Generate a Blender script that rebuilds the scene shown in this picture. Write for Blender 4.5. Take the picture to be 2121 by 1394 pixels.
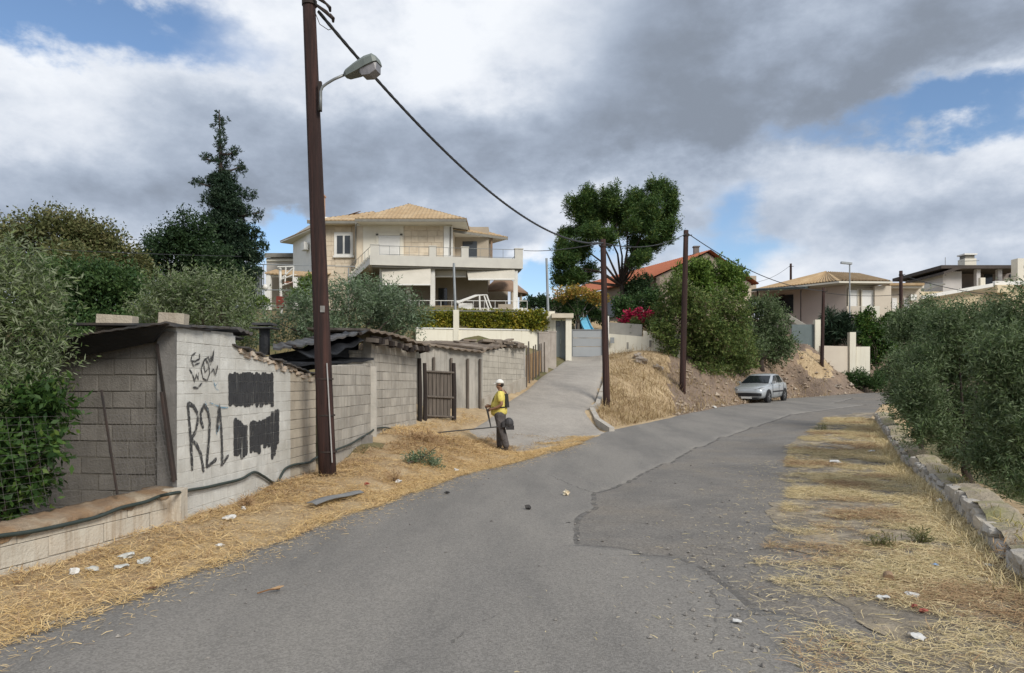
import bpy, bmesh, math, random
import numpy as np
from mathutils import Vector, Matrix

# ---------------------------------------------------------------- reset
for o in list(bpy.data.objects):
    bpy.data.objects.remove(o, do_unlink=True)
scene = bpy.context.scene
COL = scene.collection
random.seed(7)
RNG = np.random.default_rng(7)

# ---------------------------------------------------------------- camera
CW, CH, FOC, YH, CXP, EYE = 2121.0, 1394.0, 1500.0, 795.0, 1060.5, 1.65
cam_d = bpy.data.cameras.new("Camera")
cam = bpy.data.objects.new("Camera", cam_d)
COL.objects.link(cam)
cam.location = (0, 0, EYE)
cam.rotation_euler = (math.radians(90), 0, 0)
cam_d.sensor_width = 36.0
cam_d.lens = FOC / CW * 36.0
cam_d.shift_y = (YH - CH / 2) / CW
cam_d.clip_start = 0.05
cam_d.clip_end = 3000
scene.camera = cam

# ---------------------------------------------------------------- world
SUN_DIR = Vector((0.64, -0.86, 0.82)).normalized()      # towards the sun
SUN_EL = math.asin(SUN_DIR.z)
SUN_AZ = math.atan2(SUN_DIR.x, SUN_DIR.y)
world = bpy.data.worlds.new("World")
scene.world = world
world.use_nodes = True


def build_world():
    nt = world.node_tree
    N, L = nt.nodes, nt.links
    N.clear()
    out = N.new("ShaderNodeOutputWorld")
    sky = N.new("ShaderNodeTexSky")
    sky.sky_type = 'NISHITA'
    sky.sun_disc = False
    sky.sun_elevation = SUN_EL
    sky.sun_rotation = SUN_AZ
    sky.altitude = 100
    sky.air_density = 1.0
    sky.dust_density = 0.15
    sky.ozone_density = 3.0
    bg_sky = N.new("ShaderNodeBackground")
    bg_sky.inputs[1].default_value = 0.10
    L.new(sky.outputs[0], bg_sky.inputs[0])
    tc = N.new("ShaderNodeTexCoord")
    D = tc.outputs["Generated"]

    def math_n(op, a, b=None, clamp=False):
        n = N.new("ShaderNodeMath")
        n.operation = op
        n.use_clamp = clamp
        for i, v in enumerate((a, b)):
            if v is None:
                continue
            if isinstance(v, (int, float)):
                n.inputs[i].default_value = v
            else:
                L.new(v, n.inputs[i])
        return n.outputs[0]

    def vmath(op, a, b):
        n = N.new("ShaderNodeVectorMath")
        n.operation = op
        for i, v in enumerate((a, b)):
            if isinstance(v, (tuple, list)):
                n.inputs[i].default_value = v
            else:
                L.new(v, n.inputs[i])
        return n.outputs["Value"] if op in ('LENGTH', 'DOT_PRODUCT') else n.outputs[0]

    def noise(vec, scale, detail, rough=0.55, dist=0.0, lac=2.0):
        n = N.new("ShaderNodeTexNoise")
        n.inputs["Scale"].default_value = scale
        n.inputs["Detail"].default_value = detail
        n.inputs["Roughness"].default_value = rough
        n.inputs["Distortion"].default_value = dist
        n.inputs["Lacunarity"].default_value = lac
        L.new(vec, n.inputs["Vector"])
        return n

    def mrange(v, a, b, c=0.0, d=1.0):
        n = N.new("ShaderNodeMapRange")
        n.interpolation_type = 'SMOOTHSTEP'
        n.inputs[1].default_value = a
        n.inputs[2].default_value = b
        n.inputs[3].default_value = c
        n.inputs[4].default_value = d
        L.new(v, n.inputs[0])
        return n.outputs[0]

    # clouds flatten towards the horizon: stretch the direction vertically
    st = vmath('MULTIPLY', D, (1.0, 1.0, 1.7))
    n1 = noise(st, 3.2, 8, 0.58)
    n2 = noise(vmath('ADD', st, (5.1, 2.3, 7.7)), 7.5, 8, 0.6)
    warp = vmath('SUBTRACT', n1.outputs["Color"], (0.5, 0.5, 0.5))
    warp2 = vmath('SUBTRACT', n2.outputs["Color"], (0.5, 0.5, 0.5))
    Dw = vmath('ADD', D, vmath('MULTIPLY', warp, (0.24, 0.24, 0.17)))
    Dw = vmath('ADD', Dw, vmath('MULTIPLY', warp2, (0.13, 0.13, 0.10)))

    def dirpx(px, py):
        v = Vector(((px - CXP) / FOC, 1.0, (YH - py) / FOC)).normalized()
        return v

    def lobe(px, py, rx, ry, rot=0.0, amp=1.0, soft=0.25):
        """a soft-edged elliptical bank of cloud (or gap) about one direction of the sky"""
        c = dirpx(px, py)
        d = vmath('SUBTRACT', Dw, tuple(c))
        m = N.new("ShaderNodeMapping")
        m.vector_type = 'VECTOR'
        m.inputs["Rotation"].default_value = (0, rot, 0)
        L.new(d, m.inputs["Vector"])
        s = vmath('MULTIPLY', m.outputs[0], (FOC / rx * 1.1, 1.2, FOC / ry * 1.1))
        ln = vmath('LENGTH', s, (0, 0, 0))
        return mrange(ln, 1.0 + soft, 1.0 - soft * 1.6, 0.0, amp)

    def total(lst):
        acc = lst[0]
        for v in lst[1:]:
            acc = math_n('ADD', acc, v)
        return acc

    # brightness of the cloud deck: 0 dark grey .. 1 white
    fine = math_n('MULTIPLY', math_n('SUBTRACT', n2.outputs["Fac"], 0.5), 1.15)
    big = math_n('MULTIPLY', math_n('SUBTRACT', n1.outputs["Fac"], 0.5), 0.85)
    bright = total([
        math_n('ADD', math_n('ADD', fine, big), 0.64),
        lobe(520, 150, 780, 165, 0.10, 0.24, 0.55),
        lobe(60, 200, 230, 130, 0.0, 0.14, 0.5),
        lobe(1060, 60, 210, 150, 0.0, 0.30, 0.5),
        lobe(640, 345, 560, 150, -0.05, -0.40, 0.45),
        lobe(60, 390, 330, 90, 0.0, -0.26, 0.5),
        lobe(1720, 70, 640, 230, 0.12, -0.38, 0.38),
        lobe(1400, 30, 300, 100, 0.1, -0.20, 0.6),
        lobe(1950, 60, 260, 80, 0.1, -0.12, 0.6),
        lobe(1330, 250, 420, 110, 0.12, -0.24, 0.5),
        lobe(1480, 345, 330, 90, 0.1, 0.20, 0.6),
        lobe(1900, 330, 330, 110, 0.0, 0.05, 0.6),
        lobe(2060, 180, 180, 40, 0.0, 0.22, 0.5),
        lobe(1900, 430, 330, 70, 0.0, -0.24, 0.6),
        lobe(1120, 560, 90, 50, 0.0, 0.45, 0.5),
    ])
    gap = total([
        math_n('MULTIPLY', math_n('SUBTRACT', n2.outputs["Fac"], 0.5), 0.55),
        lobe(120, 25, 330, 62, 0.02, 0.95, 0.6),
        lobe(1960, 228, 330, 42, -0.03, 0.78, 0.6),
        lobe(1460, 440, 90, 95, 0.0, 0.62, 0.6),
        lobe(1560, 545, 130, 60, 0.0, 0.66, 0.6),
        lobe(1105, 588, 80, 42, 0.0, 0.85, 0.6),
        lobe(572, 500, 80, 42, 0.0, 0.9, 0.6),
        lobe(1240, 530, 140, 60, 0.0, 0.6, 0.6),
    ])
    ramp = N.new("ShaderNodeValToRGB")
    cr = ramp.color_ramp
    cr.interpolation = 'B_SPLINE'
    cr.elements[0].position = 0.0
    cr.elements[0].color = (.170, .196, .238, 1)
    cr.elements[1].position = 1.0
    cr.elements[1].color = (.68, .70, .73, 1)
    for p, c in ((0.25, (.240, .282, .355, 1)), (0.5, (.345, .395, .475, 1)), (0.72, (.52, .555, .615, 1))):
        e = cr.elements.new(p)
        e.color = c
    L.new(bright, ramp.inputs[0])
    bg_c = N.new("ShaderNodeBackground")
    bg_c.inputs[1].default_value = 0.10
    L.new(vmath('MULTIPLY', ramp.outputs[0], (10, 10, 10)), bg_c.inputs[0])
    mix = N.new("ShaderNodeMixShader")
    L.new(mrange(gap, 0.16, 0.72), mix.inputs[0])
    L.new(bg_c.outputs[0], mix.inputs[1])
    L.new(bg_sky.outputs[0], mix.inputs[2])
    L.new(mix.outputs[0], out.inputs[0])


build_world()

# ---------------------------------------------------------------- sun, exposure
sun_d = bpy.data.lights.new("Sun", 'SUN')
sun_d.energy = 2.2
sun_d.angle = math.radians(20)
sun_d.color = (1.0, 0.95, 0.87)
sun = bpy.data.objects.new("Sun", sun_d)
COL.objects.link(sun)
sun.rotation_euler = (-SUN_DIR).to_track_quat('-Z', 'Y').to_euler()
scene.render.engine = 'CYCLES'
vs = scene.view_settings
vs.view_transform = 'Standard'
vs.look = 'None'
vs.exposure = 0.5
vs.gamma = 1.0
vs.use_curve_mapping = False


# ---------------------------------------------------------------- helpers
def P(px, py, d):
    """world point seen at photo pixel (px, py) at distance d down the road"""
    return Vector(((px - CXP) / FOC * d, d, EYE - (py - YH) / FOC * d))


def XY(px, d):
    return Vector(((px - CXP) / FOC * d, d))


MATS = {}


def pmat(name, c1, c2=None, scale=4.0, rough=0.85, bump=0.0, bscale=None, detail=6, c3=None, s3=0.7,
         metal=0.0, rnd=0.0, spec=0.3, stretch=None, lo=0.35, hi=0.65, trans=0.0, alpha_noise=None, emit=None,
         streak=None):
    if name in MATS:
        return MATS[name]
    m = bpy.data.materials.new(name)
    m.use_nodes = True
    nt = m.node_tree
    N, L = nt.nodes, nt.links
    b = N["Principled BSDF"]
    b.inputs["Roughness"].default_value = rough
    b.inputs["Metallic"].default_value = metal
    b.inputs["Specular IOR Level"].default_value = spec
    geo = N.new("ShaderNodeNewGeometry")
    vec = geo.outputs["Position"]
    if stretch:
        mp = N.new("ShaderNodeMapping")
        mp.inputs["Scale"].default_value = stretch
        L.new(vec, mp.inputs["Vector"])
        vec = mp.outputs[0]

    def noise(sc, det, v=vec):
        n = N.new("ShaderNodeTexNoise")
        n.inputs["Scale"].default_value = sc
        n.inputs["Detail"].default_value = det
        n.inputs["Roughness"].default_value = 0.62
        L.new(v, n.inputs["Vector"])
        return n

    def mixc(fac, a, bb, blend='MIX'):
        x = N.new("ShaderNodeMix")
        x.data_type = 'RGBA'
        x.blend_type = blend
        for s, v in ((0, fac), (6, a), (7, bb)):
            if isinstance(v, (int, float)):
                x.inputs[s].default_value = v
            elif isinstance(v, (tuple, list)):
                x.inputs[s].default_value = (*v[:3], 1)
            else:
                L.new(v, x.inputs[s])
        return x.outputs[2]

    def mr(v, a, bb, c=0.0, d=1.0):
        n = N.new("ShaderNodeMapRange")
        n.inputs[1].default_value = a
        n.inputs[2].default_value = bb
        n.inputs[3].default_value = c
        n.inputs[4].default_value = d
        L.new(v, n.inputs[0])
        return n.outputs[0]

    col = None
    if c2 is None:
        c2 = tuple(x * 0.78 for x in c1)
    n = noise(scale, detail)
    col = mixc(mr(n.outputs["Fac"], lo, hi), c1, c2)
    if c3 is not None:
        nn = noise(s3, 5)
        col = mixc(mr(nn.outputs["Fac"], 0.46, 0.66), col, c3)
    if streak is not None:
        # rain streaks: noise stretched along z
        mp2 = N.new("ShaderNodeMapping")
        mp2.inputs["Scale"].default_value = (9, 9, 0.7)
        L.new(geo.outputs["Position"], mp2.inputs["Vector"])
        ns = noise(1.0, 5, mp2.outputs[0])
        col = mixc(mr(ns.outputs["Fac"], 0.50, 0.72, 0.0, 0.75), col, streak)
    if rnd > 0:
        oi = N.new("ShaderNodeObjectInfo")
        hv = N.new("ShaderNodeHueSaturation")
        L.new(mr(oi.outputs["Random"], 0, 1, 1 - rnd, 1 + rnd), hv.inputs["Value"])
        L.new(col, hv.inputs["Color"])
        col = hv.outputs[0]
    L.new(col, b.inputs["Base Color"])
    if bump > 0:
        bn = noise(bscale or scale * 3, 6)
        bp = N.new("ShaderNodeBump")
        bp.inputs["Strength"].default_value = 1.0
        bp.inputs["Distance"].default_value = bump
        L.new(bn.outputs["Fac"], bp.inputs["Height"])
        L.new(bp.outputs[0], b.inputs["Normal"])
    if alpha_noise:
        an = noise(alpha_noise[0], 4)
        L.new(mr(an.outputs["Fac"], alpha_noise[1], alpha_noise[2]), b.inputs["Alpha"])
    MATS[name] = m
    return m


def leafmat(name, a, bcol, back=None, trans=0.25, c3=None, rough=0.55, spec=0.25):
    """foliage: hue varies leaf by leaf and clump by clump, paler underside, some light comes through"""
    if name in MATS:
        return MATS[name]
    m = bpy.data.materials.new(name)
    m.use_nodes = True
    nt = m.node_tree
    N, L = nt.nodes, nt.links
    b = N["Principled BSDF"]
    out = N["Material Output"]
    b.inputs["Roughness"].default_value = rough
    b.inputs["Specular IOR Level"].default_value = spec
    geo = N.new("ShaderNodeNewGeometry")
    rp = N.new("ShaderNodeValToRGB")
    rp.color_ramp.elements[0].color = (*a, 1)
    rp.color_ramp.elements[1].color = (*bcol, 1)
    if c3:
        e = rp.color_ramp.elements.new(0.86)
        e.color = (*bcol, 1)
        rp.color_ramp.elements[2].position = 1.0
        rp.color_ramp.elements[2].color = (*c3, 1)
    ns = N.new("ShaderNodeTexNoise")
    ns.inputs["Scale"].default_value = 1.7
    ns.inputs["Detail"].default_value = 3
    L.new(geo.outputs["Position"], ns.inputs["Vector"])
    ad = N.new("ShaderNodeMath")
    ad.operation = 'MULTIPLY_ADD'
    L.new(ns.outputs["Fac"], ad.inputs[0])
    ad.inputs[1].default_value = 1.3
    ad.inputs[2].default_value = -0.65
    ad2 = N.new("ShaderNodeMath")
    ad2.operation = 'ADD'
    L.new(ad.outputs[0], ad2.inputs[0])
    L.new(geo.outputs["Random Per Island"], ad2.inputs[1])
    L.new(ad2.outputs[0], rp.inputs[0])
    col = rp.outputs[0]
    if back:
        x = N.new("ShaderNodeMix")
        x.data_type = 'RGBA'
        L.new(geo.outputs["Backfacing"], x.inputs[0])
        L.new(col, x.inputs[6])
        x.inputs[7].default_value = (*back, 1)
        col = x.outputs[2]
    L.new(col, b.inputs["Base Color"])
    tr = N.new("ShaderNodeBsdfTranslucent")
    L.new(col, tr.inputs[0])
    mx = N.new("ShaderNodeMixShader")
    mx.inputs[0].default_value = trans
    L.new(b.outputs[0], mx.inputs[1])
    L.new(tr.outputs[0], mx.inputs[2])
    L.new(mx.outputs[0], out.inputs[0])
    MATS[name] = m
    return m


class MB:
    def __init__(s):
        s.v = []
        s.f = []

    def add(s, vs_, fs):
        o = len(s.v)
        s.v.extend([tuple(v) for v in vs_])
        s.f.extend([tuple(i + o for i in f) for f in fs])
        return s

    def box(s, c, size, rz=0.0, tilt=None):
        hx, hy, hz = size[0] / 2, size[1] / 2, size[2] / 2
        M = Matrix.Rotation(rz, 3, 'Z')
        if tilt is not None:
            M = M @ tilt
        c = Vector(c)
        vs_ = [c + M @ Vector((x * hx, y * hy, z * hz)) for x, y, z in
               ((-1, -1, -1), (1, -1, -1), (1, 1, -1), (-1, 1, -1), (-1, -1, 1), (1, -1, 1), (1, 1, 1), (-1, 1, 1))]
        return s.add(vs_, [(0, 3, 2, 1), (4, 5, 6, 7), (0, 1, 5, 4), (1, 2, 6, 5), (2, 3, 7, 6), (3, 0, 4, 7)])

    def wallbox(s, p0, p1, z0, z1, th, side=1, z1b=None):
        """slab standing on the line p0-p1, thickness th to one side; top may slope to z1b"""
        p0, p1 = Vector(p0[:2]), Vector(p1[:2])
        u = (p1 - p0).normalized()
        n = Vector((u.y, -u.x)) * side * th
        z1b = z1 if z1b is None else z1b
        z0a, z0b = (z0 if isinstance(z0, tuple) else (z0, z0))
        a, b = p0, p1
        c, d = p1 - n, p0 - n
        vs_ = [(a.x, a.y, z0a), (b.x, b.y, z0b), (c.x, c.y, z0b), (d.x, d.y, z0a),
               (a.x, a.y, z1), (b.x, b.y, z1b), (c.x, c.y, z1b), (d.x, d.y, z1)]
        return s.add(vs_, [(0, 3, 2, 1), (4, 5, 6, 7), (0, 1, 5, 4), (1, 2, 6, 5), (2, 3, 7, 6), (3, 0, 4, 7)])

    def tube(s, path, rad, sides=8, cap=True, flat=None):
        path = [Vector(p) for p in path]
        n = len(path)
        if isinstance(rad, (int, float)):
            rad = [rad] * n
        rings = []
        prev = None
        for i, p in enumerate(path):
            t = (path[min(i + 1, n - 1)] - path[max(i - 1, 0)]).normalized()
            ref = prev if prev is not None else (Vector((0, 0, 1)) if abs(t.z) < 0.9 else Vector((1, 0, 0)))
            a = (ref - t * ref.dot(t))
            if a.length < 1e-5:
                a = t.orthogonal()
            a.normalize()
            b = t.cross(a)
            prev = a
            rings.append([p + (a * math.cos(k * 2 * math.pi / sides) + b * math.sin(k * 2 * math.pi / sides)) * rad[i]
                          for k in range(sides)])
        vs_ = [v for r in rings for v in r]
        fs = []
        for i in range(n - 1):
            for k in range(sides):
                k2 = (k + 1) % sides
                fs.append((i * sides + k, i * sides + k2, (i + 1) * sides + k2, (i + 1) * sides + k))
        if cap:
            fs.append(tuple(range(sides - 1, -1, -1)))
            fs.append(tuple((n - 1) * sides + k for k in range(sides)))
        return s.add(vs_, fs)

    def prism(s, poly, off):
        """closed polygon (3D points) extruded by vector off"""
        off = Vector(off)
        k = len(poly)
        a = [Vector(p) for p in poly]
        b = [p + off for p in a]
        fs = [tuple(range(k)), tuple(range(2 * k - 1, k - 1, -1))]
        for i in range(k):
            j = (i + 1) % k
            fs.append((i, i + k, j + k, j))
        return s.add(a + b, fs)

    def sphere(s, c, r, seg=10, rings=6, sc=(1, 1, 1)):
        vs_ = []
        fs = []
        for i in range(rings + 1):
            th = math.pi * i / rings
            for k in range(seg):
                ph = 2 * math.pi * k / seg
                vs_.append((c[0] + r * sc[0] * math.sin(th) * math.cos(ph), c[1] + r * sc[1] * math.sin(th) * math.sin(ph),
                            c[2] + r * sc[2] * math.cos(th)))
        for i in range(rings):
            for k in range(seg):
                k2 = (k + 1) % seg
                fs.append((i * seg + k, (i + 1) * seg + k, (i + 1) * seg + k2, i * seg + k2))
        return s.add(vs_, fs)

    def build(s, name, mat=None, parent=None, smooth=False):
        me = bpy.data.meshes.new(name)
        me.from_pydata(s.v, [], s.f)
        me.update()
        return link(name, me, mat, parent, smooth)


def link(name, me, mat=None, parent=None, smooth=False):
    o = bpy.data.objects.new(name, me)
    COL.objects.link(o)
    if mat is not None and len(me.materials) == 0:
        me.materials.append(mat)
    if smooth:
        for p in me.polygons:
            p.use_smooth = True
    if parent is not None:
        attach(o, parent)
    return o


WM = {}


def attach(o, parent):
    o.parent = parent
    o.matrix_parent_inverse = WM[parent.name].inverted() if parent.name in WM else Matrix.Identity(4)


def tag(o, label, cat, group=None, kind=None):
    if label:
        o["label"] = label
    if cat:
        o["category"] = cat
    if group:
        o["group"] = group
    if kind:
        o["kind"] = kind
    return o


def thing(name, label, cat, loc=(0, 0, 0), group=None):
    o = bpy.data.objects.new(name, None)
    COL.objects.link(o)
    o.empty_display_size = 0.3
    o.location = loc
    WM[o.name] = Matrix.Translation(Vector(loc))
    return tag(o, label, cat, group)


def structure(o, label=None):
    o["kind"] = "structure"
    if label:
        o["label"] = label
    return o


def npmesh(name, verts, faces4, mat, parent=None, smooth=False):
    """fast mesh from arrays: verts (N,3), faces (M,4)"""
    me = bpy.data.meshes.new(name)
    nv, nf = len(verts), len(faces4)
    me.vertices.add(nv)
    me.vertices.foreach_set("co", np.asarray(verts, dtype=np.float32).ravel())
    me.loops.add(nf * 4)
    me.loops.foreach_set("vertex_index", np.asarray(faces4, dtype=np.int32).ravel())
    me.polygons.add(nf)
    me.polygons.foreach_set("loop_start", np.arange(0, nf * 4, 4, dtype=np.int32))
    me.polygons.foreach_set("loop_total", np.full(nf, 4, dtype=np.int32))
    if smooth:
        me.polygons.foreach_set("use_smooth", np.ones(nf, dtype=bool))
    me.update(calc_edges=True)
    return link(name, me, mat, parent)


def vnoise(x, y, s, seed=0):
    """smooth value noise, vectorised"""
    x = np.asarray(x, float) * s + 37.1 * seed
    y = np.asarray(y, float) * s - 11.7 * seed
    xi, yi = np.floor(x), np.floor(y)
    fx, fy = x - xi, y - yi
    fx, fy = fx * fx * (3 - 2 * fx), fy * fy * (3 - 2 * fy)

    def hsh(a, b):
        h = np.sin(a * 127.1 + b * 311.7 + seed * 74.7) * 43758.5453
        return h - np.floor(h)
    return ((hsh(xi, yi) * (1 - fx) + hsh(xi + 1, yi) * fx) * (1 - fy)
            + (hsh(xi, yi + 1) * (1 - fx) + hsh(xi + 1, yi + 1) * fx) * fy)


# ---------------------------------------------------------------- ground form
LE = np.array([(-7.0, -14), (-4.6, -3), (-4.2, 0), (-3.27, 4.63), (-2.35, 8.0), (-1.1, 12.7), (1.35, 17.7), (3.1, 22.2),
               (9.6, 33.5), (15.9, 41.5), (22.6, 46.5), (32, 51), (48, 57), (80, 68)], float)
RE = np.array([(0.6, -14), (2.4, -3), (3.0, 0), (3.95, 4.63), (4.1, 6.0), (6.1, 10.5), (7.9, 15), (13.1, 26.5), (18.4, 36),
               (26.5, 42.5), (37, 47), (54, 53), (86, 64)], float)


def xl(y):
    return np.interp(y, LE[:, 1], LE[:, 0])


def xr(y):
    return np.interp(y, RE[:, 1], RE[:, 0])


def zroad(y):
    y = np.asarray(y, float)
    t = np.clip((y - 13) / 4, 0, 1)
    return 0.029 * np.maximum(y - 14, 0) * (t * t * (3 - 2 * t)) + .02 * np.clip(y - 41, 0, 12)


CT = []


def cp(px, py, d):
    v = P(px, py, d)
    CT.append((v.x, v.y, v.z))


for q in ((375, 1085, 8.1), (600, 1004, 11.2), (500, 1042, 9.6), (680, 972, 11.4), (655, 975, 12.4), (770, 905, 15.5), (865, 885, 18.5),
          (870, 893, 17), (905, 872, 20), (945, 872, 20.3), (0, 1200, 5.9), (960, 880, 20.6), (1040, 936, 18),
          (1000, 872, 21.2), (1030, 850, 23.5), (1090, 804, 28), (1140, 765, 34), (1180, 744, 38), (1250, 741, 38),
          (1215, 852, 24), (1245, 815, 27.5), (1252, 775, 32), (1180, 800, 28.4), (1120, 850, 23.8), (1257, 846, 26.5),
          (1310, 746, 36), (1350, 790, 31.5), (1330, 840, 28.5), (1400, 850, 31), (1450, 800, 34.5), (1413, 812, 34),
          (1500, 835, 35.5), (1400, 735, 37), (1530, 800, 40), (1600, 786, 44), (1575, 800, 43), (1650, 738, 47),
          (1690, 738, 47.5), (1705, 757, 47), (1640, 800, 46), (1750, 790, 49), (1790, 775, 53), (1760, 765, 51),
          (1480, 740, 40), (1560, 720, 45), (1620, 715, 49), (1720, 690, 52), (1190, 685, 43), (1300, 680, 44),
          (1380, 690, 42)):
    cp(*q)
CT += [(-6, 12, .5), (-5, 20, 1.5), (-8, 30, 3.2), (-3, 31, 2.4), (-3, 26, 1.8), (-5, 41, 6.0), (-12, 45, 6.2), (0, 45, 6.2),
       (-3, 39.5, 5.6), (-20, 30, 3.5), (-25, 50, 7), (-10, 20, 1.5), (-12, 9, .4), (-20, 10, 1.2), (-9, 5, 0.1), (-5.5, 7, 0.0),
       (-6, -6, 0), (-15, -10, 0), (6, -6, -.2), (12, 0, -.6), (10, 8, -.5), (12, 14, -.5), (16, 20, -.4), (22, 28, -.3),
       (34, 36, 0), (30, 10, -1.2), (50, 20, -1.5), (60, 50, 1.0), (5, 55, 6.2), (12, 55, 6.4), (20, 60, 6.5), (30, 62, 6.6),
       (40, 70, 7.4), (55, 85, 8), (0, 80, 8), (-40, 80, 9), (30, 110, 9), (-60, 20, 5), (-60, -40, 1), (60, -40, -2),
       (0, -60, -.5), (100, 100, 8), (-100, 120, 11), (0, 160, 10), (-5, -20, 0), (9, -14, -.3), (26, 57, 3.6), (22, 54, 4.8)]
CTA = np.array(CT)
_d = np.sqrt(((CTA[:, None, :2] - CTA[None, :, :2]) ** 2).sum(-1) + 1.2 ** 2)
_n = len(CTA)
_A = np.zeros((_n + 1, _n + 1))
_A[:_n, :_n] = -_d + np.eye(_n) * 0.15
_A[:_n, _n] = 1
_A[_n, :_n] = 1
_w = np.linalg.solve(_A, np.append(CTA[:, 2], 0))


def sstep(a, b, x):
    t = np.clip((x - a) / (b - a), 0, 1)
    return t * t * (3 - 2 * t)


def gz(x, y, rough=True):
    x = np.atleast_1d(np.asarray(x, float))
    y = np.atleast_1d(np.asarray(y, float))
    out = np.empty(x.shape)
    xf, yf, of = x.ravel(), y.ravel(), out.ravel()
    for i in range(0, len(xf), 20000):
        a, b = xf[i:i + 20000], yf[i:i + 20000]
        d = np.sqrt((a[:, None] - CTA[None, :, 0]) ** 2 + (b[:, None] - CTA[None, :, 1]) ** 2 + 1.2 ** 2)
        of[i:i + 20000] = -(d @ _w[:_n]) + _w[_n]
    t = of.reshape(x.shape)
    lim = np.interp(y, [18, 24, 30, 36], [1.35, 1.7, 2.0, 2.1])
    front = sstep(-30, -22, x) * (1 - sstep(1.0, 1.6, x)) * (1 - sstep(36.0, 36.9, y - .04 * (x + 5))) * sstep(14, 20, y)
    t = np.where((t > lim) & (x < XY(1090, 1).x * np.maximum(y, 1) - .1), t + (lim - t) * front, t)
    r = np.hypot(x, y)
    t = t * (1 - sstep(150, 260, r)) + 9.0 * sstep(150, 260, r) * (y > -20) * 1.0
    slope = np.clip((y - 12) / 8, 0, 1) * 0.45
    dist = np.maximum(xl(y) - x, x - xr(y)) * np.cos(slope)
    w = sstep(0.0, 1.5, dist)
    far = sstep(66, 74, y)
    w = np.maximum(w, far)
    if rough:
        nz = (vnoise(x, y, 0.9, 1) - .5) * 0.10 + (vnoise(x, y, 2.7, 2) - .5) * 0.07 + (vnoise(x, y, 7.0, 3) - .5) * 0.035
        bk = sstep(1380, 1450, x / np.maximum(y, 1) * FOC + CXP) * sstep(26, 30, y) * sstep(.3, 1.5, xl(y) - x) * (1 - sstep(52, 58, y))
        nz = nz + bk * ((vnoise(x, y, .55, 41) - .5) * .5 + (vnoise(x, y, 1.5, 42) - .5) * .38 + (vnoise(x, y, 3.4, 43) - .5) * .2)
        t = t + nz * sstep(0.15, 0.6, dist)
    return zroad(y) * (1 - w) + t * w


def g1(x, y):
    return float(gz(x, y)[0])


def gpt(px, py, d0=3.5, d1=60):
    """where the sight line through a photo pixel meets the ground"""
    ds = np.linspace(d0, d1, 1600)
    X = (px - CXP) / FOC * ds
    Z = EYE - (py - YH) / FOC * ds
    G = gz(X, ds)
    k = np.argmax(Z <= G)
    return Vector((X[k], ds[k], G[k]))


# driveway outline (left edge, right edge) in plan
DL = [XY(955, 19.6), XY(1000, 21.4), XY(1040, 24.5), XY(1092, 28), XY(1142, 34), XY(1178, 38.6)]
DR = [XY(1262, 21.6), XY(1216, 24), XY(1232, 26), XY(1246, 28.5), XY(1254, 33), XY(1253, 38.6)]


def lerp_line(pts, t):
    pts = [Vector(p) for p in pts]
    Ls = [0]
    for a, b in zip(pts, pts[1:]):
        Ls.append(Ls[-1] + (b - a).length)
    s = t * Ls[-1]
    for i in range(len(pts) - 1):
        if s <= Ls[i + 1] or i == len(pts) - 2:
            f = (s - Ls[i]) / (Ls[i + 1] - Ls[i])
            return pts[i].lerp(pts[i + 1], f)


def in_poly(x, y, poly):
    c = np.zeros(x.shape, bool)
    k = len(poly)
    for i in range(k):
        x0, y0 = poly[i]
        x1, y1 = poly[(i + 1) % k]
        cond = ((y0 > y) != (y1 > y)) & (x < (x1 - x0) * (y - y0) / (y1 - y0 + 1e-12) + x0)
        c ^= cond
    return c


DPOLY = [tuple(p) for p in DL] + [tuple(p) for p in reversed(DR)]
JOIN = [XY(955, 19.6), Vector((float(xl(16.6)) - .1, 16.6)), Vector((float(xl(21.4)) - .1, 21.4)), XY(1262, 21.6)]

# ---------------------------------------------------------------- materials for the setting
M_asph = pmat("asphalt_old", (.202, .187, .168), (.154, .144, .132), 1.3, .9, .008, 120, c3=(.205, .183, .156), s3=.6, spec=.2)


def speckle(m, scale, amt, tint=(1, 1, 1)):
    nt = m.node_tree
    N, L = nt.nodes, nt.links
    b = N["Principled BSDF"]
    lk = b.inputs["Base Color"].links[0].from_socket
    geo = N.new("ShaderNodeNewGeometry")
    v = N.new("ShaderNodeTexVoronoi")
    v.inputs["Scale"].default_value = scale
    L.new(geo.outputs["Position"], v.inputs["Vector"])
    hv = N.new("ShaderNodeHueSaturation")
    mr = N.new("ShaderNodeMapRange")
    mr.inputs[3].default_value = 1 - amt
    mr.inputs[4].default_value = 1 + amt
    sp = N.new("ShaderNodeSeparateColor")
    L.new(v.outputs["Color"], sp.inputs[0])
    L.new(sp.outputs[0], mr.inputs[0])
    L.new(mr.outputs[0], hv.inputs["Value"])
    L.new(lk, hv.inputs["Color"])
    L.new(hv.outputs[0], b.inputs["Base Color"])


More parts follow.
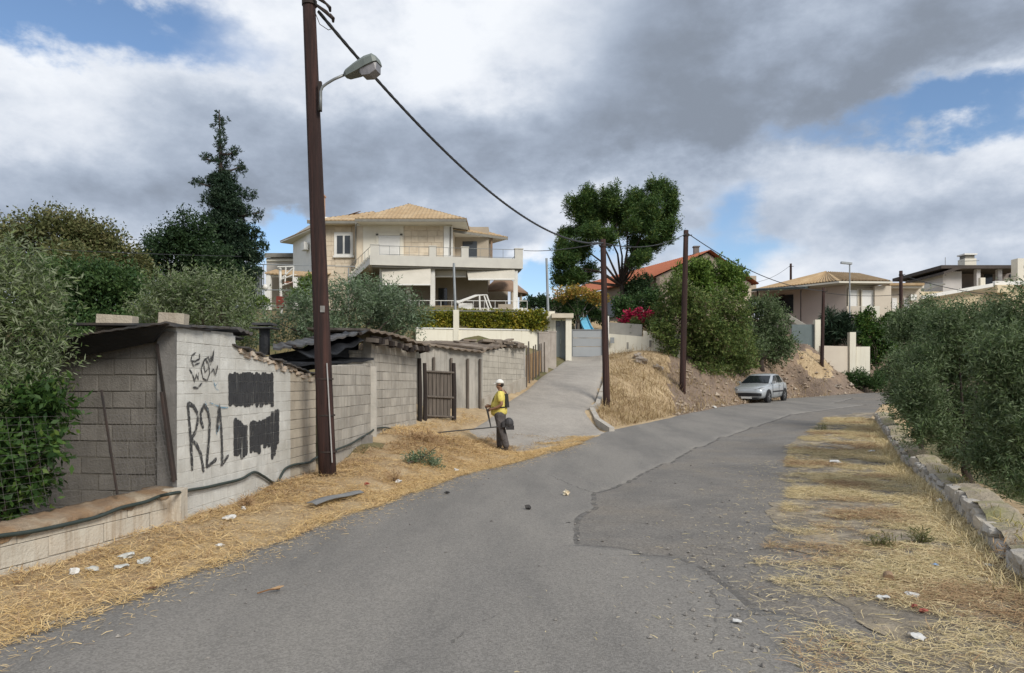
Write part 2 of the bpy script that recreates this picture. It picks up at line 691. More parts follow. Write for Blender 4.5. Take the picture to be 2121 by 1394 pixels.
speckle(M_asph, 70, .28)
M_over = pmat("asphalt_worn", (.222, .207, .187), (.162, .153, .141), 1.1, .88, .006, 140, c3=(.232, .216, .193), s3=.8, spec=.2, stretch=(1.0, .22, 1.0), detail=9)
speckle(M_over, 80, .22)
M_tar = pmat("tar_edge", (.138, .130, .120), (.168, .158, .146), 9, .85, alpha_noise=(4, .40, .66))
M_conc = pmat("concrete_drive", (.325, .295, .258), (.262, .24, .212), 1.6, .9, .008, 60, c3=(.355, .325, .285), s3=.35)
speckle(M_conc, 25, .10)
M_ground = pmat("dry_earth", (.48, .36, .215), (.36, .26, .155), 4.5, .95, .05, 22, c3=(.52, .40, .245), s3=.9, detail=9)
M_bank = pmat("bank_earth", (.24, .18, .135), (.165, .125, .098), 1.8, .95, .08, 9, c3=(.30, .22, .155), s3=.5)
M_far = pmat("scrub_ground", (.16, .13, .07), (.09, .10, .04), 1.1, .95, .05, 8, c3=(.25, .19, .10), s3=.25)


def build_ground():
    def axis(lo, hi, a, b, fine, growth=1.22):
        pts = list(np.arange(a, b + 1e-6, fine))
        st, p = fine, a
        left = []
        while p > lo:
            st *= growth
            p -= st
            left.append(p)
        st, p = fine, b
        right = []
        while p < hi:
            st *= growth
            p += st
            right.append(p)
        return np.array(left[::-1] + pts + right)
    xs = axis(-900, 900, -9, 22, .22)
    ys = axis(-500, 1200, 2.0, 56, .22)
    X, Y = np.meshgrid(xs, ys)
    Z = gz(X, Y)
    inroad = (X > xl(Y)) & (X < xr(Y)) & (Y < 70) & (Y > -14)
    edge = np.minimum(X - xl(Y), xr(Y) - X)
    Z = Z - np.where(inroad, np.clip(edge * .3, 0, 0.06), 0)
    dr = in_poly(X, Y, DPOLY) | in_poly(X, Y, [tuple(p) for p in JOIN])
    Z = Z - np.where(dr, 0.05, 0)
    nx, ny = len(xs), len(ys)
    V = np.stack([X.ravel(), Y.ravel(), Z.ravel()], 1)
    idx = np.arange(nx * ny).reshape(ny, nx)
    F = np.stack([idx[:-1, :-1].ravel(), idx[:-1, 1:].ravel(), idx[1:, 1:].ravel(), idx[1:, :-1].ravel()], 1)
    # colour zones: dry straw verge and bank, reddish earth under the bank trees, scrub elsewhere
    o = npmesh("ground", V, F, None, smooth=True)
    o.data.materials.append(M_ground)
    o.data.materials.append(M_far)
    o.data.materials.append(M_bank)
    fx = X[:-1, :-1].ravel() + .1
    fy = Y[:-1, :-1].ravel() + .1
    dl = xl(fy) - fx
    n = (vnoise(fx, fy, .35, 9) - .5) * 3
    near = (dl < 3.2 + n) & (fy < 20) | ((fy > 20) & (fy < 60) & (dl > -1) & (fx > XY(1190, 1).x * fy) & (fy < 56)) | (fx > xl(fy))
    near &= ~(fx > xr(fy) + 1.6 + n * .3)
    near |= (fy < 30) & (fy > 15) & (fx > -3.2) & (fx < xl(fy) + 1)
    mi = np.where(near, 0, 1).astype(np.int32)
    bank = (fy > 26) & (fy < 60) & (fx / np.maximum(fy, 1) * FOC + CXP > 1395 + n * 22) & (fx < xl(fy))
    orange = (np.hypot(fx - P(1690, 740, 47).x, fy - 47) < 1.3 + n * .5)
    mi = np.where(bank & ~orange, 2, mi).astype(np.int32)
    o.data.polygons.foreach_set("material_index", mi)
    structure(o)


build_ground()


def build_road():
    ys = np.concatenate([np.arange(-14, 2, 1.0), np.arange(2, 30, .25), np.arange(30, 64, .5)])
    k = 40
    T = np.linspace(0, 1, k)
    n1 = (vnoise(ys, ys * 0, 1.1, 4) - .5) * .32 + (vnoise(ys, ys * 0, 4.1, 5) - .5) * .16
    a = xl(ys) + n1 * .6
    b = xr(ys)
    X = a[:, None] + (b - a)[:, None] * T[None]
    Y = np.repeat(ys[:, None], k, 1)
    Z = zroad(Y) + .006
    V = np.stack([X.ravel(), Y.ravel(), Z.ravel()], 1)
    idx = np.arange(V.shape[0]).reshape(len(ys), k)
    F = np.stack([idx[:-1, :-1].ravel(), idx[:-1, 1:].ravel(), idx[1:, 1:].ravel(), idx[1:, :-1].ravel()], 1)
    structure(npmesh("road", V, F, M_asph, smooth=True))
    # newer surfacing laid over the left two thirds, with a ragged right-hand lip
    lip = [(1850, 1500), (1790, 1394), (1730, 1330), (1668, 1284), (1600, 1272), (1545, 1264), (1524, 1246), (1492, 1212), (1440, 1172), (1392, 1152), (1330, 1142), (1290, 1150), (1240, 1132),
           (1188, 1130), (1196, 1102), (1188, 1078), (1222, 1042), (1236, 1020), (1290, 995), (1375, 960), (1450, 925), (1500, 905),
           (1560, 884), (1640, 858), (1720, 836), (1770, 824), (1800, 816)]
    pts = []
    for px, py in lip:
        d = 4.0
        for _ in range(60):
            z = float(zroad(d)) + .01
            d = d * .5 + .5 * (EYE - z) * FOC / (py - YH)
        pts.append((float((px - CXP) / FOC * d), float(d)))
    pts = [(1.9, -14.0), (1.95, 1.0)] + pts
    lx = np.array([p[0] for p in pts])
    ly = np.array([p[1] for p in pts])
    ys = np.unique(np.concatenate([np.arange(-14, 3, 1.0), np.arange(3, 12, .07), np.arange(12, 50, .4), ly[ly > 3]]))
    ys = ys[ys <= ly.max()]
    order = np.argsort(ly)
    bx = np.interp(ys, ly[order], lx[order])
    jit = ((vnoise(ys, ys * 0 + 3, 1.6, 6) - .5) * .16 + (vnoise(ys, ys * 0 + 9, 5.1, 7) - .5) * .05) * np.clip(ys / 6, .4, 1.6)
    bx = bx + jit
    bx = np.convolve(np.pad(bx, 2, mode='edge'), np.ones(5) / 5, 'valid')
    a = xl(ys) + .02 + (np.interp(ys, ys, (vnoise(ys, ys * 0, 1.1, 4) - .5) * .19 + (vnoise(ys, ys * 0, 4.1, 5) - .5) * .1))
    k = 14
    T = np.linspace(0, 1, k)
    X = a[:, None] + (bx - a)[:, None] * T[None]
    Y = np.repeat(ys[:, None], k, 1)
    Z = zroad(Y) + .0135 - .005 * (T[None] < .01)
    # lip face
    X2 = np.concatenate([X, X[:, -1:] + .02], 1)
    Y2 = np.concatenate([Y, Y[:, -1:]], 1)
    Z2 = np.concatenate([Z, zroad(Y[:, -1:]) - .0], 1)
    V = np.stack([X2.ravel(), Y2.ravel(), Z2.ravel()], 1)
    idx = np.arange(V.shape[0]).reshape(len(ys), k + 1)
    F = np.stack([idx[:-1, :-1].ravel(), idx[:-1, 1:].ravel(), idx[1:, 1:].ravel(), idx[1:, :-1].ravel()], 1)
    structure(npmesh("road_resurfacing", V, F, M_over))
    # dark tar seam that follows the lip
    wv = .015 + .05 * vnoise(ys, ys * 0 + 1, .8, 8) * np.interp(ys, [5, 9, 14], [1, 1, .4]) + .0015 * ys
    gx, gy = np.gradient(bx), np.gradient(ys)
    ln = np.hypot(gx, gy) + 1e-9
    nx_, ny_ = gy / ln, -gx / ln
    X3 = np.stack([bx + nx_ * .004, bx + nx_ * (.02 + wv * .5), bx + nx_ * (.03 + wv)], 1)
    Y3 = np.stack([ys + ny_ * .004, ys + ny_ * (.02 + wv * .5), ys + ny_ * (.03 + wv)], 1)
    Z3 = zroad(Y3) + .0098
    V = np.stack([X3.ravel(), Y3.ravel(), Z3.ravel()], 1)
    idx = np.arange(V.shape[0]).reshape(len(ys), 3)
    F = np.stack([idx[:-1, :-1].ravel(), idx[:-1, 1:].ravel(), idx[1:, 1:].ravel(), idx[1:, :-1].ravel()], 1)
    structure(npmesh("road_tar_seam", V, F, M_tar))
    # thin cracks across the worn surface
    rc = random.Random(5)
    for pp in ([(1140, 985), (1175, 1000), (1205, 1012), (1236, 1022)], [(1188, 1078), (1160, 1085)],
               [(1480, 1330), (1488, 1260), (1478, 1215)], [(930, 1330), (990, 1290), (1040, 1270)]):
        q = []
        for px, py in pp:
            d = (EYE - .02) * FOC / (py - YH)
            q.append(Vector(((px - CXP) / FOC * d, d)))
        fine = []
        for a_, b_ in zip(q, q[1:]):
            for t in np.linspace(0, 1, 8)[:-1]:
                p = a_.lerp(b_, t)
                fine.append(p + Vector((rc.uniform(-.025, .025), rc.uniform(-.03, .03))))
        mb = MB()
        vs_ = []
        for p in fine:
            w = rc.uniform(.004, .014)
            z = float(zroad(p.y)) + .017
            vs_ += [(p.x - w, p.y - w, z), (p.x + w, p.y + w, z)]
        mb.add(vs_, [(2 * i, 2 * i + 1, 2 * i + 3, 2 * i + 2) for i in range(len(fine) - 1)])
        structure(mb.build("road_crack", M_tar))


build_road()


def build_driveway():
    n, k = 60, 16
    rows = []
    jl, jr = Vector((float(xl(17.6)) + .05, 17.6)), Vector((float(xl(21.3)) + .05, 21.3))
    for j in range(6):
        t = j / 6
        rows.append((jl.lerp(Vector(DL[0]), t), jr.lerp(Vector(DR[0]), t)))
    for i in range(n + 1):
        rows.append((lerp_line(DL, i / n), lerp_line(DR, i / n)))
    X = np.array([[a.x + (b.x - a.x) * t for t in np.linspace(0, 1, k)] for a, b in rows])
    Y = np.array([[a.y + (b.y - a.y) * t for t in np.linspace(0, 1, k)] for a, b in rows])
    Z = gz(X, Y, False) + .03
    Z[:, 0] -= .12
    Z[:, -1] -= .12
    Z[0, :] -= .12
    Z[1, :] -= .02
    V = np.stack([X.ravel(), Y.ravel(), Z.ravel()], 1)
    idx = np.arange(V.shape[0]).reshape(len(rows), k)
    F = np.stack([idx[:-1, :-1].ravel(), idx[:-1, 1:].ravel(), idx[1:, 1:].ravel(), idx[1:, :-1].ravel()], 1)
    structure(npmesh("driveway", V, F, M_conc, smooth=True))
    # low concrete edging on the bank side, a few cast lengths
    M_kerb = pmat("kerb_concrete", (.42, .39, .34), (.33, .30, .26), 5, .9, .01, 30, rnd=.12)
    root = thing("driveway_kerb", "weathered pale concrete kerb edging the driveway beside the dry bank", "kerb",
                 (DR[0].x, DR[0].y, g1(*DR[0])))
    m = 9
    for i in range(m):
        a = lerp_line(DR, i / m * .8)
        b = lerp_line(DR, (i + .96) / m * .8)
        za, zb = [float(gz(p.x, p.y, False)[0]) for p in (a, b)]
        mb = MB()
        u = (b - a).normalized()
        nrm = Vector((u.y, -u.x)) * .16
        top = .11 + .05 * random.random()
        vs_ = []
        for zz in (-.2, 1):
            for p, z in ((a, za), (b, zb), (b + nrm, zb), (a + nrm, za)):
                vs_.append((p.x, p.y, z + (zz if zz < 0 else top)))
        mb.add(vs_, [(0, 3, 2, 1), (4, 5, 6, 7), (0, 1, 5, 4), (1, 2, 6, 5), (2, 3, 7, 6), (3, 0, 4, 7)])
        mb.build("kerb_stone", M_kerb, root)


build_driveway()

# ================================================================ block walls
BLK = {}


def block_mesh(mat, k):
    key = (mat.name, k)
    if key in BLK:
        return BLK[key]
    r = random.Random(100 + k)
    bm = bmesh.new()
    bmesh.ops.create_cube(bm, size=1.0)
    bmesh.ops.bevel(bm, geom=bm.edges[:], offset=.022, segments=1, affect='EDGES')
    for v in bm.verts:
        v.co.x += r.uniform(-.008, .008)
        v.co.z += r.uniform(-.014, .014)
        v.co.y += r.uniform(-.012, .012)
    me = bpy.data.meshes.new("block")
    bm.to_mesh(me)
    bm.free()
    me.materials.append(mat)
    BLK[key] = me
    return me


def prof(pts):
    xs = [p[0] for p in pts]
    zs = [p[1] for p in pts]
    return lambda s: float(np.interp(s, xs, zs))


def block_wall(root, p0, p1, zb, zt, ch, bl, th, mblk, mmort, side=1, seed=1, jit=.006, zstart=None, part="wall", gap=.014, rec=.012):
    """courses of separate blocks in front of a recessed mortar core; zb/zt profiles along the wall"""
    r = random.Random(seed)
    p0, p1 = Vector(p0), Vector(p1)
    Lw = (p1 - p0).length
    u = (p1 - p0).normalized()
    n = Vector((u.y, -u.x)) * side
    ang = math.atan2(u.y, u.x)
    ss = sorted(set([0, Lw] + list(np.linspace(0, Lw, 25)) + [s for s in getattr(zt, "ks", [])]))
    mb = MB()
    fr, bk = -rec, -th + .012
    vs_ = []
    for s in ss:
        q = p0 + u * s
        for off in (fr, bk):
            w = q + n * off
            vs_ += [(w.x, w.y, zb(s) - .25), (w.x, w.y, zt(s) - .012)]
    fs = []
    for i in range(len(ss) - 1):
        a, b = i * 4, (i + 1) * 4
        fs += [(a, b, b + 1, a + 1), (a + 3, b + 3, b + 2, a + 2), (a + 1, b + 1, b + 3, a + 3)]
    fs += [(0, 1, 3, 2)]
    e = (len(ss) - 1) * 4
    fs += [(e, e + 2, e + 3, e + 1)]
    mb.add(vs_, fs)
    core = mb.build(part, mmort, root)
    z0 = zstart if zstart is not None else min(zb(s) for s in ss) - .1
    k = 0
    zmax = max(zt(s) for s in ss)
    z = z0
    while z < zmax - .03:
        s = -bl * (.5 if k % 2 else 0) - r.uniform(0, .04)
        while s < Lw:
            s0, s1 = max(0, s), min(Lw, s + bl)
            s += bl
            if s1 - s0 < .07:
                continue
            sm = (s0 + s1) / 2
            h = min(ch, zt(sm) - z)
            if h < .05 or z + h < zb(sm) - .12:
                continue
            o = bpy.data.objects.new("block", block_mesh(mblk, r.randrange(5)))
            COL.objects.link(o)
            c = p0 + u * sm + n * (-th / 2 + r.uniform(-jit, jit * .3))
            M = Matrix.Translation((c.x, c.y, z + h / 2)) @ Matrix.Rotation(ang + r.uniform(-.008, .008), 4, 'Z') \
                @ Matrix.Rotation(r.uniform(-.012, .012), 4, 'Y') @ Matrix.Diagonal((s1 - s0 - gap, th, h - gap, 1))
            o.matrix_world = M
            o.parent = core
            o.matrix_parent_inverse = WM[root.name].inverted() @ Matrix.Identity(4)
            # core itself sits at the root's inverse, so its world matrix is identity
            o.matrix_parent_inverse = Matrix.Identity(4)
            o.matrix_basis = M
        z += ch
        k += 1
    return core


def corr_sheet(name, c00, c10, c11, c01, waves, amp, mat, root, th=.012, rows=3, sag=0.0, rag=0.0, seed=0):
    """corrugated sheet: c00-c10 front edge, c01-c11 back edge; waves run front to back"""
    r = random.Random(seed)
    c00, c10, c11, c01 = [Vector(c) for c in (c00, c10, c11, c01)]
    nx = max(2, waves * 6)
    top, bot = [], []
    rg = [r.uniform(-rag, rag) for _ in range(waves + 2)]
    for j in range(rows + 1):
        t = j / rows
        for i in range(nx + 1):
            s = i / nx
            a = c00.lerp(c10, s)
            b = c01.lerp(c11, s)
            tt = t
            p = a.lerp(b, tt)
            if j == 0:
                p = p + (a - b).normalized() * rg[int(s * waves)]
            p.z += amp * math.cos(s * waves * 2 * math.pi) - sag * math.sin(math.pi * s) * (1 - .3 * t)
            top.append(p)
            bot.append(p - Vector((0, 0, th)))
    K = len(top)
    W_ = nx + 1
    fs = []
    for j in range(rows):
        for i in range(nx):
            a = j * W_ + i
            fs.append((a, a + 1, a + 1 + W_, a + W_))
            fs.append((K + a, K + a + W_, K + a + 1 + W_, K + a + 1))
    for i in range(nx):
        fs.append((i, K + i, K + i + 1, i + 1))
        a = rows * W_ + i
        fs.append((a, a + 1, K + a + 1, K + a))
    for j in range(rows):
        a = j * W_
        fs.append((a, a + W_, K + a + W_, K + a))
        a = j * W_ + nx
        fs.append((a, K + a, K + a + W_, a + W_))
    return MB().add(top + bot, fs).build(name, mat, root)


M_blk_white = pmat("block_whitewash", (.63, .625, .585), (.50, .49, .455), 3.2, .92, .010, 45, c3=(.45, .435, .39), s3=1.1, rnd=.05,
                   streak=(.42, .41, .375))
M_blk_grey = pmat("block_grey", (.42, .39, .34), (.33, .305, .265), 3.5, .95, .012, 50, rnd=.13, streak=(.24, .22, .19))
M_blk_side = pmat("block_side", (.20, .185, .165), (.145, .134, .12), 3.0, .95, .012, 50, rnd=.13, streak=(.11, .10, .088))  # grey block darkened: the side wall's shade is put into the colour
M_blk_warm = pmat("block_warm", (.47, .415, .33), (.37, .325, .26), 3.0, .95, .012, 45, rnd=.10, streak=(.30, .25, .19))
M_mort = pmat("mortar", (.33, .31, .275), (.24, .225, .20), 5, .95, .008, 60)
M_mort_w = pmat("mortar_pale", (.58, .57, .53), (.38, .37, .34), 5, .95, .008, 60)
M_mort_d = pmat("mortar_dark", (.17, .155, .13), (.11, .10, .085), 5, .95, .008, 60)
M_sheet = pmat("old_sheet_metal", (.045, .047, .05), (.10, .10, .10), 2.5, .6, .004, 30, c3=(.085, .07, .06), s3=1.5, metal=.2)
M_sheet2 = pmat("roof_sheet_brown", (.20, .155, .115), (.12, .095, .075), 2.5, .9, .01, 30, c3=(.28, .235, .19), s3=1.2)
M_felt_shadow = pmat("felt_and_shadow_black", (.010, .011, .013), (.020, .021, .024), 3, .5, .01, 15)  # black for real sheets, also for the shadow painted under the shed eave
M_wood = pmat("grey_wood", (.155, .13, .108), (.095, .08, .067), 3, .9, .01, 20, stretch=(6, 6, .6))
M_wood_d = pmat("dark_wood", (.040, .030, .026), (.022, .018, .016), 3, .85, .01, 20, stretch=(6, 6, .6))
M_iron = pmat("rusty_iron", (.028, .025, .024), (.05, .034, .028), 8, .8, .003, 60)
M_lowall = pmat("low_wall_render", (.56, .52, .44), (.46, .42, .35), 2.4, .92, .012, 30, c3=(.55, .48, .385), s3=1.4,
                streak=(.24, .16, .09))
M_lowtop = pmat("low_wall_top", (.27, .175, .10), (.19, .13, .085), 5, .95, .02, 25, c3=(.36, .30, .22), s3=2.0)
M_brickrub = pmat("brick_rubble", (.52, .40, .30), (.52, .47, .39), 6, .95, .02, 20)
M_black = pmat("spray_black", (.03, .031, .033), (.07, .07, .072), 20, .8, alpha_noise=(30, .30, .52))
M_brush = pmat("brushed_black", (.024, .025, .028), (.06, .061, .063), 9, .75, alpha_noise=(2.6, .29, .47), stretch=(14, 14, .7))
M_blue = pmat("spray_blue", (.10, .24, .36), (.20, .33, .42), 12, .8, alpha_noise=(20, .42, .60))

A0 = Vector((-3.80, 8.2))
A1 = Vector((-3.35, 12.4))
SL = Vector((-7.4, 8.75))
A_u = (A1 - A0).normalized()
A_n = Vector((A_u.y, -A_u.x))
A_L = (A1 - A0).length


def on_wall(px, py, p0, p1, off=0.0):
    """sight line met with the vertical plane through p0-p1 pushed out by off"""
    p0, p1 = Vector(p0), Vector(p1)
    u = (p1 - p0).normalized()
    n = Vector((u.y, -u.x))
    q = p0 + n * off
    k = (px - CXP) / FOC
    # X = k*d, Y = d ; (X-q.x)*n.x + (Y-q.y)*n.y = 0
    d = (q.x * n.x + q.y * n.y) / (k * n.x + n.y)
    return Vector((k * d, d, EYE - (py - YH) / FOC * d))


def wall_s(px, p0, p1):
    w = on_wall(px, 0, p0, p1)
    return (Vector((w.x, w.y)) - Vector(p0)).length


def shed_a():
    root = thing("block_shed", "whitewashed concrete block shed with black graffiti beside the near lamp pole", "shed",
                 (A0.x, A0.y, g1(A0.x + .2, A0.y)))
    zc = on_wall(365, 676, A0, A1).z

    def zw(px, py):
        return on_wall(px, py, A0, A1).z
    zt = prof([(0, zc), (wall_s(487, A0, A1), zw(487, 688)), (wall_s(489, A0, A1), zw(489, 722)), (wall_s(560, A0, A1), zw(560, 745)),
               (wall_s(600, A0, A1), zw(600, 764)), (A_L, zw(655, 784))])
    zb = lambda s: -.05 + .09 * s
    sm_ = wall_s(602, A0, A1)
    Am = A0 + A_u * sm_
    block_wall(root, A0, Am, zb, zt, .150, .40, .2, M_blk_white, M_mort_w, 1, 3, .003, zstart=-.12, gap=.006, rec=.005)
    block_wall(root, Am + A_u * .004 - A_n * .006, A1 - A_n * .006, lambda s: zb(s + sm_), lambda s: zt(s + sm_), .150, .40, .2, M_blk_warm, M_mort, 1, 4, .004, zstart=-.12, gap=.009)
    # side wall facing the camera, rough grey blocks darkened to carry the shade there
    zt2 = prof([(0, P(60, 712, 8.7).z), (3.63, zc - .04)])
    block_wall(root, SL, A0 + Vector((-.02, .0)), lambda s: -.1, zt2, .19, .41, .18, M_blk_side, M_mort_d, 1, 5, .012, zstart=-.15)
    # corner pilaster of paler plaster
    mb = MB()
    mb.box((A0.x - .10, A0.y - .012, zc / 2 - .03), (.20, .05, zc - .06))
    mb.build("corner_post", pmat("plaster_grey", (.19, .18, .168), (.14, .134, .126), 4, .95, .01, 30), root)
    # dark crack beside the corner, an old timber post set in it
    mb = MB()
    a, b = P(325, 712, 8.15), P(362, 995, 8.15)
    mb.tube([a, a.lerp(b, .5) + Vector((.005, 0, 0)), b], [.016, .022, .028], 6)
    mb.build("timber_post", M_wood_d, root)
    # roof: black sheets over the tall end, eave shadow made of black strips
    z0 = P(365, 672, 8.0)
    zl = P(60, 712, 8.2)
    back_l = Vector((zl.x - .1, 10.2, zl.z - .03))
    corr_sheet("roof_sheet", (zl.x, 8.0, zl.z), (A0.x + .05, 7.85, z0.z + .02), (A0.x + .10, 10.0, z0.z - .02), back_l, 12, .004, M_sheet, root, .02, 4)
    mb = MB()
    a, b = Vector((zl.x, 8.03, zl.z - .10)), Vector((A0.x + .02, 7.93, z0.z - .085))
    mb.prism([a + Vector((0, .25, -.14)), b + Vector((-.25, .2, -.10)), b + Vector((0, 0, .075)), a + Vector((0, 0, .075))], (0, .05, 0))
    mb.build("eave_shadow_strip", M_felt_shadow, root)  # black strip added for the dark shadow below the roof edge
    mb = MB()
    mb.prism([a + Vector((0, .3, -.02)), b + Vector((-.2, .3, -.02)), b + Vector((-.2, .95, -.02)), a + Vector((0, .95, -.02))], (0, 0, .03))
    mb.build("eave_shadow_panel", M_felt_shadow, root)  # black panel, its colour deepens the shadow under the overhang
    for t in (.12, .38, .64, .9):
        q = a.lerp(b, t) - Vector((0, 0, .02))
        mb = MB()
        mb.box(q + Vector((0, 1.32, .02)), (.06, 2.0, .09))
        mb.build("rafter", M_wood_d, root)
    # short ragged sheet over the front wall head
    p = on_wall(355, 671, A0, A1, .10)
    q = on_wall(495, 678, A0, A1, .10)
    corr_sheet("roof_sheet", p, q, q + Vector((-1.2, .1, .02)), p + Vector((-1.2, .1, .02)), 6, .005, M_sheet, root, .025, 2, .0, .04, 4)
    p = on_wall(488, 680, A0, A1, -.1)
    q = on_wall(526, 690, A0, A1, .06)
    corr_sheet("roof_sheet", p, q, q + Vector((-1.0, .3, -.02)), p + Vector((-1.0, .1, .0)), 3, .014, M_sheet, root, .03, 2, .0, .05, 6)
    # lower lean-to roof along the sloping wall head with broken brick under its edge
    p = on_wall(492, 713, A0, A1, .07)
    q = on_wall(662, 775, A0, A1, .07)
    corr_sheet("lean_to_roof", p, q, q + Vector((-2.4, .1, .06)), p + Vector((-2.4, .1, .06)), 14, .006, M_sheet, root, .022, 3, .0, .06, 8)
    r = random.Random(4)
    for i in range(30):
        t = (i + .5) / 30
        pp = on_wall(494 + 158 * t, 721 + 60 * t + r.uniform(0, 9), A0, A1, .006)
        mb = MB()
        mb.box(pp, (.04, r.uniform(.08, .18), r.uniform(.03, .075)), math.atan2(A_u.y, A_u.x) - math.pi / 2 + r.uniform(-.2, .2), Matrix.Rotation(r.uniform(-.25, .25), 3, 'X'))
        mb.build("brick", M_brickrub, root)

    # ---- paint on the wall
    def pt(px, py, off=.0075):
        return on_wall(px, py, A0, A1, off)

    def ribbon(pts, wpx, mat, name="graffiti", seed=0):
        rr = random.Random(seed)
        w3 = [pt(*p) for p in pts]
        # resample
        fine = []
        for a, b in zip(w3, w3[1:]):
            k = max(2, int((b - a).length / .03))
            fine += [a.lerp(b, i / k) for i in range(k)]
        fine.append(w3[-1])
        u3 = Vector((A_u.x, A_u.y, 0))
        vs_ = []
        wid = wpx / FOC * 9.3 / 2
        for i, q in enumerate(fine):
            t = fine[min(i + 1, len(fine) - 1)] - fine[max(i - 1, 0)]
            ds, dz = t.dot(u3) or 1e-6, t.z
            ln = math.hypot(ds, dz) or 1
            nn = u3 * (-dz / ln) + Vector((0, 0, ds / ln))
            w = wid * rr.uniform(.8, 1.2) * (1 if 0 < i < len(fine) - 1 else .5)
            vs_ += [q - nn * w, q + nn * w]
        return vs_, [(2 * i, 2 * i + 1, 2 * i + 3, 2 * i + 2) for i in range(len(fine) - 1)]

    def paint(name, strokes, w, mat, label):
        mb = MB()
        for i, s in enumerate(strokes):
            v, f = ribbon(s, w * .72, mat, seed=i)
            # separate strokes a hair apart so crossings never share a plane
            n3 = Vector((A_n.x, A_n.y, 0)) * (.0009 * i)
            mb.add([Vector(q) + n3 for q in v], f)
        o = mb.build(name, mat, root)
        o["label"] = label

    def gz_(pts):   # coordinates read in the enlarged crop (360..620, 700..1000)
        return [(360 + x / 4.646, 700 + y / 4.646) for x, y in pts]
    paint("graffiti_letters", [
        gz_([(135, 620), (150, 800), (165, 1000), (180, 1280)]),
        gz_([(135, 625), (190, 655), (225, 720), (232, 800), (210, 900), (160, 985)]),
        gz_([(165, 975), (215, 1020), (260, 1120), (290, 1290)]),
        gz_([(285, 870), (262, 800), (258, 720), (290, 645), (325, 690), (345, 790), (340, 950), (325, 1120), (315, 1245)]),
        gz_([(315, 1245), (370, 1200), (412, 1160)]),
        gz_([(415, 905), (430, 700), (438, 650), (450, 800), (462, 1000), (465, 1210)]),
        gz_([(450, 1225), (490, 1180), (525, 1125)]),
    ], 11.5, M_black, "sprayed black letters reading R21")
    paint("graffiti_tag", [
        gz_([(215, 140), (175, 170), (165, 220), (205, 225), (250, 200), (250, 150)]),
        gz_([(170, 230), (190, 265), (250, 240)]),
        gz_([(150, 300), (180, 350), (200, 420), (215, 350), (235, 400), (240, 330)]),
        gz_([(285, 230), (262, 300), (280, 390), (320, 410), (345, 340), (335, 250), (300, 200), (285, 230), (300, 330), (325, 300)]),
        gz_([(300, 210), (330, 180), (345, 230), (355, 180), (375, 220), (385, 110), (370, 180), (350, 260)]),
        gz_([(180, 475), (230, 480), (270, 430)]),
        gz_([(355, 330), (380, 300), (400, 360), (420, 260)]),
    ], 5.2, M_black, "small sprayed black tag above the letters")
    paint("graffiti_marks", [
        gz_([(380, 400), (400, 470), (415, 500)]), gz_([(430, 420), (400, 460), (440, 520)]),
        gz_([(300, 610), (330, 700)]), gz_([(340, 620), (460, 670), (520, 670)]), gz_([(400, 870), (415, 940), (440, 840)]),
    ], 4.0, M_blue, "faint blue spray marks")

    def patch(name, cols, label):
        """painted-out block made of brush strokes: list of (x, ytop, ybottom) in the crop"""
        mb = MB()
        rr = random.Random(9)
        for i, (x, y0, y1) in enumerate(cols):
            X0, X1 = 360 + x / 4.646, 360 + (x + rr.uniform(-5, 5)) / 4.646
            P0, P1 = pt(X0, 700 + y0 / 4.646, .0035), pt(X1, 700 + y1 / 4.646, .0035)
            u3 = Vector((A_u.x, A_u.y, 0))
            n3 = Vector((A_n.x, A_n.y, 0)) * (.0006 * (i % 3))
            w0 = rr.uniform(15, 20) / FOC * 9.3 / 2
            k0 = int(math.floor((P1.z + .12) / .15))
            k1 = int(math.floor((P0.z + .12) / .15))
            for k in range(k0, k1 + 1):
                za = max(P1.z, -.12 + k * .15 + .0022)
                zb2 = min(P0.z, -.12 + (k + 1) * .15 - .0022)
                if zb2 - za < .008:
                    continue
                zs = np.linspace(zb2, za, 5)
                vs_ = []
                for z in zs:
                    f_ = (P0.z - z) / max(P0.z - P1.z, 1e-6)
                    q = P0.lerp(P1, f_)
                    q.z = z
                    w = w0 * (1 + rr.uniform(-.12, .12)) * (.55 if f_ < .03 or f_ > .97 else 1)
                    vs_ += [q - u3 * w + n3, q + u3 * w + n3]
                mb.add(vs_, [(2 * a_, 2 * a_ + 1, 2 * a_ + 3, 2 * a_ + 2) for a_ in range(4)])
        o = mb.build(name, M_brush, root)
        o["label"] = label
    rr = random.Random(12)
    patch("paint_patch", [(x, 340 + rr.uniform(-14, 14), 655 + rr.uniform(-22, 16)) for x in range(545, 945, 21)],
          "black brushed rectangle painting out older writing")
    lower = []
    for x in range(595, 700, 20):
        lower.append((x, 770 + (x - 595) * .7 + rr.uniform(-12, 12), 1140 + rr.uniform(-30, 30)))
    for x in range(745, 830, 20):
        lower.append((x, 800 + rr.uniform(-10, 10), 1110 + rr.uniform(-40, 20)))
    for x in range(840, 940, 20):
        lower.append((x, 800 - (x - 840) * .5 + rr.uniform(-12, 12), 1080 + rr.uniform(-110, 10)))
    for x in range(945, 1015, 19):
        lower.append((x, 720 - (x - 945) * .5 + rr.uniform(-15, 15), 1180 - (x - 945) * 2.6 + rr.uniform(-20, 20)))
    patch("paint_patch", lower, "black ragged brush strokes painting out older writing lower down")


shed_a()

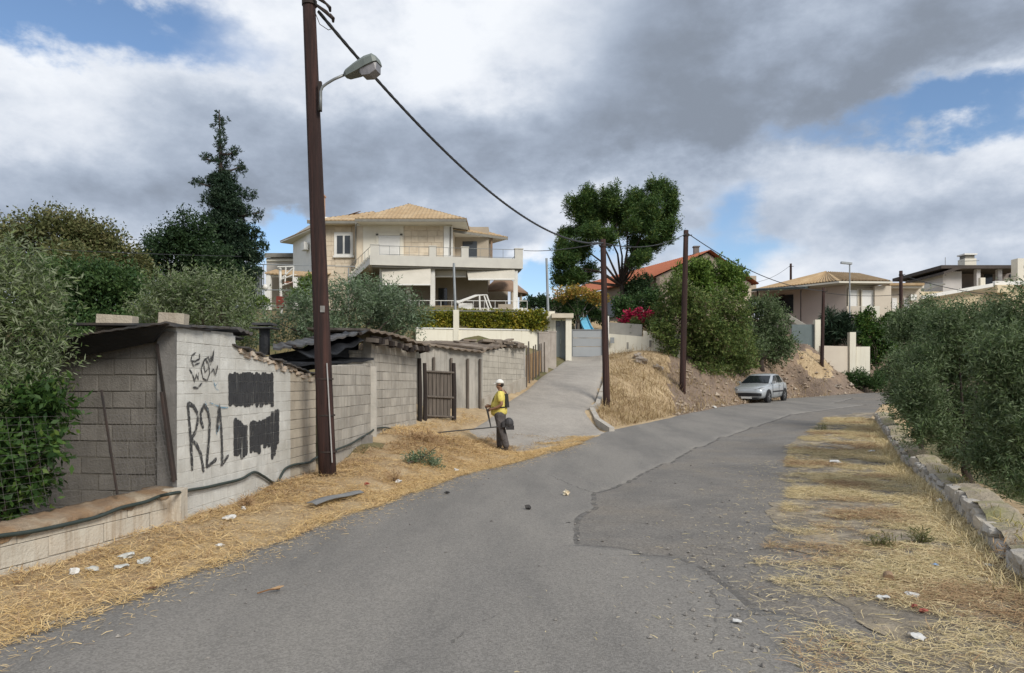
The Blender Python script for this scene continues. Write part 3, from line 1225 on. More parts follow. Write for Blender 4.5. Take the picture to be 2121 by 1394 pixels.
# concrete blocks weighing down the roof
for (x0, x1, y0, y1, d, lab) in ((208, 278, 656, 686, 8.5, "larger beige concrete block lying on the shed roof, nearer the olive tree"),
                                 (335, 385, 652, 672, 8.4, "smaller grey concrete block lying on the shed roof above the wall corner")):
    c = P((x0 + x1) / 2, (y0 + y1) / 2, d)
    w, h = (x1 - x0) / FOC * d, (y1 - y0) / FOC * d
    r0 = thing("roof_block", lab, "concrete block", (c.x, c.y, c.z - h / 2), "blocks weighing down the shed roof")
    o = link("solid_block", block_mesh(M_blk_warm, 1).copy(), None, r0)
    o.matrix_basis = Matrix.Translation(c + Vector((0, 0, 0))) @ Matrix.Rotation(.12, 4, 'Z') @ Matrix.Rotation(.05, 4, 'Y') @ Matrix.Diagonal((w, .2, h + .03, 1))


# ---------------------------------------------------------------- second shed
B0 = Vector((-3.13, 12.65))
B1 = Vector((-3.0, 15.5))
B2 = Vector((-2.50, 19.0))


def shed_b():
    root = thing("block_shed", "grey block shed with collapsing black roof sheets behind the near lamp pole", "shed", (B1.x, B1.y, g1(B1.x + .3, B1.y)))
    L1 = (B1 - B0).length
    L2 = (B2 - B1).length
    zt = prof([(0, on_wall(690, 758, B0, B1).z), (L1, on_wall(770, 752, B0, B1).z)])
    block_wall(root, B0, B1, lambda s: .2 + .1 * s, zt, .2, .40, .2, M_blk_grey, M_mort, 1, 11, .007, zstart=.02)
    zt = prof([(0, on_wall(771, 700, B1, B2).z), (L2 * .5, on_wall(820, 700, B1, B2).z), (L2, on_wall(864, 722, B1, B2).z)])
    block_wall(root, B1, B2, lambda s: .4 + .05 * s, zt, .2, .40, .2, M_blk_grey, M_mort, 1, 13, .009, zstart=.12)
    # return wall of the tall part, seen above the low wall
    zz = on_wall(771, 700, B1, B2).z
    block_wall(root, B1 + Vector((-.9, .18)), B1 + Vector((0, .02)), lambda s: .5, lambda s: zz - .25, .2, .4, .18, M_blk_grey, M_mort, 1, 14, .008, zstart=.5)
    mb = MB()
    mb.box((B1.x + .03, B1.y, 1.05), (.14, .16, 1.95), .1)
    mb.build("corner_post", pmat("plaster_pale", (.50, .47, .42), (.40, .38, .34), 4, .95, .01, 30), root)
    # roof: two sheets rising to a ridge above the corner, dark and open underneath
    ridge = P(762, 684, 15.0)
    low = P(566, 722, 13.6)
    rgt = P(880, 716, 19.0)
    corr_sheet("roof_sheet", low, ridge, ridge + Vector((-1.3, 3.2, .25)), low + Vector((-1.0, 3.0, .25)), 9, .014, M_sheet, root, .04, 3, .03, .06, 3)
    corr_sheet("roof_sheet", ridge + Vector((.05, -.05, .02)), rgt + Vector((.1, 0, 0)), rgt + Vector((-2.4, 1, .2)), ridge + Vector((-2.0, 2.6, .25)), 10, .016, M_sheet2, root, .05, 3, -.05, .10, 5)
    # ragged build-up under the right slope
    r = random.Random(6)
    for i in range(22):
        t = (i + .5) / 22
        p = ridge.lerp(rgt, t) + Vector((.06, 0, -.10 - r.uniform(0, .10) * (1.2 - t) - .04 * math.sin(t * 3.1)))
        mb = MB()
        mb.box(p, (r.uniform(.08, .14), r.uniform(.16, .32), r.uniform(.07, .14)), r.uniform(1.2, 1.9),
               Matrix.Rotation(r.uniform(-.3, .3), 3, 'X'))
        mb.build("roof_rubble", M_wood_d if i % 3 else M_wood, root)
    # folded black sheet hanging under the left slope, and a loose one on the wall head
    a, b = P(640, 742, 13.6), P(752, 706, 14.9)
    corr_sheet("hanging_sheet", a, b, b + Vector((-.5, .6, .22)), a + Vector((-.5, .6, .20)), 3, .03, M_felt_shadow, root, .02, 3, .06, .04, 9)
    a, b = P(600, 752, 13.2), P(772, 742, 15.2)
    corr_sheet("loose_sheet", a, b, b + Vector((-.9, .2, .02)), a + Vector((-.9, .2, .02)), 4, .012, M_felt_shadow, root, .05, 2, .02, .04, 10)
    mb = MB()
    a, b = P(575, 735, 13.8), P(762, 715, 15.3)
    mb.prism([a + Vector((-.3, .5, -.42)), b + Vector((-.3, .5, -.32)), b + Vector((-.3, .5, .15)), a + Vector((-.3, .5, .02))], (-.05, .06, 0))
    mb.build("gap_panel", M_felt_shadow, root)  # upright black panel across the gap under the left slope
    for t in (.2, .55, .9):
        q = low.lerp(ridge, t)
        mb = MB()
        mb.tube([q + Vector((.05, -.1, -.04)), q + Vector((-1.2, 3.0, .18))], .035, 6)
        mb.build("rafter", M_wood_d, root)


shed_b()

C0 = Vector((-2.72, 21.5))
C1 = Vector((-.95, 23.5))
C2 = Vector((.46, 28.0))


def shed_c():
    root = thing("block_shed", "low rendered block shed with a sagging brown roof at the driveway side", "shed", (C1.x, C1.y, g1(C1.x, C1.y)))
    L1 = (C1 - C0).length
    L2 = (C2 - C1).length
    M_r = pmat("stained_render", (.36, .345, .31), (.28, .265, .235), 2.4, .95, .012, 30, streak=(.15, .13, .11), c3=(.42, .39, .34), s3=.9)
    # grey rendered wall behind the yard gate
    mb = MB()
    mb.wallbox(C0, C1, .2, on_wall(880, 716, C0, C1).z, .2, 1, on_wall(1000, 727, C0, C1).z)
    mb.build("wall", M_r, root)
    zt = prof([(0, on_wall(1001, 727, C1, C2).z), (L2, on_wall(1085, 716, C1, C2).z)])
    block_wall(root, C1, C2, lambda s: float(.9 + .13 * s), zt, .2, .42, .2, pmat("block_pale", (.46, .425, .36), (.37, .34, .285), 2.5, .95, .012, 40, rnd=.08,
               streak=(.27, .24, .20)), M_mort, 1, 21, .005, zstart=.8, gap=.008)
    mb = MB()
    mb.wallbox(C2, C2 + Vector((-1.6, .6)), 1.2, on_wall(1085, 716, C1, C2).z - .01, .2, -1)
    mb.build("wall", M_r, root)
    # plinth that follows the slope of the drive
    mb = MB()
    a = C1 + Vector((.02, -1.6))
    mb.wallbox(C1 + Vector((.06, -.2)), C2 + Vector((.08, 0)), (.3, 1.0), g1(C1.x + .3, C1.y) + .35, .3, 1, g1(C2.x + .2, C2.y) + .42)
    mb.build("plinth", pmat("plinth_render", (.44, .40, .34), (.33, .30, .25), 2, .95, .02, 20, c3=(.27, .22, .17), s3=.9), root)
    p, q = P(872, 708, 21.3), P(1006, 727, 23.3)
    corr_sheet("roof_sheet", p, q, q + Vector((-2.2, 2.5, .30)), p + Vector((-1.5, 3.0, .30)), 9, .02, M_sheet2, root, .05, 3, .03, .05, 2)
    p2, q2 = P(1000, 722, 23.2), P(1092, 717, 28.0)
    corr_sheet("roof_sheet", p2, q2, q2 + Vector((-2.6, .8, .18)), p2 + Vector((-2.4, 1.5, .30)), 10, .03, M_sheet2, root, .06, 3, -.06, .10, 12)
    r = random.Random(8)
    for i in range(14):
        px = r.uniform(955, 1085)
        d = r.uniform(24.8, 27.5)
        p = P(px, 712 - r.uniform(0, 7), d)
        mb = MB()
        mb.box(p, (r.uniform(.25, .6), r.uniform(.2, .5), r.uniform(.05, .10)), r.uniform(0, 3), Matrix.Rotation(r.uniform(-.25, .25), 3, 'X'))
        mb.build("roof_tile", M_sheet2, root)
    for t in (.18, .45, .72, .93):
        q = C0.lerp(C1, t)
        mb = MB()
        mb.box((q.x + .05, q.y - .05, 1.5), (.07, .05, 1.9), .8)
        mb.build("stain_board", M_wood, root)


shed_c()


def yard_gate():
    a, b = XY(866, 19.3), XY(944, 20.6)
    za, zb_ = g1(a.x, a.y) - .05, g1(b.x, b.y) - .05
    root = thing("yard_gate", "rickety grey plank gate between dark posts beside the block shed", "gate", (a.x, a.y, za))
    for px, d, top, w in ((869, 19.3, 742, .13), (880, 19.5, 752, .12), (940, 20.5, 752, .14)):
        q = P(px, top, d)
        mb = MB()
        mb.tube([(q.x, q.y, za - .3), (q.x + .01, q.y, (za + q.z) / 2), (q.x - .01, q.y, q.z)], [w / 2, w / 2 * .95, w / 2 * .85], 7)
        mb.build("gate_post", M_wood_d, root)
    r = random.Random(3)
    u = (b - a)
    for i in range(7):
        t0 = .2 + .7 * i / 7
        p = a + u * t0
        top = 769 - 2 * r.random() + 3 * t0
        zt = P(0, top, p.y).z + r.uniform(-.03, .03)
        mb = MB()
        mb.box((p.x, p.y + .04, (za + .05 + zt) / 2), (.125, .03, zt - za - .05), math.atan2(u.y, u.x), Matrix.Rotation(r.uniform(-.02, .02), 3, 'Y'))
        mb.build("plank", M_wood, root)
    for py in (770, 822, 862):
        p0, p1 = P(880, py - 1, 19.5), P(942, py + 2, 20.5)
        mb = MB()
        mb.tube([p0, p1], .03, 6)
        mb.build("rail", M_wood, root)


yard_gate()


def low_wall():
    a, b = Vector((-5.0, 3.2)), Vector((-3.74, 8.12))
    root = thing("low_wall", "low beige block wall stained brown along its top, in front of the olive tree", "wall", (a.x, a.y, 0))
    L_ = (b - a).length
    u = (b - a).normalized()

    def zt_at(px, py):
        return on_wall(px, py, a, b).z
    s0 = wall_s(0, a, b)
    z0, z1 = zt_at(0, 1104), zt_at(372, 1012)
    zt = prof([(0, z0 - .06), (s0, z0), (L_, z1)])
    core = block_wall(root, a, b, lambda s: -.15, lambda s: zt(s) - .05, .185, .62, .22, M_lowall, M_mort, 1, 31, .003, zstart=-.09, gap=.008)
    # earth and moss caught on the wall head: ragged, uneven
    rr = random.Random(44)
    n_ = Vector((u.y, -u.x))
    cols = []
    for sa in np.arange(0, L_ + .03, .06):
        p = a + u * min(sa, L_)
        z = zt(min(sa, L_))
        row = []
        for off, dz in ((.012, -.055 - .05 * rr.random() ** 2), (.016, -.012), (-.02, .0), (-.10, .02), (-.20, .035), (-.27, .03), (-.29, -.06)):
            q = p + n_ * (off + rr.uniform(-.006, .006))
            row.append((q.x, q.y, z + dz + rr.uniform(-.012, .012)))
        cols.append(row)
    mb = MB()
    k = 7
    mb.add([v for c in cols for v in c], [(i * k + j, (i + 1) * k + j, (i + 1) * k + j + 1, i * k + j + 1) for i in range(len(cols) - 1) for j in range(k - 1)])
    mb.build("coping", M_lowtop, root, True)
    # paler plaster pier at the shed corner
    mb = MB()
    mb.box((b.x - .02, b.y - .06, zt(L_) / 2 - .02), (.22, .20, zt(L_) + .06), .1)
    mb.build("end_pier", M_lowall, root)
    # fence on the wall: posts and mesh
    f = thing("mesh_fence", "rusty iron posts with thin wire mesh standing on the low wall", "fence", (a.x, a.y, z0))
    off = Vector((-u.y, u.x)) * .13
    pa = P(243, 1024, 7.35)
    pb = P(210, 808, 7.35)
    mb = MB()
    mb.tube([pa, pb], .014, 6)
    mb.build("fence_post", M_iron, f)
    pc, pd = P(360, 998, 8.05), P(334, 812, 8.05)
    mb = MB()
    mb.tube([pc, pd], .02, 6)
    mb.build("fence_post", M_iron, f)
    # post hidden in the olive, carries the mesh on to the left
    pe, pf = P(-190, 1110, 5.6), P(-215, 800, 5.6)
    mb = MB()
    mb.tube([pe, pf], .014, 6)
    mb.build("fence_post", M_iron, f)
    M_wire = pmat("fence_wire", (.10, .095, .09), (.07, .06, .055), 30, .7)
    for (b0, t0, b1, t1, wr) in ((pa, pb, pc, pd, .0026), (pe, pf, pa, pb, .0012)):
        mb = MB()
        kx, kz = 15, 13
        for i in range(kx + 1):
            s = i / kx
            mb.tube([b0.lerp(b1, s) + Vector((0, 0, .05)), t0.lerp(t1, s) - Vector((0, 0, .25))], wr, 3, False)
        for j in range(kz + 1):
            s = j / kz
            q0, q1 = b0.lerp(t0 - Vector((0, 0, .25)), s), b1.lerp(t1 - Vector((0, 0, .25)), s)
            mb.tube([q0, q0.lerp(q1, .5) - Vector((0, 0, .012)), q1], wr, 3, False)
        mb.build("wire_mesh", M_wire, f)


low_wall()


def hose():
    r = .019
    pts = []
    lw0, lw1 = Vector((-5.0, 3.2)), Vector((-3.74, 8.12))
    for px, py in ((-160, 1136), (-60, 1120), (0, 1110), (60, 1102), (120, 1090), (200, 1071), (250, 1052), (300, 1040), (330, 1028)):
        pts.append(on_wall(px, py, lw0, lw1, .036))
    pts += [on_wall(352, 1023, lw0, lw1, .20), on_wall(376, 1019, A0, A1, .15)]
    for px, py in ((400, 1014), (425, 1010), (460, 1002), (500, 992), (526, 978), (545, 986), (572, 1000), (590, 972), (612, 962), (640, 958), (655, 948)):
        pts.append(on_wall(px, py, A0, A1, .036))
    for px, py in ((700, 930), (725, 920), (745, 908), (766, 896)):
        pts.append(on_wall(px, py, B0, B1, .05))
    for px, py in ((778, 888), (800, 886), (830, 893), (855, 896)):
        pts.append(on_wall(px, py, B1, B2, .05))
    # smooth by Catmull-Rom
    fine = []
    for i in range(len(pts) - 1):
        p0, p1, p2, p3 = pts[max(i - 1, 0)], pts[i], pts[i + 1], pts[min(i + 2, len(pts) - 1)]
        for t in np.linspace(0, 1, 6)[:-1]:
            fine.append(.5 * ((2 * p1) + (-p0 + p2) * t + (2 * p0 - 5 * p1 + 4 * p2 - p3) * t * t + (-p0 + 3 * p1 - 3 * p2 + p3) * t ** 3))
    o = MB().tube(fine, r, 8).build("water_hose", pmat("hose_rubber", (.028, .042, .038), (.045, .055, .05), 6, .55), smooth=True)
    tag(o, "dark green hose hung in waves along the foot of the shed walls", "hose")


hose()


def stake_fence():
    a, b = XY(1090, 28.3), XY(1128, 32.6)
    root = thing("stake_fence", "old wooden stakes with rusty sheet beside the driveway above the low shed", "fence", (a.x, a.y, g1(a.x, a.y)))
    r = random.Random(2)
    for i in range(7):
        t = i / 6
        q = a.lerp(b, t)
        z = g1(q.x, q.y) - .1
        zt = P(0, 712 - 4 * t + r.uniform(-5, 8), q.y).z
        mb = MB()
        mb.tube([(q.x, q.y, z - .2), (q.x + r.uniform(-.05, .05), q.y, zt)], [.035, .028], 6)
        mb.build("stake", M_wood, root)
    mb = MB()
    mb.wallbox(a + Vector((-.12, .02)), b + Vector((-.12, .02)), (g1(a.x, a.y), g1(b.x, b.y)), P(0, 738, 28.3).z, .03, 1, P(0, 725, 32.6).z)
    mb.build("rusty_sheet", pmat("ochre_sheet", (.34, .22, .11), (.25, .16, .085), 3, .9, .01, 20), root)
    for (px, d, y0, y1, w, lab) in ((1124, 33.0, 690, 768, .42, "squat weathered grey concrete pillar at the end of the stake fence"),
                                    (1142, 34.6, 688, 758, .40, "pinkish weathered pillar between the stake fence and the door porch")):
        q = P(px, y0, d)
        zb = g1(q.x, q.y) - .2
        mb = MB()
        mb.box((q.x, q.y, (q.z + zb) / 2), (w, .35, q.z - zb), .2)
        mb.box((q.x, q.y, q.z + .02), (w * 1.08, .38, .06), .2)
        o = mb.build("pillar", pmat("pillar_render", (.43, .38, .33), (.33, .29, .25), 2.5, .95, .015, 20, streak=(.24, .21, .18)))
        tag(o, lab, "pillar")


stake_fence()


# ================================================================ houses and garden walls
def pxbox(mb, x0, x1, y0, y1, d, thick, d1=None):
    """upright slab whose front shows from pixel x0..x1, y0..y1 at depth d (d1 at its right end)"""
    d1 = d if d1 is None else d1
    a, b = XY(x0, d), XY(x1, d1)
    z0, z1 = P(0, y1, d).z, P(0, y0, d).z
    return mb.wallbox(a, b, z0, z1, thick, 1)


def part_box(root, name, mat, x0, x1, y0, y1, d, thick, d1=None):
    return pxbox(MB(), x0, x1, y0, y1, d, thick, d1).build(name, mat, root)


def tile_slope(mb, e0, e1, up, R, la, lb, pitch=.24, amp=.035, rows=10):
    """barrel-tiled slope: eave e0->e1, up = unit-ish vector up the slope, R run length; la/lb = hip insets at each end"""
    e0, e1, up = Vector(e0), Vector(e1), Vector(up).normalized()
    Lg = (e1 - e0).length
    u = (e1 - e0).normalized()
    nrm = u.cross(up)
    if nrm.z < 0:
        nrm = -nrm
    nx = int(Lg / pitch * 4)
    cols = []
    for i in range(nx + 1):
        s = Lg * i / nx
        rm = R
        if la > 1e-4:
            rm = min(rm, R * s / la)
        if lb > 1e-4:
            rm = min(rm, R * (Lg - s) / lb)
        rm = max(rm, .02)
        bumpz = amp * (.5 + .5 * math.cos(s / pitch * 2 * math.pi))
        col = []
        for j in range(rows + 1):
            rr = rm * j / rows
            step = .018 * (1 - (rr / .38) % 1.0)
            col.append(e0 + u * s + up * rr + nrm * (bumpz + step))
        cols.append(col)
    vs_ = [p for c in cols for p in c]
    # front lip thickness
    k = rows + 1
    fs = []
    for i in range(nx):
        for j in range(rows):
            a = i * k + j
            fs.append((a, a + k, a + k + 1, a + 1))
    o = len(vs_)
    vs_ += [c[0] - nrm * .07 for c in cols]
    for i in range(nx):
        fs.append((i * k, o + i, o + i + 1, (i + 1) * k))
    mb.add(vs_, fs)


M_tile = pmat("roof_tile_ochre", (.42, .295, .165), (.34, .235, .13), 5, .85, .01, 30, c3=(.46, .345, .21), s3=1.2)
M_tile_red = pmat("roof_tile_red", (.42, .145, .075), (.33, .11, .06), 5, .85, .01, 30)
M_stone = pmat("house_stone_facing", (.66, .57, .44), (.57, .48, .365), 2.2, .85, .006, 18, c3=(.62, .55, .44), s3=.8)
M_plaster = pmat("house_plaster", (.72, .68, .58), (.66, .62, .53), 1.0, .85, .003, 30)
M_white = pmat("white_paint", (.76, .745, .70), (.70, .69, .65), 1.5, .7, .002, 30)
M_balc = pmat("balcony_paint", (.58, .56, .50), (.52, .50, .45), 1.5, .8, .002, 30)
M_soffit = pmat("soffit", (.70, .66, .57), (.65, .61, .52), 1.5, .85)
M_cream = pmat("cream_wall", (.75, .71, .59), (.70, .66, .55), .8, .85, .004, 25, streak=(.62, .57, .46))
M_shut = pmat("shutter_white", (.74, .73, .70), (.70, .69, .66), 2, .6)
M_glass = pmat("window_glass", (.03, .035, .04), (.05, .055, .06), 1, .08, spec=.6)
M_rail = pmat("rail_grey", (.30, .31, .31), (.25, .26, .26), 5, .5, metal=.4)
M_awn = pmat("awning_canvas", (.57, .53, .45), (.51, .475, .40), 2, .85)
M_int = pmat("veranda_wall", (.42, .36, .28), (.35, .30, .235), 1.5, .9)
M_edge = pmat("eave_edge", (.23, .22, .19), (.18, .17, .15), 3, .8)


def railing(root, pts, h, n, mat, r=.016, name="railing"):
    mb = MB()
    for a, b in zip(pts, pts[1:]):
        a, b = Vector(a), Vector(b)
        for k in (1.0, .12):
            mb.tube([a + Vector((0, 0, h * k)), b + Vector((0, 0, h * k))], r, 5, False)
        m = max(2, int((b - a).length / n))
        for i in range(m + 1):
            q = a.lerp(b, i / m)
            mb.tube([q, q + Vector((0, 0, h))], r * .7, 4, False)
    return mb.build(name, mat, root)


def main_house():
    D0 = 44.0
    root = thing("villa", "two-storey beige villa with ochre tiled roof and white balcony on the rise", "house", P(850, 640, D0))
    zf, ze = P(0, 640, D0).z, P(0, 462, 43.0).z
    zslab_t, zslab_b = P(0, 528, 42).z, P(0, 549, 42).z
    # core volume (behind everything), ground floor and upper floor
    mb = MB()
    pxbox(mb, 668, 736, 452, 660, 44.6, 6)
    mb.build("wall", M_stone, root)
    part_box(root, "wall", M_stone, 735, 936, 452, 560, 44.0, 6)            # centre bay upper
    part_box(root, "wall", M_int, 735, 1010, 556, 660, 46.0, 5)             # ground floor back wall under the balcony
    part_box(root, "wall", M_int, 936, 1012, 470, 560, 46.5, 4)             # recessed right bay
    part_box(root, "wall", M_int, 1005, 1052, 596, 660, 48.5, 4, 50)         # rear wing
    # pale plaster panel around the door, white quoin at the bay's right end
    part_box(root, "pilaster", M_white, 919, 937, 468, 545, 43.93, .3)
    part_box(root, "door_surround", M_plaster, 752, 836, 462, 545, 43.96, .1)
    # stone facing courses: separate slabs on the two visible stone fields
    r = random.Random(5)
    M_sl = pmat("facing_slab", (.66, .57, .44), (.58, .485, .365), 3, .85, .006, 18, rnd=.08)
    for (xa, xb, ya, yb, dd) in ((838, 918, 465, 540, 43.97), (672, 694, 458, 600, 44.57), (729, 736, 458, 600, 44.57), (694, 729, 534, 600, 44.57), (694, 729, 458, 482, 44.57)):
        y = ya
        while y < yb - 3:
            hh = r.choice((9, 11, 13))
            x = xa
            while x < xb - 2:
                ww = min(r.choice((14, 20, 26)), xb - x)
                mb = MB()
                pxbox(mb, x + .25, x + ww - .25, y + .25, min(y + hh, yb) - .25, dd - r.uniform(.0, .012), .05)
                mb.build("stone_slab", M_sl, root)
                x += ww
            y += hh
    # window in the left bay
    w = part_box(root, "window", M_white, 692, 731, 481, 532, 44.52, .12)
    fr = part_box(w_root(root), "window_pane", M_glass, 698, 710, 488, 525, 44.49, .05)
    fr2 = part_box(w_root(root), "window_pane", M_glass, 714, 725, 488, 525, 44.49, .05)
    part_box(root, "window_sill", M_white, 690, 733, 529, 533, 44.42, .2)
    # shuttered balcony door
    d_ = part_box(root, "balcony_door", M_shut, 784, 828, 488, 546, 43.93, .1)
    mb = MB()
    for i in range(22):
        z = P(0, 546, 43.9).z + i * .075
        a, b = XY(787, 43.9), XY(825, 43.9)
        mb.wallbox(a, b, z, z + .055, .03, 1)
    mb.build("shutter_slats", M_shut, root)
    part_box(root, "door_frame", M_plaster, 779, 783.5, 484, 546, 43.9, .1)
    part_box(root, "door_frame", M_plaster, 828.5, 833, 484, 546, 43.9, .1)
    part_box(root, "door_frame", M_plaster, 779, 833, 483, 487.5, 43.9, .1)
    part_box(root, "balcony_door", M_glass, 958, 988, 500, 549, 46.45, .1)
    for px, y0, y1, dd in ((737, 462, 545, 43.92), (671, 462, 600, 44.5), (933, 470, 528, 43.9)):
        mb = MB()
        mb.tube([P(px, y1, dd), P(px, y0, dd)], .045, 6)
        mb.build("downpipe", M_edge, root)
    # left wing turned away, with air conditioner
    a, b = XY(669, 44.8), XY(607, 50.5)
    mb = MB()
    mb.wallbox(b, a, P(0, 640, 50).z, P(0, 497, 50.6).z + .3, .3, 1)
    mb.build("wall", M_white, root)
    q = P(636, 512, 47.6)
    mb = MB()
    mb.box(q + Vector((-.10, -.22, 0)), (.75, .28, .5), -1.03)
    ac = mb.build("air_conditioner", M_white, root)
    # balcony slab with fascia, running slightly away to the right
    A_, B_ = XY(766, 41.9), XY(1083, 43.3)
    mb = MB()
    mb.wallbox(A_, B_, zslab_b, zslab_t + .0, 3.6, 1)
    mb.build("balcony_slab", M_balc, root)
    mb = MB()
    mb.wallbox(A_ + Vector((.1, .12)), B_ + Vector((-.1, .12)), zslab_b - .10, zslab_b - .004, 3.2, 1)
    mb.build("slab_beam", M_edge, root)
    U = (B_ - A_)
    for px, wpx in ((775, 17), (893, 14), (960, 15), (1074, 17)):
        t = (px - 766) / (1083 - 766)
        c = A_ + U * t
        hw = wpx / FOC * 42.5
        mb = MB()
        mb.box((c.x, c.y + .13, zslab_t + .29), (hw, .24, .60), math.atan2(U.y, U.x))
        mb.box((c.x, c.y + .13, zslab_t + .60), (hw + .06, .30, .05), math.atan2(U.y, U.x))
        mb.build("balcony_post", M_balc, root)
    for xa, xb in ((785, 885), (901, 952), (968, 1065)):
        pa, pb = A_ + U * ((xa - 766) / 317), A_ + U * ((xb - 766) / 317)
        railing(root, [(pa.x, pa.y + .12, zslab_t), (pb.x, pb.y + .12, zslab_t)], .55, .55, M_rail)
    # right end railing going back, left stair flight with railing
    pb = B_ + Vector((-.1, .2))
    railing(root, [(pb.x, pb.y, zslab_t), (pb.x - .6, pb.y + 3.2, zslab_t)], .55, .6, M_rail)
    s0 = Vector((A_.x + .1, A_.y + .1, zslab_t))
    s1 = P(716, 578, 45.2)
    mb = MB()
    n_ = 11
    for i in range(n_):
        t0, t1 = i / n_, (i + 1) / n_
        p = s0.lerp(s1, t0)
        q = s0.lerp(s1, t1)
        mb.box(((p.x + q.x) / 2, (p.y + q.y) / 2 + .45, p.z - .09), (abs(p.x - q.x) + .08, 1.0, .16))
    mb.build("stair_flight", M_plaster, root)
    railing(root, [s0 + Vector((0, -.05, .0)), s1], .55, .5, M_rail)
    mb = MB()
    mb.prism([s0 + Vector((0, -.1, -.05)), s1 + Vector((0, -.1, -.05)), s1 + Vector((0, -.1, -.45)), s0 + Vector((0, -.1, -.45))], (0, .08, 0))
    mb.build("stair_string", M_white, root)
    # ground floor columns
    for px, wp, dd in ((896, 9, 42.8), (1068, 9, 43.4), (845, 9, 43.2), (791, 10, 42.6)):
        c = XY(px, dd)
        mb = MB()
        mb.box((c.x, c.y + .15, (zf + zslab_b) / 2 - .05), (wp / FOC * dd, .28, zslab_b - zf - .1))
        mb.build("column", M_white, root)
    # awnings hanging from the slab
    for (xa, xb, ya, yb, dd, out) in ((790, 892, 556, 590, 42.2, .9), (967, 1066, 559, 579, 42.9, .5), (898, 966, 556, 573, 43.1, .02)):
        p0, p1 = P(xa, ya, dd + .4), P(xb, ya, dd + .4)
        q0, q1 = P(xa + 3, yb, dd + .4 - out), P(xb, yb, dd + .4 - out)
        mb = MB()
        mb.prism([p0, p1, q1, q0], (0, .05, .0))
        aw = mb.build("awning", M_awn, root)
        mb = MB()
        mb.tube([q0, q1], .05, 6)
        mb.build("awning_bar", M_white, root)
    part_box(root, "doorway", M_glass, 908, 926, 597, 640, 45.9, .1)
    # upper right bay: rusty pipe column
    c = P(1018, 486, 46.8)
    mb = MB()
    mb.tube([(c.x, c.y, zslab_t), (c.x, c.y, c.z)], .07, 8)
    mb.build("pipe_column", pmat("pipe_rust", (.30, .20, .13), (.22, .15, .10), 4, .8), root)
    # ---- roofs
    def roof(name, ex0, ex1, d, z, over_side, run, rise, insl, insr, d1=None):
        d1 = d if d1 is None else d1
        e0, e1 = XY(ex0, d), XY(ex1, d1)
        e0 = Vector((e0.x, e0.y, z))
        e1 = Vector((e1.x, e1.y, z))
        u = (e1 - e0).normalized()
        back = Vector((-u.y, u.x, 0))
        Rl = math.hypot(run, rise)
        up = back * run + Vector((0, 0, rise))
        mb = MB()
        tile_slope(mb, e0, e1, up, Rl, insl, insr)
        Lg = (e1 - e0).length
        # side slopes
        if insl > 0:
            tile_slope(mb, e0 + back * run * 2, e0, u * insl + Vector((0, 0, rise)), math.hypot(insl, rise), run, run)
        if insr > 0:
            tile_slope(mb, e1, e1 + back * run * 2, -u * insr + Vector((0, 0, rise)), math.hypot(insr, rise), run, run)
        tile_slope(mb, e1 + back * run * 2, e0 + back * run * 2, -back * run + Vector((0, 0, rise)), Rl, insr, insl)
        mb.build(name, M_tile, root)
        # soffit and eave board
        mb = MB()
        mb.prism([e0 + Vector((.04, .04, -.13)) + u * .02, e1 + Vector((0, .04, -.13)) - u * .04, e1 + back * run * 2 + Vector((0, 0, -.13)) - u * .04,
                  e0 + back * run * 2 + Vector((0, 0, -.13)) + u * .04], (0, 0, .05))
        mb.build("soffit", M_soffit, root)
        mb = MB()
        mb.prism([e0 + Vector((0, -.02, -.17)), e1 + Vector((0, -.02, -.17)), e1 + Vector((0, -.02, -.02)), e0 + Vector((0, -.02, -.02))], (0, .05, 0))
        mb.build("eave_board", M_edge, root)
        return e0, e1

    zc = P(0, 453, 42.9).z
    roof("roof", 735, 966, 42.9, zc, 0, 4.6, 2.05, 2.7, 4.2)
    roof("roof", 636, 800, 43.9, P(0, 457, 43.9).z, 0, 4.2, 1.55, 3.3, 1.6)
    roof("roof", 930, 1052, 44.6, P(0, 474, 44.6).z, 0, 3.4, 1.35, 1.2, 2.6, 47.2)
    # rear-left eave of the wing, dropping away from the camera
    e0, e1 = P(580, 500, 50.6), P(666, 462, 44.9)
    mb = MB()
    u = (e1 - e0).normalized()
    tile_slope(mb, e0, Vector((e1.x, e1.y, e0.z)), Vector((.75, .65, .42)), 3.0, 1.5, 0)
    mb.build("roof", M_tile, root)
    mb = MB()
    mb.prism([e0 + Vector((0, 0, -.1)), Vector((e1.x, e1.y, e0.z - .1)), Vector((e1.x + 2.6, e1.y + 2, e0.z - .1)), e0 + Vector((2.0, 1.7, -.1))], (0, 0, .05))
    mb.build("soffit", M_soffit, root)
    # soffit panel below the centre roof reaching back to the wall (pale band)
    part_box(root, "frieze", M_plaster, 737, 934, 460, 468, 43.95, .1)
    # round rear terrace roof at the right
    c = P(1040, 560, 48.5)
    mb = MB()
    pts = []
    k = 20
    zz = P(0, 607, 48.5).z
    for i in range(k + 1):
        a = -math.pi * .75 + math.pi * 1.1 * i / k
        pts.append((c.x + 1.75 * math.cos(a), c.y + 1.75 * math.sin(a)))
    vs_ = [(c.x, c.y, zz + 1.35)] + [(x, y, zz) for x, y in pts] + [(x, y, zz - .12) for x, y in pts] + [(c.x, c.y, zz + 1.1)]
    fs = []
    for i in range(k):
        fs += [(0, 1 + i, 2 + i), (1 + i, 1 + k + 1 + i, 2 + k + 1 + i, 2 + i), (len(vs_) - 1, 2 + k + 1 + i, 1 + k + 1 + i)]
    mb.add(vs_, fs)
    mb.build("terrace_roof", pmat("terrace_roof_wood", (.30, .20, .14), (.23, .155, .11), 3, .85), root)
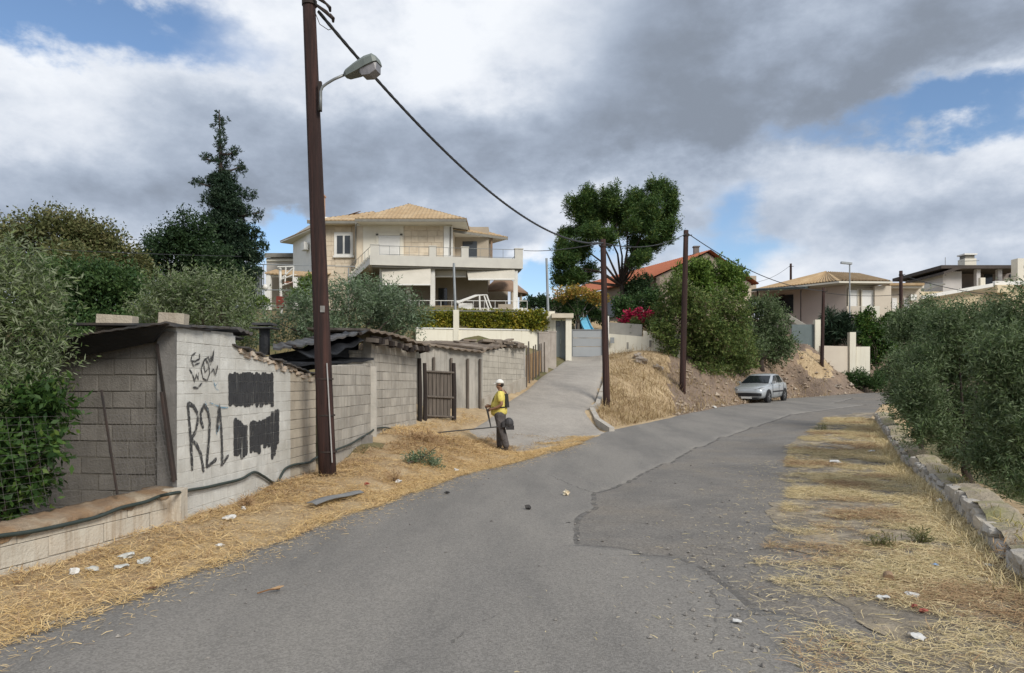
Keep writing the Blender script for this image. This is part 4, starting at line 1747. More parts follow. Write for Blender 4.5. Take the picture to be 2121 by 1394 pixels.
    for px, dd in ((1088, 47.8), (1070, 47.0)):
        q = XY(px, dd)
        mb = MB()
        mb.tube([(q.x - .3, q.y, zf - .3), (q.x - .3, q.y, zz)], .09, 8)
        mb.build("terrace_post", M_int, root)
    # chimney behind the lamp pole
    p = P(662, 402, 47.5)
    mb = MB()
    mb.box((p.x, p.y, p.z - 1.4), (.6, .6, 2.6))
    mb.box((p.x, p.y, p.z - .12), (.7, .7, .1))
    mb.build("chimney", pmat("chimney_render", (.55, .36, .26), (.46, .30, .22), 3, .9), root)
    # terrace platform
    mb = MB()
    pxbox(mb, 660, 1092, 640, 672, 42.6, 9)
    mb.build("terrace", M_plaster, root)
    # white terrace balustrade
    a, b = P(800, 640, 42.3), P(1092, 641, 42.9)
    railing(root, [a, b], .50, .62, M_white, .022, "terrace_railing")
    # tiled lean-to at the left of the villa
    e0, e1 = P(548, 566, 42.5), P(668, 574, 42.5)
    mb = MB()
    tile_slope(mb, e0, e1, Vector((0, 1, .25)), 2.2, 0, 0)
    mb.build("lean_to_roof", M_tile, root)
    mb = MB()
    mb.tube([e0 + Vector((.3, .2, -.08)), e1 + Vector((0, .2, -.08))], .09, 6)
    mb.build("lean_to_beam", M_white, root)
    for px in (556, 612):
        q = P(px, 640, 42.6)
        mb = MB()
        mb.box((q.x, q.y + .1, (q.z + e0.z) / 2 - .05), (.26, .26, e0.z - q.z))
        mb.build("lean_to_column", M_white, root)
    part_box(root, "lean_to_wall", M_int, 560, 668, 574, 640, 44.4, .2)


def w_root(r):
    return r


main_house()


def small_house():
    root = thing("outbuilding", "small flat grey building just left of the villa behind its court", "building", P(580, 640, 52))
    part_box(root, "wall", pmat("outbuilding_wall", (.46, .43, .39), (.40, .37, .33), 2, .9), 552, 612, 532, 650, 52, 4)
    part_box(root, "roof_slab", M_edge, 548, 614, 524, 532.5, 51.7, 4.5)
    part_box(root, "roof_band", M_plaster, 551, 613, 536, 541, 51.9, .3)


small_house()


def garden_front():
    # cream retaining wall, with posts and a railing on top
    a, b = XY(862, 36.2), XY(1136, 37.9)
    zt = P(0, 683, 37).z
    root = thing("retaining_wall", "long cream retaining wall with square posts below the clipped hedge", "wall", (a.x, a.y, 2.5))
    mb = MB()
    mb.wallbox(a, b, 1.6, zt, .3, 1)
    mb.build("wall", M_cream, root)
    mb = MB()
    mb.wallbox(a + Vector((0, -.04)), b + Vector((0, -.04)), zt + .003, zt + .06, .38, 1)
    mb.build("coping", M_white, root)
    u = b - a
    for px, top, wp in ((942, 642, 11), (1141, 645, 17)):
        t = (px - 862) / 274
        c = a + u * t
        z1 = P(0, top, c.y).z
        mb = MB()
        mb.box((c.x, c.y + .1, (z1 + zt) / 2 - .3), (wp / FOC * 37, .34, z1 - zt + .6))
        mb.build("post", M_cream, root)
    pa, pb = a.lerp(b, .02), a.lerp(b, .98)
    railing(root, [(pa.x, pa.y + .2, P(0, 643, 36.5).z - .02), (pb.x, pb.y + .2, P(0, 645, 37.8).z - .02)], .04, 2.2, M_rail, .012, "railing")
    # porch with a grey door
    q = XY(1160, 37.6)
    root = thing("door_porch", "cream porch framing a tall grey metal door beside the driveway gate", "porch", (q.x, q.y, g1(q.x, q.y)))
    part_box(root, "pier", M_cream, 1172, 1184, 658, 750, 37.3, .4)
    part_box(root, "pier", M_cream, 1146, 1151, 658, 762, 37.8, .4)
    part_box(root, "lintel", pmat("porch_lintel", (.60, .53, .42), (.52, .46, .36), 2, .9), 1143, 1188, 649, 658, 37.15, 1.2)
    mt = pmat("door_grey", (.20, .22, .215), (.16, .175, .17), 2, .55, metal=.3)
    part_box(root, "door_leaf", mt, 1151.3, 1161.5, 664, 760, 37.85, .06)
    part_box(root, "door_leaf", mt, 1162.1, 1171.8, 664, 760, 37.85, .06)
    part_box(root, "door_grille", M_glass, 1153.5, 1159.5, 667, 676, 37.82, .02)
    part_box(root, "door_handle", M_rail, 1160.2, 1161.2, 702, 712, 37.8, .04)
    # sliding gate of wide grey panels
    q = XY(1216, 38.4)
    root = thing("driveway_gate", "grey metal driveway gate of three wide horizontal panels", "gate", (q.x, q.y, g1(q.x, q.y)))
    mg = pmat("gate_panel_grey", (.36, .375, .385), (.32, .335, .345), 1.2, .5, metal=.25, rnd=.05)
    M_gd = pmat("gate_frame_grey", (.23, .24, .245), (.19, .20, .205), 2, .5, metal=.3)
    for i, (ya, yb) in enumerate(((684, 699.5), (700.5, 717.5), (718.5, 738))):
        part_box(root, "gate_panel", mg, 1186.5, 1246, ya, yb, 38.35 - .006 * (i % 2), .04)
    part_box(root, "gate_frame", M_gd, 1184, 1248, 682, 684, 38.32, .08)
    part_box(root, "gate_frame", M_gd, 1184, 1248, 738, 741.5, 38.32, .08)
    part_box(root, "gate_frame", M_gd, 1184, 1186.3, 684, 738, 38.32, .08)
    part_box(root, "gate_frame", M_gd, 1246.2, 1249, 684, 738, 38.32, .08)
    # wall right of the gate
    root = thing("garden_wall", "cream garden wall right of the driveway gate with a grey cement upper part", "wall", P(1262, 745, 38.2))
    a, b, c = XY(1258, 38.3), XY(1332, 37.6), XY(1412, 37.0)
    mb = MB()
    mb.wallbox(a, b, 2.2, P(0, 690, 38).z, .3, 1, P(0, 697, 37.6).z)
    mb.build("wall", M_cream, root)
    mb = MB()
    mb.wallbox(b + Vector((.002, 0)), c, 2.2, P(0, 685, 37.6).z, .3, 1, P(0, 694, 37).z)
    mb.build("wall", M_cream, root)
    mb = MB()
    mb.wallbox(a + Vector((0, .35)), b + Vector((0, .35)), P(0, 700, 38).z, P(0, 666, 38.3).z, .2, 1, P(0, 672, 38).z)
    mb.build("upper_wall", pmat("cement_grey", (.34, .325, .29), (.28, .265, .24), 2, .95, .01, 20), root)
    q = P(1256, 655, 38.3)
    mb = MB()
    mb.box((q.x, q.y, (q.z + 2.6) / 2), (.24, .3, q.z - 2.6))
    mb.build("gate_pier", M_white, root)
    mb = MB()
    mb.box(P(1268, 705, 38.0), (.2, .12, .3))
    mb.build("meter_box", M_rail, root)
    for px, y in ((1347, 712), (1300, 716)):
        mb = MB()
        mb.box(P(px, y, 37.35), (.10, .05, .35))
        mb.build("wall_vent", M_edge, root)


garden_front()


def red_house():
    N0 = Vector((13.7, 50.0))
    F0 = Vector((7.1, 66.0))
    zr_ = P(0, 518, 50).z
    root = thing("brick_house", "dark house with a long red tiled roof behind the pine tree", "house", (N0.x, N0.y, 6.3))
    u = (F0 - N0).normalized()
    n = Vector((-u.y, u.x))      # towards the left / camera side
    if n.x > 0:
        n = -n
    ru, rl = 4.2, 4.6
    drop = 2.1
    mw = pmat("house_brown_wall", (.30, .25, .20), (.23, .19, .155), 1.5, .9)
    e0 = Vector((*(N0 + n * rl), zr_ - drop))
    e1 = Vector((*(F0 + n * rl), zr_ - drop))
    r0 = Vector((*N0, zr_))
    mb = MB()
    tile_slope(mb, e1 + Vector((0, 0, 0)), e0, (r0 - e0), (r0 - e0).length, 0, 0, .26, .04)
    f0 = Vector((*(N0 - n * ru), zr_ - drop))
    f1 = Vector((*(F0 - n * ru), zr_ - drop))
    tile_slope(mb, f0, f1, (r0 - f0), (r0 - f0).length, 0, 0, .26, .04)
    mb.build("roof", M_tile_red, root)
    # gable wall and long wall
    ins = u * .35
    g = [Vector((*(N0 + n * (rl - .4) + ins), 5.2)), Vector((*(N0 - n * (ru - .4) + ins), 5.2)),
         Vector((*(N0 - n * (ru - .4) + ins), zr_ - drop + .05)), Vector((*(N0 + ins), zr_ - .14)), Vector((*(N0 + n * (rl - .4) + ins), zr_ - drop + .05))]
    mb = MB()
    mb.prism(g, (u.x * .3, u.y * .3, 0))
    mb.build("gable_wall", mw, root)
    mb = MB()
    p, q = N0 + n * (rl - .4) + ins, F0 + n * (rl - .4)
    mb.wallbox(q, p, 5.2, zr_ - drop + .02, .3, 1)
    mb.build("wall", mw, root)
    # pale verge panel on the gable
    p = N0 - n * 1.2 + ins * .9
    q = N0 - n * (ru - .4) + ins * .9
    mb = MB()
    mb.wallbox(p, q, 6, zr_ - drop - .3, .05, 1)
    mb.build("pale_panel", pmat("gable_beige", (.52, .44, .34), (.46, .39, .30), 1, .9), root)
    for t in (.12, .36, .6):
        c = (N0 + n * (rl - .4)).lerp(F0 + n * (rl - .4), t) + n * .03
        mb = MB()
        mb.box((c.x, c.y, zr_ - drop - 1.5), (1.2, .1, 1.3), math.atan2(u.y, u.x))
        mb.build("window", M_white if t < .2 else M_glass, root)
    mb = MB()
    c = N0 + u * 1.6
    mb.box((c.x, c.y, zr_ + .1), (.35, .35, .8))
    mb.box((c.x, c.y, zr_ + .5), (.45, .45, .08))
    mb.build("chimney", pmat("chimney_grey", (.20, .18, .17), (.15, .14, .13), 3, .9), root)


red_house()


def pink_house():
    root = thing("bungalow", "pinkish-beige house with a low ochre hip roof and white balcony doors", "house", P(1752, 680, 52))
    mp = pmat("house_pink", (.62, .52, .455), (.58, .485, .42), 1, .9)
    mb_ = pmat("house_beige", (.60, .53, .435), (.56, .49, .40), 1, .9)
    cor, lf, rt = XY(1752, 52), XY(1585, 56.5), XY(1846, 52.6)
    z0, z1 = P(0, 700, 52).z, P(0, 590, 52).z
    mb = MB()
    mb.wallbox(lf, cor, z0, z1, .3, 1)
    mb.build("wall", mp, root)
    mb = MB()
    mb.wallbox(cor + Vector((.003, 0)), rt, z0, z1, .3, 1)
    mb.build("wall", mb_, root)
    back = Vector((2.8, 9))
    # roof
    def hip(name, pts, apex0, apex1, zz):
        mb = MB()
        vs_ = [Vector((*p, zz)) for p in pts] + [apex0, apex1]
        mb.add(vs_, [(0, 1, 4), (1, 2, 5, 4), (2, 3, 5), (3, 0, 4, 5)])
        mb.add([v - Vector((0, 0, .14)) for v in vs_[:4]], [(3, 2, 1, 0)])
        o = mb.build(name, M_tile, root)
        for i in range(4):
            a, b = vs_[i], vs_[(i + 1) % 4]
            q = MB().prism([a + Vector((0, 0, -.2)), b + Vector((0, 0, -.2)), b, a], (0, .0, 0))
            q = MB()
            q.tube([a + Vector((0, 0, -.07)), b + Vector((0, 0, -.07))], .09, 6)
            q.build("gutter", M_plaster, root)
        return o
    ze = z1 - .02
    e_l, e_c, e_r = XY(1556, 56.2), XY(1738, 51.0), XY(1849, 51.2)
    e_b = Vector((e_r.x - 3, e_r.y + 9))
    e_bl = Vector((e_l.x + 1.6, e_l.y + 6.0))
    ap0, ap1 = P(1711, 563, 55), P(1782, 567, 56)
    zz = P(0, 581, 51.0).z
    mb = MB()
    vs_ = [Vector((*e_l, zz)), Vector((*e_c, zz)), Vector((*e_r, zz)), Vector((*e_b, zz)), Vector((*e_bl, zz)), ap0, ap1]
    mb.add(vs_, [(0, 1, 5), (1, 2, 6, 5), (2, 3, 6), (3, 4, 5, 6), (4, 0, 5)])
    mb.build("roof", M_tile, root)
    mb = MB()
    mb.prism([v - Vector((0, 0, .16)) for v in vs_[:5]], (0, 0, .12))
    mb.build("eave_soffit", M_plaster, root)
    # tile ribs so the slopes catch light in lines
    mb = MB()
    for (a, b, ap, k) in ((vs_[0], vs_[1], (ap0, ap0), 30), (vs_[1], vs_[2], (ap0, ap1), 16)):
        for i in range(1, k):
            t = i / k
            e = a.lerp(b, t)
            tp = ap[0].lerp(ap[1], t)
            f_ = min(1.0, 1.0)
            mb.tube([e + Vector((0, 0, .02)), e.lerp(tp, f_) + Vector((0, 0, .02))], .05, 4, False)
    mb.build("tile_ribs", M_tile, root)
    # balcony recess, doors, parapet
    part_box(root, "balcony_opening", M_int, 1756, 1818, 597, 640, 51.96, .02)
    for xa, xb in ((1759, 1776), (1786, 1810)):
        dd = part_box(root, "balcony_door", M_shut, xa, xb, 601, 640, 51.9, .05)
        part_box(root, "door_frame", M_plaster, xa - 1.8, xa - .2, 599, 640, 51.85, .06)
        part_box(root, "door_frame", M_plaster, xb + .2, xb + 1.8, 599, 640, 51.85, .06)
    part_box(root, "balcony_parapet", mb_, 1754, 1784, 634, 676, 50.9, .2)
    part_box(root, "balcony_parapet", M_plaster, 1784.3, 1822, 634, 676, 50.8, .2)
    part_box(root, "balcony_floor", M_plaster, 1754, 1822, 660, 664, 51.15, .8)
    part_box(root, "wall_pier", mb_, 1812, 1846, 592, 690, 51.7, .9)
    # set-back right block
    part_box(root, "wall", mb_, 1846.5, 1908, 596, 690, 55.5, 5)
    part_box(root, "roof", M_tile, 1843, 1915, 586, 591, 54.6, 6)
    part_box(root, "eave_soffit", M_plaster, 1844, 1914, 591.3, 596, 54.8, 6)
    for xa, xb in ((1840, 1858), (1873, 1884)):
        part_box(root, "window", M_shut, max(xa, 1848), xb, 617, 650, 55.42, .05)
    part_box(root, "air_conditioner", M_white, 1887, 1899, 610, 622, 55.0, .4)
    part_box(root, "parapet", M_plaster, 1848, 1908, 640, 660, 54.2, .2)
    # dark canopy and stair wall on the left side
    a, b = P(1558, 603, 54.0), P(1668, 598, 51.6)
    mb = MB()
    mb.prism([a, b, b + Vector((1.5, 2.6, .45)), a + Vector((1.5, 2.6, .45))], (0, 0, .14))
    mb.build("canopy", pmat("canopy_green", (.035, .05, .05), (.05, .065, .06), 2, .7), root)
    for px, d in ((1570, 54), (1660, 51.9)):
        q = XY(px, d)
        mb = MB()
        mb.tube([(q.x, q.y + .1, 5.5), (q.x, q.y + .1, P(0, 600, d).z)], .05, 6)
        mb.build("canopy_post", M_iron, root)
    for px in (1612, 1630):
        q = on_wall(px, 630, lf, cor, .02)
        mb = MB()
        mb.box(q, (1.0, .08, 1.4), math.atan2(cor.y - lf.y, cor.x - lf.x))
        mb.build("window", M_glass, root)
    mb = MB()
    p, q = P(1632, 650, 51.5), P(1672, 674, 50.5)
    mb.prism([p, q, q - Vector((0, 0, .35)), p - Vector((0, 0, .35))], (.1, .15, 0))
    mb.build("stair_parapet", M_plaster, root)
    c = P(1558, 576, 58)
    mb = MB()
    mb.box((c.x, c.y, c.z - .5), (.5, .5, 1.3))
    mb.build("chimney", M_int, root)
    # grey sheet gate and pier, lower boundary wall in front
    g = thing("sheet_gate", "blank grey-green sheet metal gate above the dirt mound", "gate", P(1672, 720, 49.5))
    part_box(g, "gate_leaf", pmat("gate_slate", (.15, .185, .185), (.125, .155, .155), 1.5, .5, metal=.2), 1640, 1688, 672, 724, 49.6, .06)
    part_box(g, "gate_pier", M_cream, 1688.5, 1700, 662, 730, 49.4, .4)
    g = thing("boundary_wall", "beige rendered boundary wall with a tall pier above the far road edge", "wall", P(1760, 770, 50))
    part_box(g, "wall", mb_, 1702, 1760, 716, 778, 48.6, .25, 49.4)
    part_box(g, "pier", M_cream, 1760.5, 1773, 688, 800, 49.2, .4)
    part_box(g, "wall", M_cream, 1773.5, 1802, 718, 800, 49.4, .25)


pink_house()


def far_house():
    root = thing("flat_roof_house", "half-finished house with a flat dark roof and open veranda at far right", "house", P(2030, 650, 60))
    mc = pmat("far_cream", (.66, .55, .37), (.61, .51, .34), 1, .9)
    mw = pmat("far_grey", (.52, .50, .49), (.47, .455, .445), 1, .9)
    part_box(root, "wall", mc, 1908, 2062, 604, 680, 60, 8)
    part_box(root, "wall", mc, 2061, 2150, 588, 680, 59.6, 8)
    part_box(root, "wall", mw, 1953, 1992, 562, 604, 63, 6)
    part_box(root, "veranda_wall", pmat("far_dark_wall", (.24, .20, .18), (.19, .16, .145), 1, .9), 1992, 2115, 560, 600, 65, 3)
    M_fs = pmat("far_soffit", (.085, .07, .062), (.065, .055, .05), 2, .9)
    part_box(root, "roof_slab", M_fs, 1950, 2135, 549, 556, 62, 8)
    # sloping edge of the roof, a mono-pitch to the left
    a, b = P(1955, 563, 61.9), P(1992, 549, 61.9)
    mb = MB()
    mb.prism([a, b, b - Vector((0, 0, .3)), a - Vector((0, 0, .2))], (0, 6, 0))
    mb.build("roof_edge", M_fs, root)
    for px in (2027, 2072):
        part_box(root, "column", mw, px - 4, px + 4, 556, 600, 62.4, .4)
    for px in (2036, 2090):
        part_box(root, "balustrade_block", M_plaster, px - 5, px + 5, 575, 592, 61.5, .3)
    part_box(root, "pier", M_plaster, 2108, 2130, 535, 592, 60.5, .8)
    for px in (2048, 2100):
        part_box(root, "opening", M_glass, px - 8, px + 8, 568, 598, 64.9, .1)
    # white sloping parapet
    a, b = P(1910, 612, 59.3), P(2060, 586, 59.3)
    mb = MB()
    mb.prism([a, b, b - Vector((0, 0, .28)), a - Vector((0, 0, .28))], (0, .4, 0))
    mb.build("parapet", M_white, root)
    part_box(root, "parapet", M_white, 2061, 2150, 582, 590, 59.2, .3)
    part_box(root, "balcony_wall", mc, 2066, 2100, 590, 606, 58.9, .3)
    # chimney with cowl
    c = P(2003, 548, 63)
    mb = MB()
    mb.box((c.x, c.y, c.z + .15), (1.0, 1.0, .6))
    mb.build("chimney", M_plaster, root)
    mb = MB()
    mb.box((c.x, c.y, c.z + .62), (.8, .8, .28))
    mb.build("chimney_opening", M_edge, root)
    mb = MB()
    mb.box((c.x, c.y, c.z + .82), (1.1, 1.1, .12))
    mb.build("chimney_cap", M_white, root)
    mb = MB()
    p = P(1958, 533, 63)
    mb.tube([p, p - Vector((0, 0, 1.6))], .025, 5)
    p = P(1985, 541, 62.5)
    mb.tube([p, p + Vector((1.8, 0, .05))], .025, 5)
    mb.build("aerial", M_rail, root)
    # dark tiled lean-to at left
    mb = MB()
    a, b = P(1912, 602, 60.5), P(1958, 590, 60.5)
    mb.prism([a, b, b + Vector((.4, 3, .5)), a + Vector((.4, 3, .5))], (0, 0, .12))
    mb.build("lean_to_roof", M_edge, root)


far_house()


# ---------------------------------------------------------------- poles, lamp, wires
M_pole = pmat("pole_creosote", (.040, .021, .018), (.024, .015, .014), 2.5, .8, .02, 9, stretch=(14, 14, .5), c3=(.075, .036, .029), s3=.9)


def pole(label, ptop, pbot, d, r0, r1, name="utility_pole", mat=None, hardware=True):
    a, b = P(*pbot, d), P(*ptop, d)
    zg = g1(a.x, a.y)
    root = thing(name, label, "utility pole", (a.x, a.y, zg), "utility poles")
    bot = a.copy()
    bot.z = min(a.z, zg) - .3
    mb = MB()
    n = 9
    mb.tube([bot.lerp(b, i / n) for i in range(n + 1)], [r0 + (r1 - r0) * i / n for i in range(n + 1)], 14)
    mb.build("pole_shaft", mat or M_pole, root, True)
    if hardware:
        mb = MB()
        mb.tube([b + Vector((0, 0, -.28)), b + Vector((0, 0, -.22))], r1 * 1.25, 12)
        mb.build("clamp_band", M_iron, root)
        mb = MB()
        mb.tube([b + Vector((r1, 0, -.25)), b + Vector((r1 + .16, -.02, -.22))], .02, 6)
        mb.build("hook", M_iron, root)
    return root, a, b


root, pa, pb = pole("tall near wooden pole carrying the street lamp in front of the sheds", (638, -46), (680, 968), 11.4, .142, .098)
# conduit strapped to the near pole
mb = MB()
mb.tube([P(688, 958, 11.25), P(677, 752, 11.265)], .010, 6)
mb.build("conduit", pmat("conduit_grey", (.42, .41, .40), (.34, .33, .32), 6, .5), root)
for py in (935, 860, 785):
    mb = MB()
    q = pa.lerp(pb, (968 - py) / 1014)
    mb.tube([q + Vector((0, 0, -.012)), q + Vector((0, 0, .012))], .142 - .044 * (968 - py) / 1014 + .006, 14)
    mb.build("strap", M_iron, root)
# cable clamps near the top
for (x0, y0, x1, y1) in ((655, 10, 690, 40), (650, -8, 676, 8), (676, 8, 684, 24), (684, 30, 690, 46)):
    mb = MB()
    mb.tube([P(x0, y0, 11.3), P((x0 + x1) / 2 + 3, (y0 + y1) / 2, 11.25), P(x1, y1, 11.3)], [.02, .03, .018], 6)
    mb.build("cable_clamp", M_iron, root)
mb = MB()
mb.tube([P(652, 24, 11.3), P(662, 50, 11.3), P(680, 62, 11.3), P(692, 58, 11.3)], .006, 5)
mb.build("cable_loop", M_iron, root)
mb = MB()
mb.box(P(668, 640, 11.275), (.07, .012, .10), .1)
mb.build("number_tag", pmat("tag_tin", (.30, .30, .29), (.22, .2, .18), 9, .5, metal=.5), root)
mb = MB()
mb.tube([P(641, 2, 11.4), P(641, 12, 11.4)], .118, 14)
mb.build("pole_band", M_iron, root)

pole("dark wooden pole standing between the driveway and the dry bank", (1249, 496), (1257, 846), 26.5, .135, .10)
pole("dark wooden pole on the bank in front of the big bushy tree", (1421, 477), (1413, 812), 34.0, .155, .115)
pole("slim dark pole rising from the dirt mound behind the silver car", (1706, 596), (1702, 756), 47.0, .125, .09)
pole("thin pole rising behind the left end of the bungalow roof", (1638, 546), (1638, 640), 62, .12, .09)
pole("brown pole in front of the bungalow's right-hand block", (1866, 561), (1866, 720), 45, .13, .10)
M_galv = pmat("galvanised", (.33, .35, .36), (.27, .29, .30), 4, .5, metal=.5)
for lab, px, y0, y1, d in (("slim grey metal mast in front of the villa's ground floor", 941, 545, 645, 37.0),
                           ("slim grey-blue metal mast at the left edge of the pine tree", 1133, 535, 650, 38.3)):
    a, b = P(px + 3, y1, d), P(px - 1, y0, d)
    o = MB().tube([a - Vector((0, 0, .6)), b], [.075, .06], 8)
    o = o.build("metal_mast", M_galv)
    tag(o, lab, "mast", "slim metal masts")

# lamp over the bungalow
rt = thing("street_lamp", "small grey street lamp on a thin post over the bungalow roof", "street lamp", P(1760, 600, 51))
mb = MB()
mb.tube([P(1760, 660, 50.2), P(1760, 545, 50.2)], .05, 6)
mb.build("lamp_post", M_galv, rt)
mb = MB()
mb.box(P(1753, 545, 50.2), (.75, .2, .14), 0, Matrix.Rotation(.1, 3, 'Y'))
mb.build("lamp_head", M_galv, rt)


def street_lamp():
    d = 11.25
    rt = thing("street_lamp", "large grey-green street lamp head on a bent arm from the near pole", "street lamp", P(664, 225, d))
    mb = MB()
    mb.tube([P(664, 228, d), P(664, 205, d), P(664, 190, d), P(668, 180, d), P(677, 173, d), P(692, 164, d), P(718, 153, d)], .022, 8)
    mb.build("lamp_arm", pmat("lamp_arm_grey", (.24, .25, .25), (.19, .20, .20), 5, .5, metal=.5), rt, True)
    mb = MB()
    mb.box(P(663, 200, d + .04), (.05, .06, .46))
    mb.build("arm_bracket", M_iron, rt)
    # housing: a wedge hull growing to the outer end
    mh = pmat("lamp_housing", (.17, .195, .18), (.135, .155, .145), 4, .5, spec=.4)
    ax0, ax1 = P(716, 155, d), P(783, 128, d - .12)
    u = (ax1 - ax0).normalized()
    up = Vector((0, 0, 1)) - u * u.z
    up.normalize()
    sd = u.cross(up)
    L_ = (ax1 - ax0).length
    rings = []
    for t, w, h0, h1 in ((-.02, .05, -.035, .03), (.06, .085, -.055, .05), (.35, .12, -.06, .085), (.7, .15, -.05, .115), (.93, .145, -.04, .11), (1.02, .11, -.03, .06)):
        c = ax0 + u * L_ * t
        rings.append([c + sd * x * w + up * z for x, z in ((-1, h0), (-1, h0 * .2 + h1 * .6), (-.7, h1), (.7, h1), (1, h0 * .2 + h1 * .6), (1, h0))])
    mb = MB()
    vs_ = [p for r_ in rings for p in r_]
    fs = []
    for i in range(len(rings) - 1):
        for k in range(6):
            k2 = (k + 1) % 6
            fs.append((i * 6 + k, (i + 1) * 6 + k, (i + 1) * 6 + k2, i * 6 + k2))
    fs += [(5, 4, 3, 2, 1, 0), tuple((len(rings) - 1) * 6 + k for k in range(6))]
    mb.add(vs_, fs)
    mb.build("lamp_housing", mh, rt)
    # glass bowl below the outer half
    mb = MB()
    rings = []
    for t, w, h in ((.42, .10, -.058), (.50, .115, -.15), (.72, .125, -.185), (.93, .115, -.15), (1.0, .09, -.045)):
        c = ax0 + u * L_ * t
        rings.append([c + sd * x * w + up * z for x, z in ((-1, -.045), (-.85, h), (.85, h), (1, -.045))])
    vs_ = [p for r_ in rings for p in r_]
    fs = []
    for i in range(len(rings) - 1):
        for k in range(3):
            fs.append((i * 4 + k, i * 4 + k + 1, (i + 1) * 4 + k + 1, (i + 1) * 4 + k))
    fs += [(3, 2, 1, 0), (16, 17, 18, 19)]
    mb.add(vs_, fs)
    mb.build("lamp_bowl", pmat("lamp_bowl", (.16, .16, .17), (.24, .23, .24), 5, .25, spec=.5), rt)


street_lamp()


def sag_cable(a, b, sag, r, label, twist=False, n=28):
    a, b = Vector(a), Vector(b)
    pts = [a.lerp(b, i / n) - Vector((0, 0, sag * 4 * (i / n) * (1 - i / n))) for i in range(n + 1)]
    mb = MB()
    if twist:
        m = 260
        for ph in range(4):
            q = []
            for i in range(m + 1):
                t = i / m
                p = a.lerp(b, t) - Vector((0, 0, sag * 4 * t * (1 - t)))
                an = t * 130 + ph * math.pi / 2
                q.append(p + Vector((math.cos(an) * r * .55, 0, math.sin(an) * r * .55)))
            mb.tube(q, r * .55, 5, False)
    else:
        mb.tube(pts, r, 5, False)
    o = mb.build("overhead_cable", pmat("cable_black", (.030, .032, .036), (.05, .052, .056), 8, .6))
    tag(o, label, "cable", "overhead cables")


T1, T2, T3 = P(660, 24, 11.3), P(1249, 503, 26.4), P(1421, 484, 33.9)
sag_cable(T1, T2, 1.02, .026, "thick twisted cable from the near lamp pole down to the driveway pole", True)
sag_cable(T2, P(1085, 519, 42.6), .12, .018, "thin wire from the driveway pole to the villa balcony")
sag_cable(T2, T3, .35, .018, "wire sagging between the driveway pole and the bank pole")
sag_cable(T3 + Vector((.1, 0, 0)), P(1705, 602, 47), .6, .022, "cable from the bank pole down to the mound pole behind the car")
sag_cable(P(1706, 606, 47), P(1866, 610, 45), .15, .016, "thin wire from the mound pole to the brown pole by the bungalow")
sag_cable(P(1866, 569, 45), P(2121, 615, 44), .3, .022, "cable running right from the brown pole over the olive tops")
sag_cable(P(1638, 549, 62), P(1560, 585, 62), .3, .014, "thin wire dropping left from the pole behind the bungalow")
sag_cable(P(-60, 508, 24), P(500, 531, 34), .05, .012, "thin pale wire crossing in front of the dark trees at left")


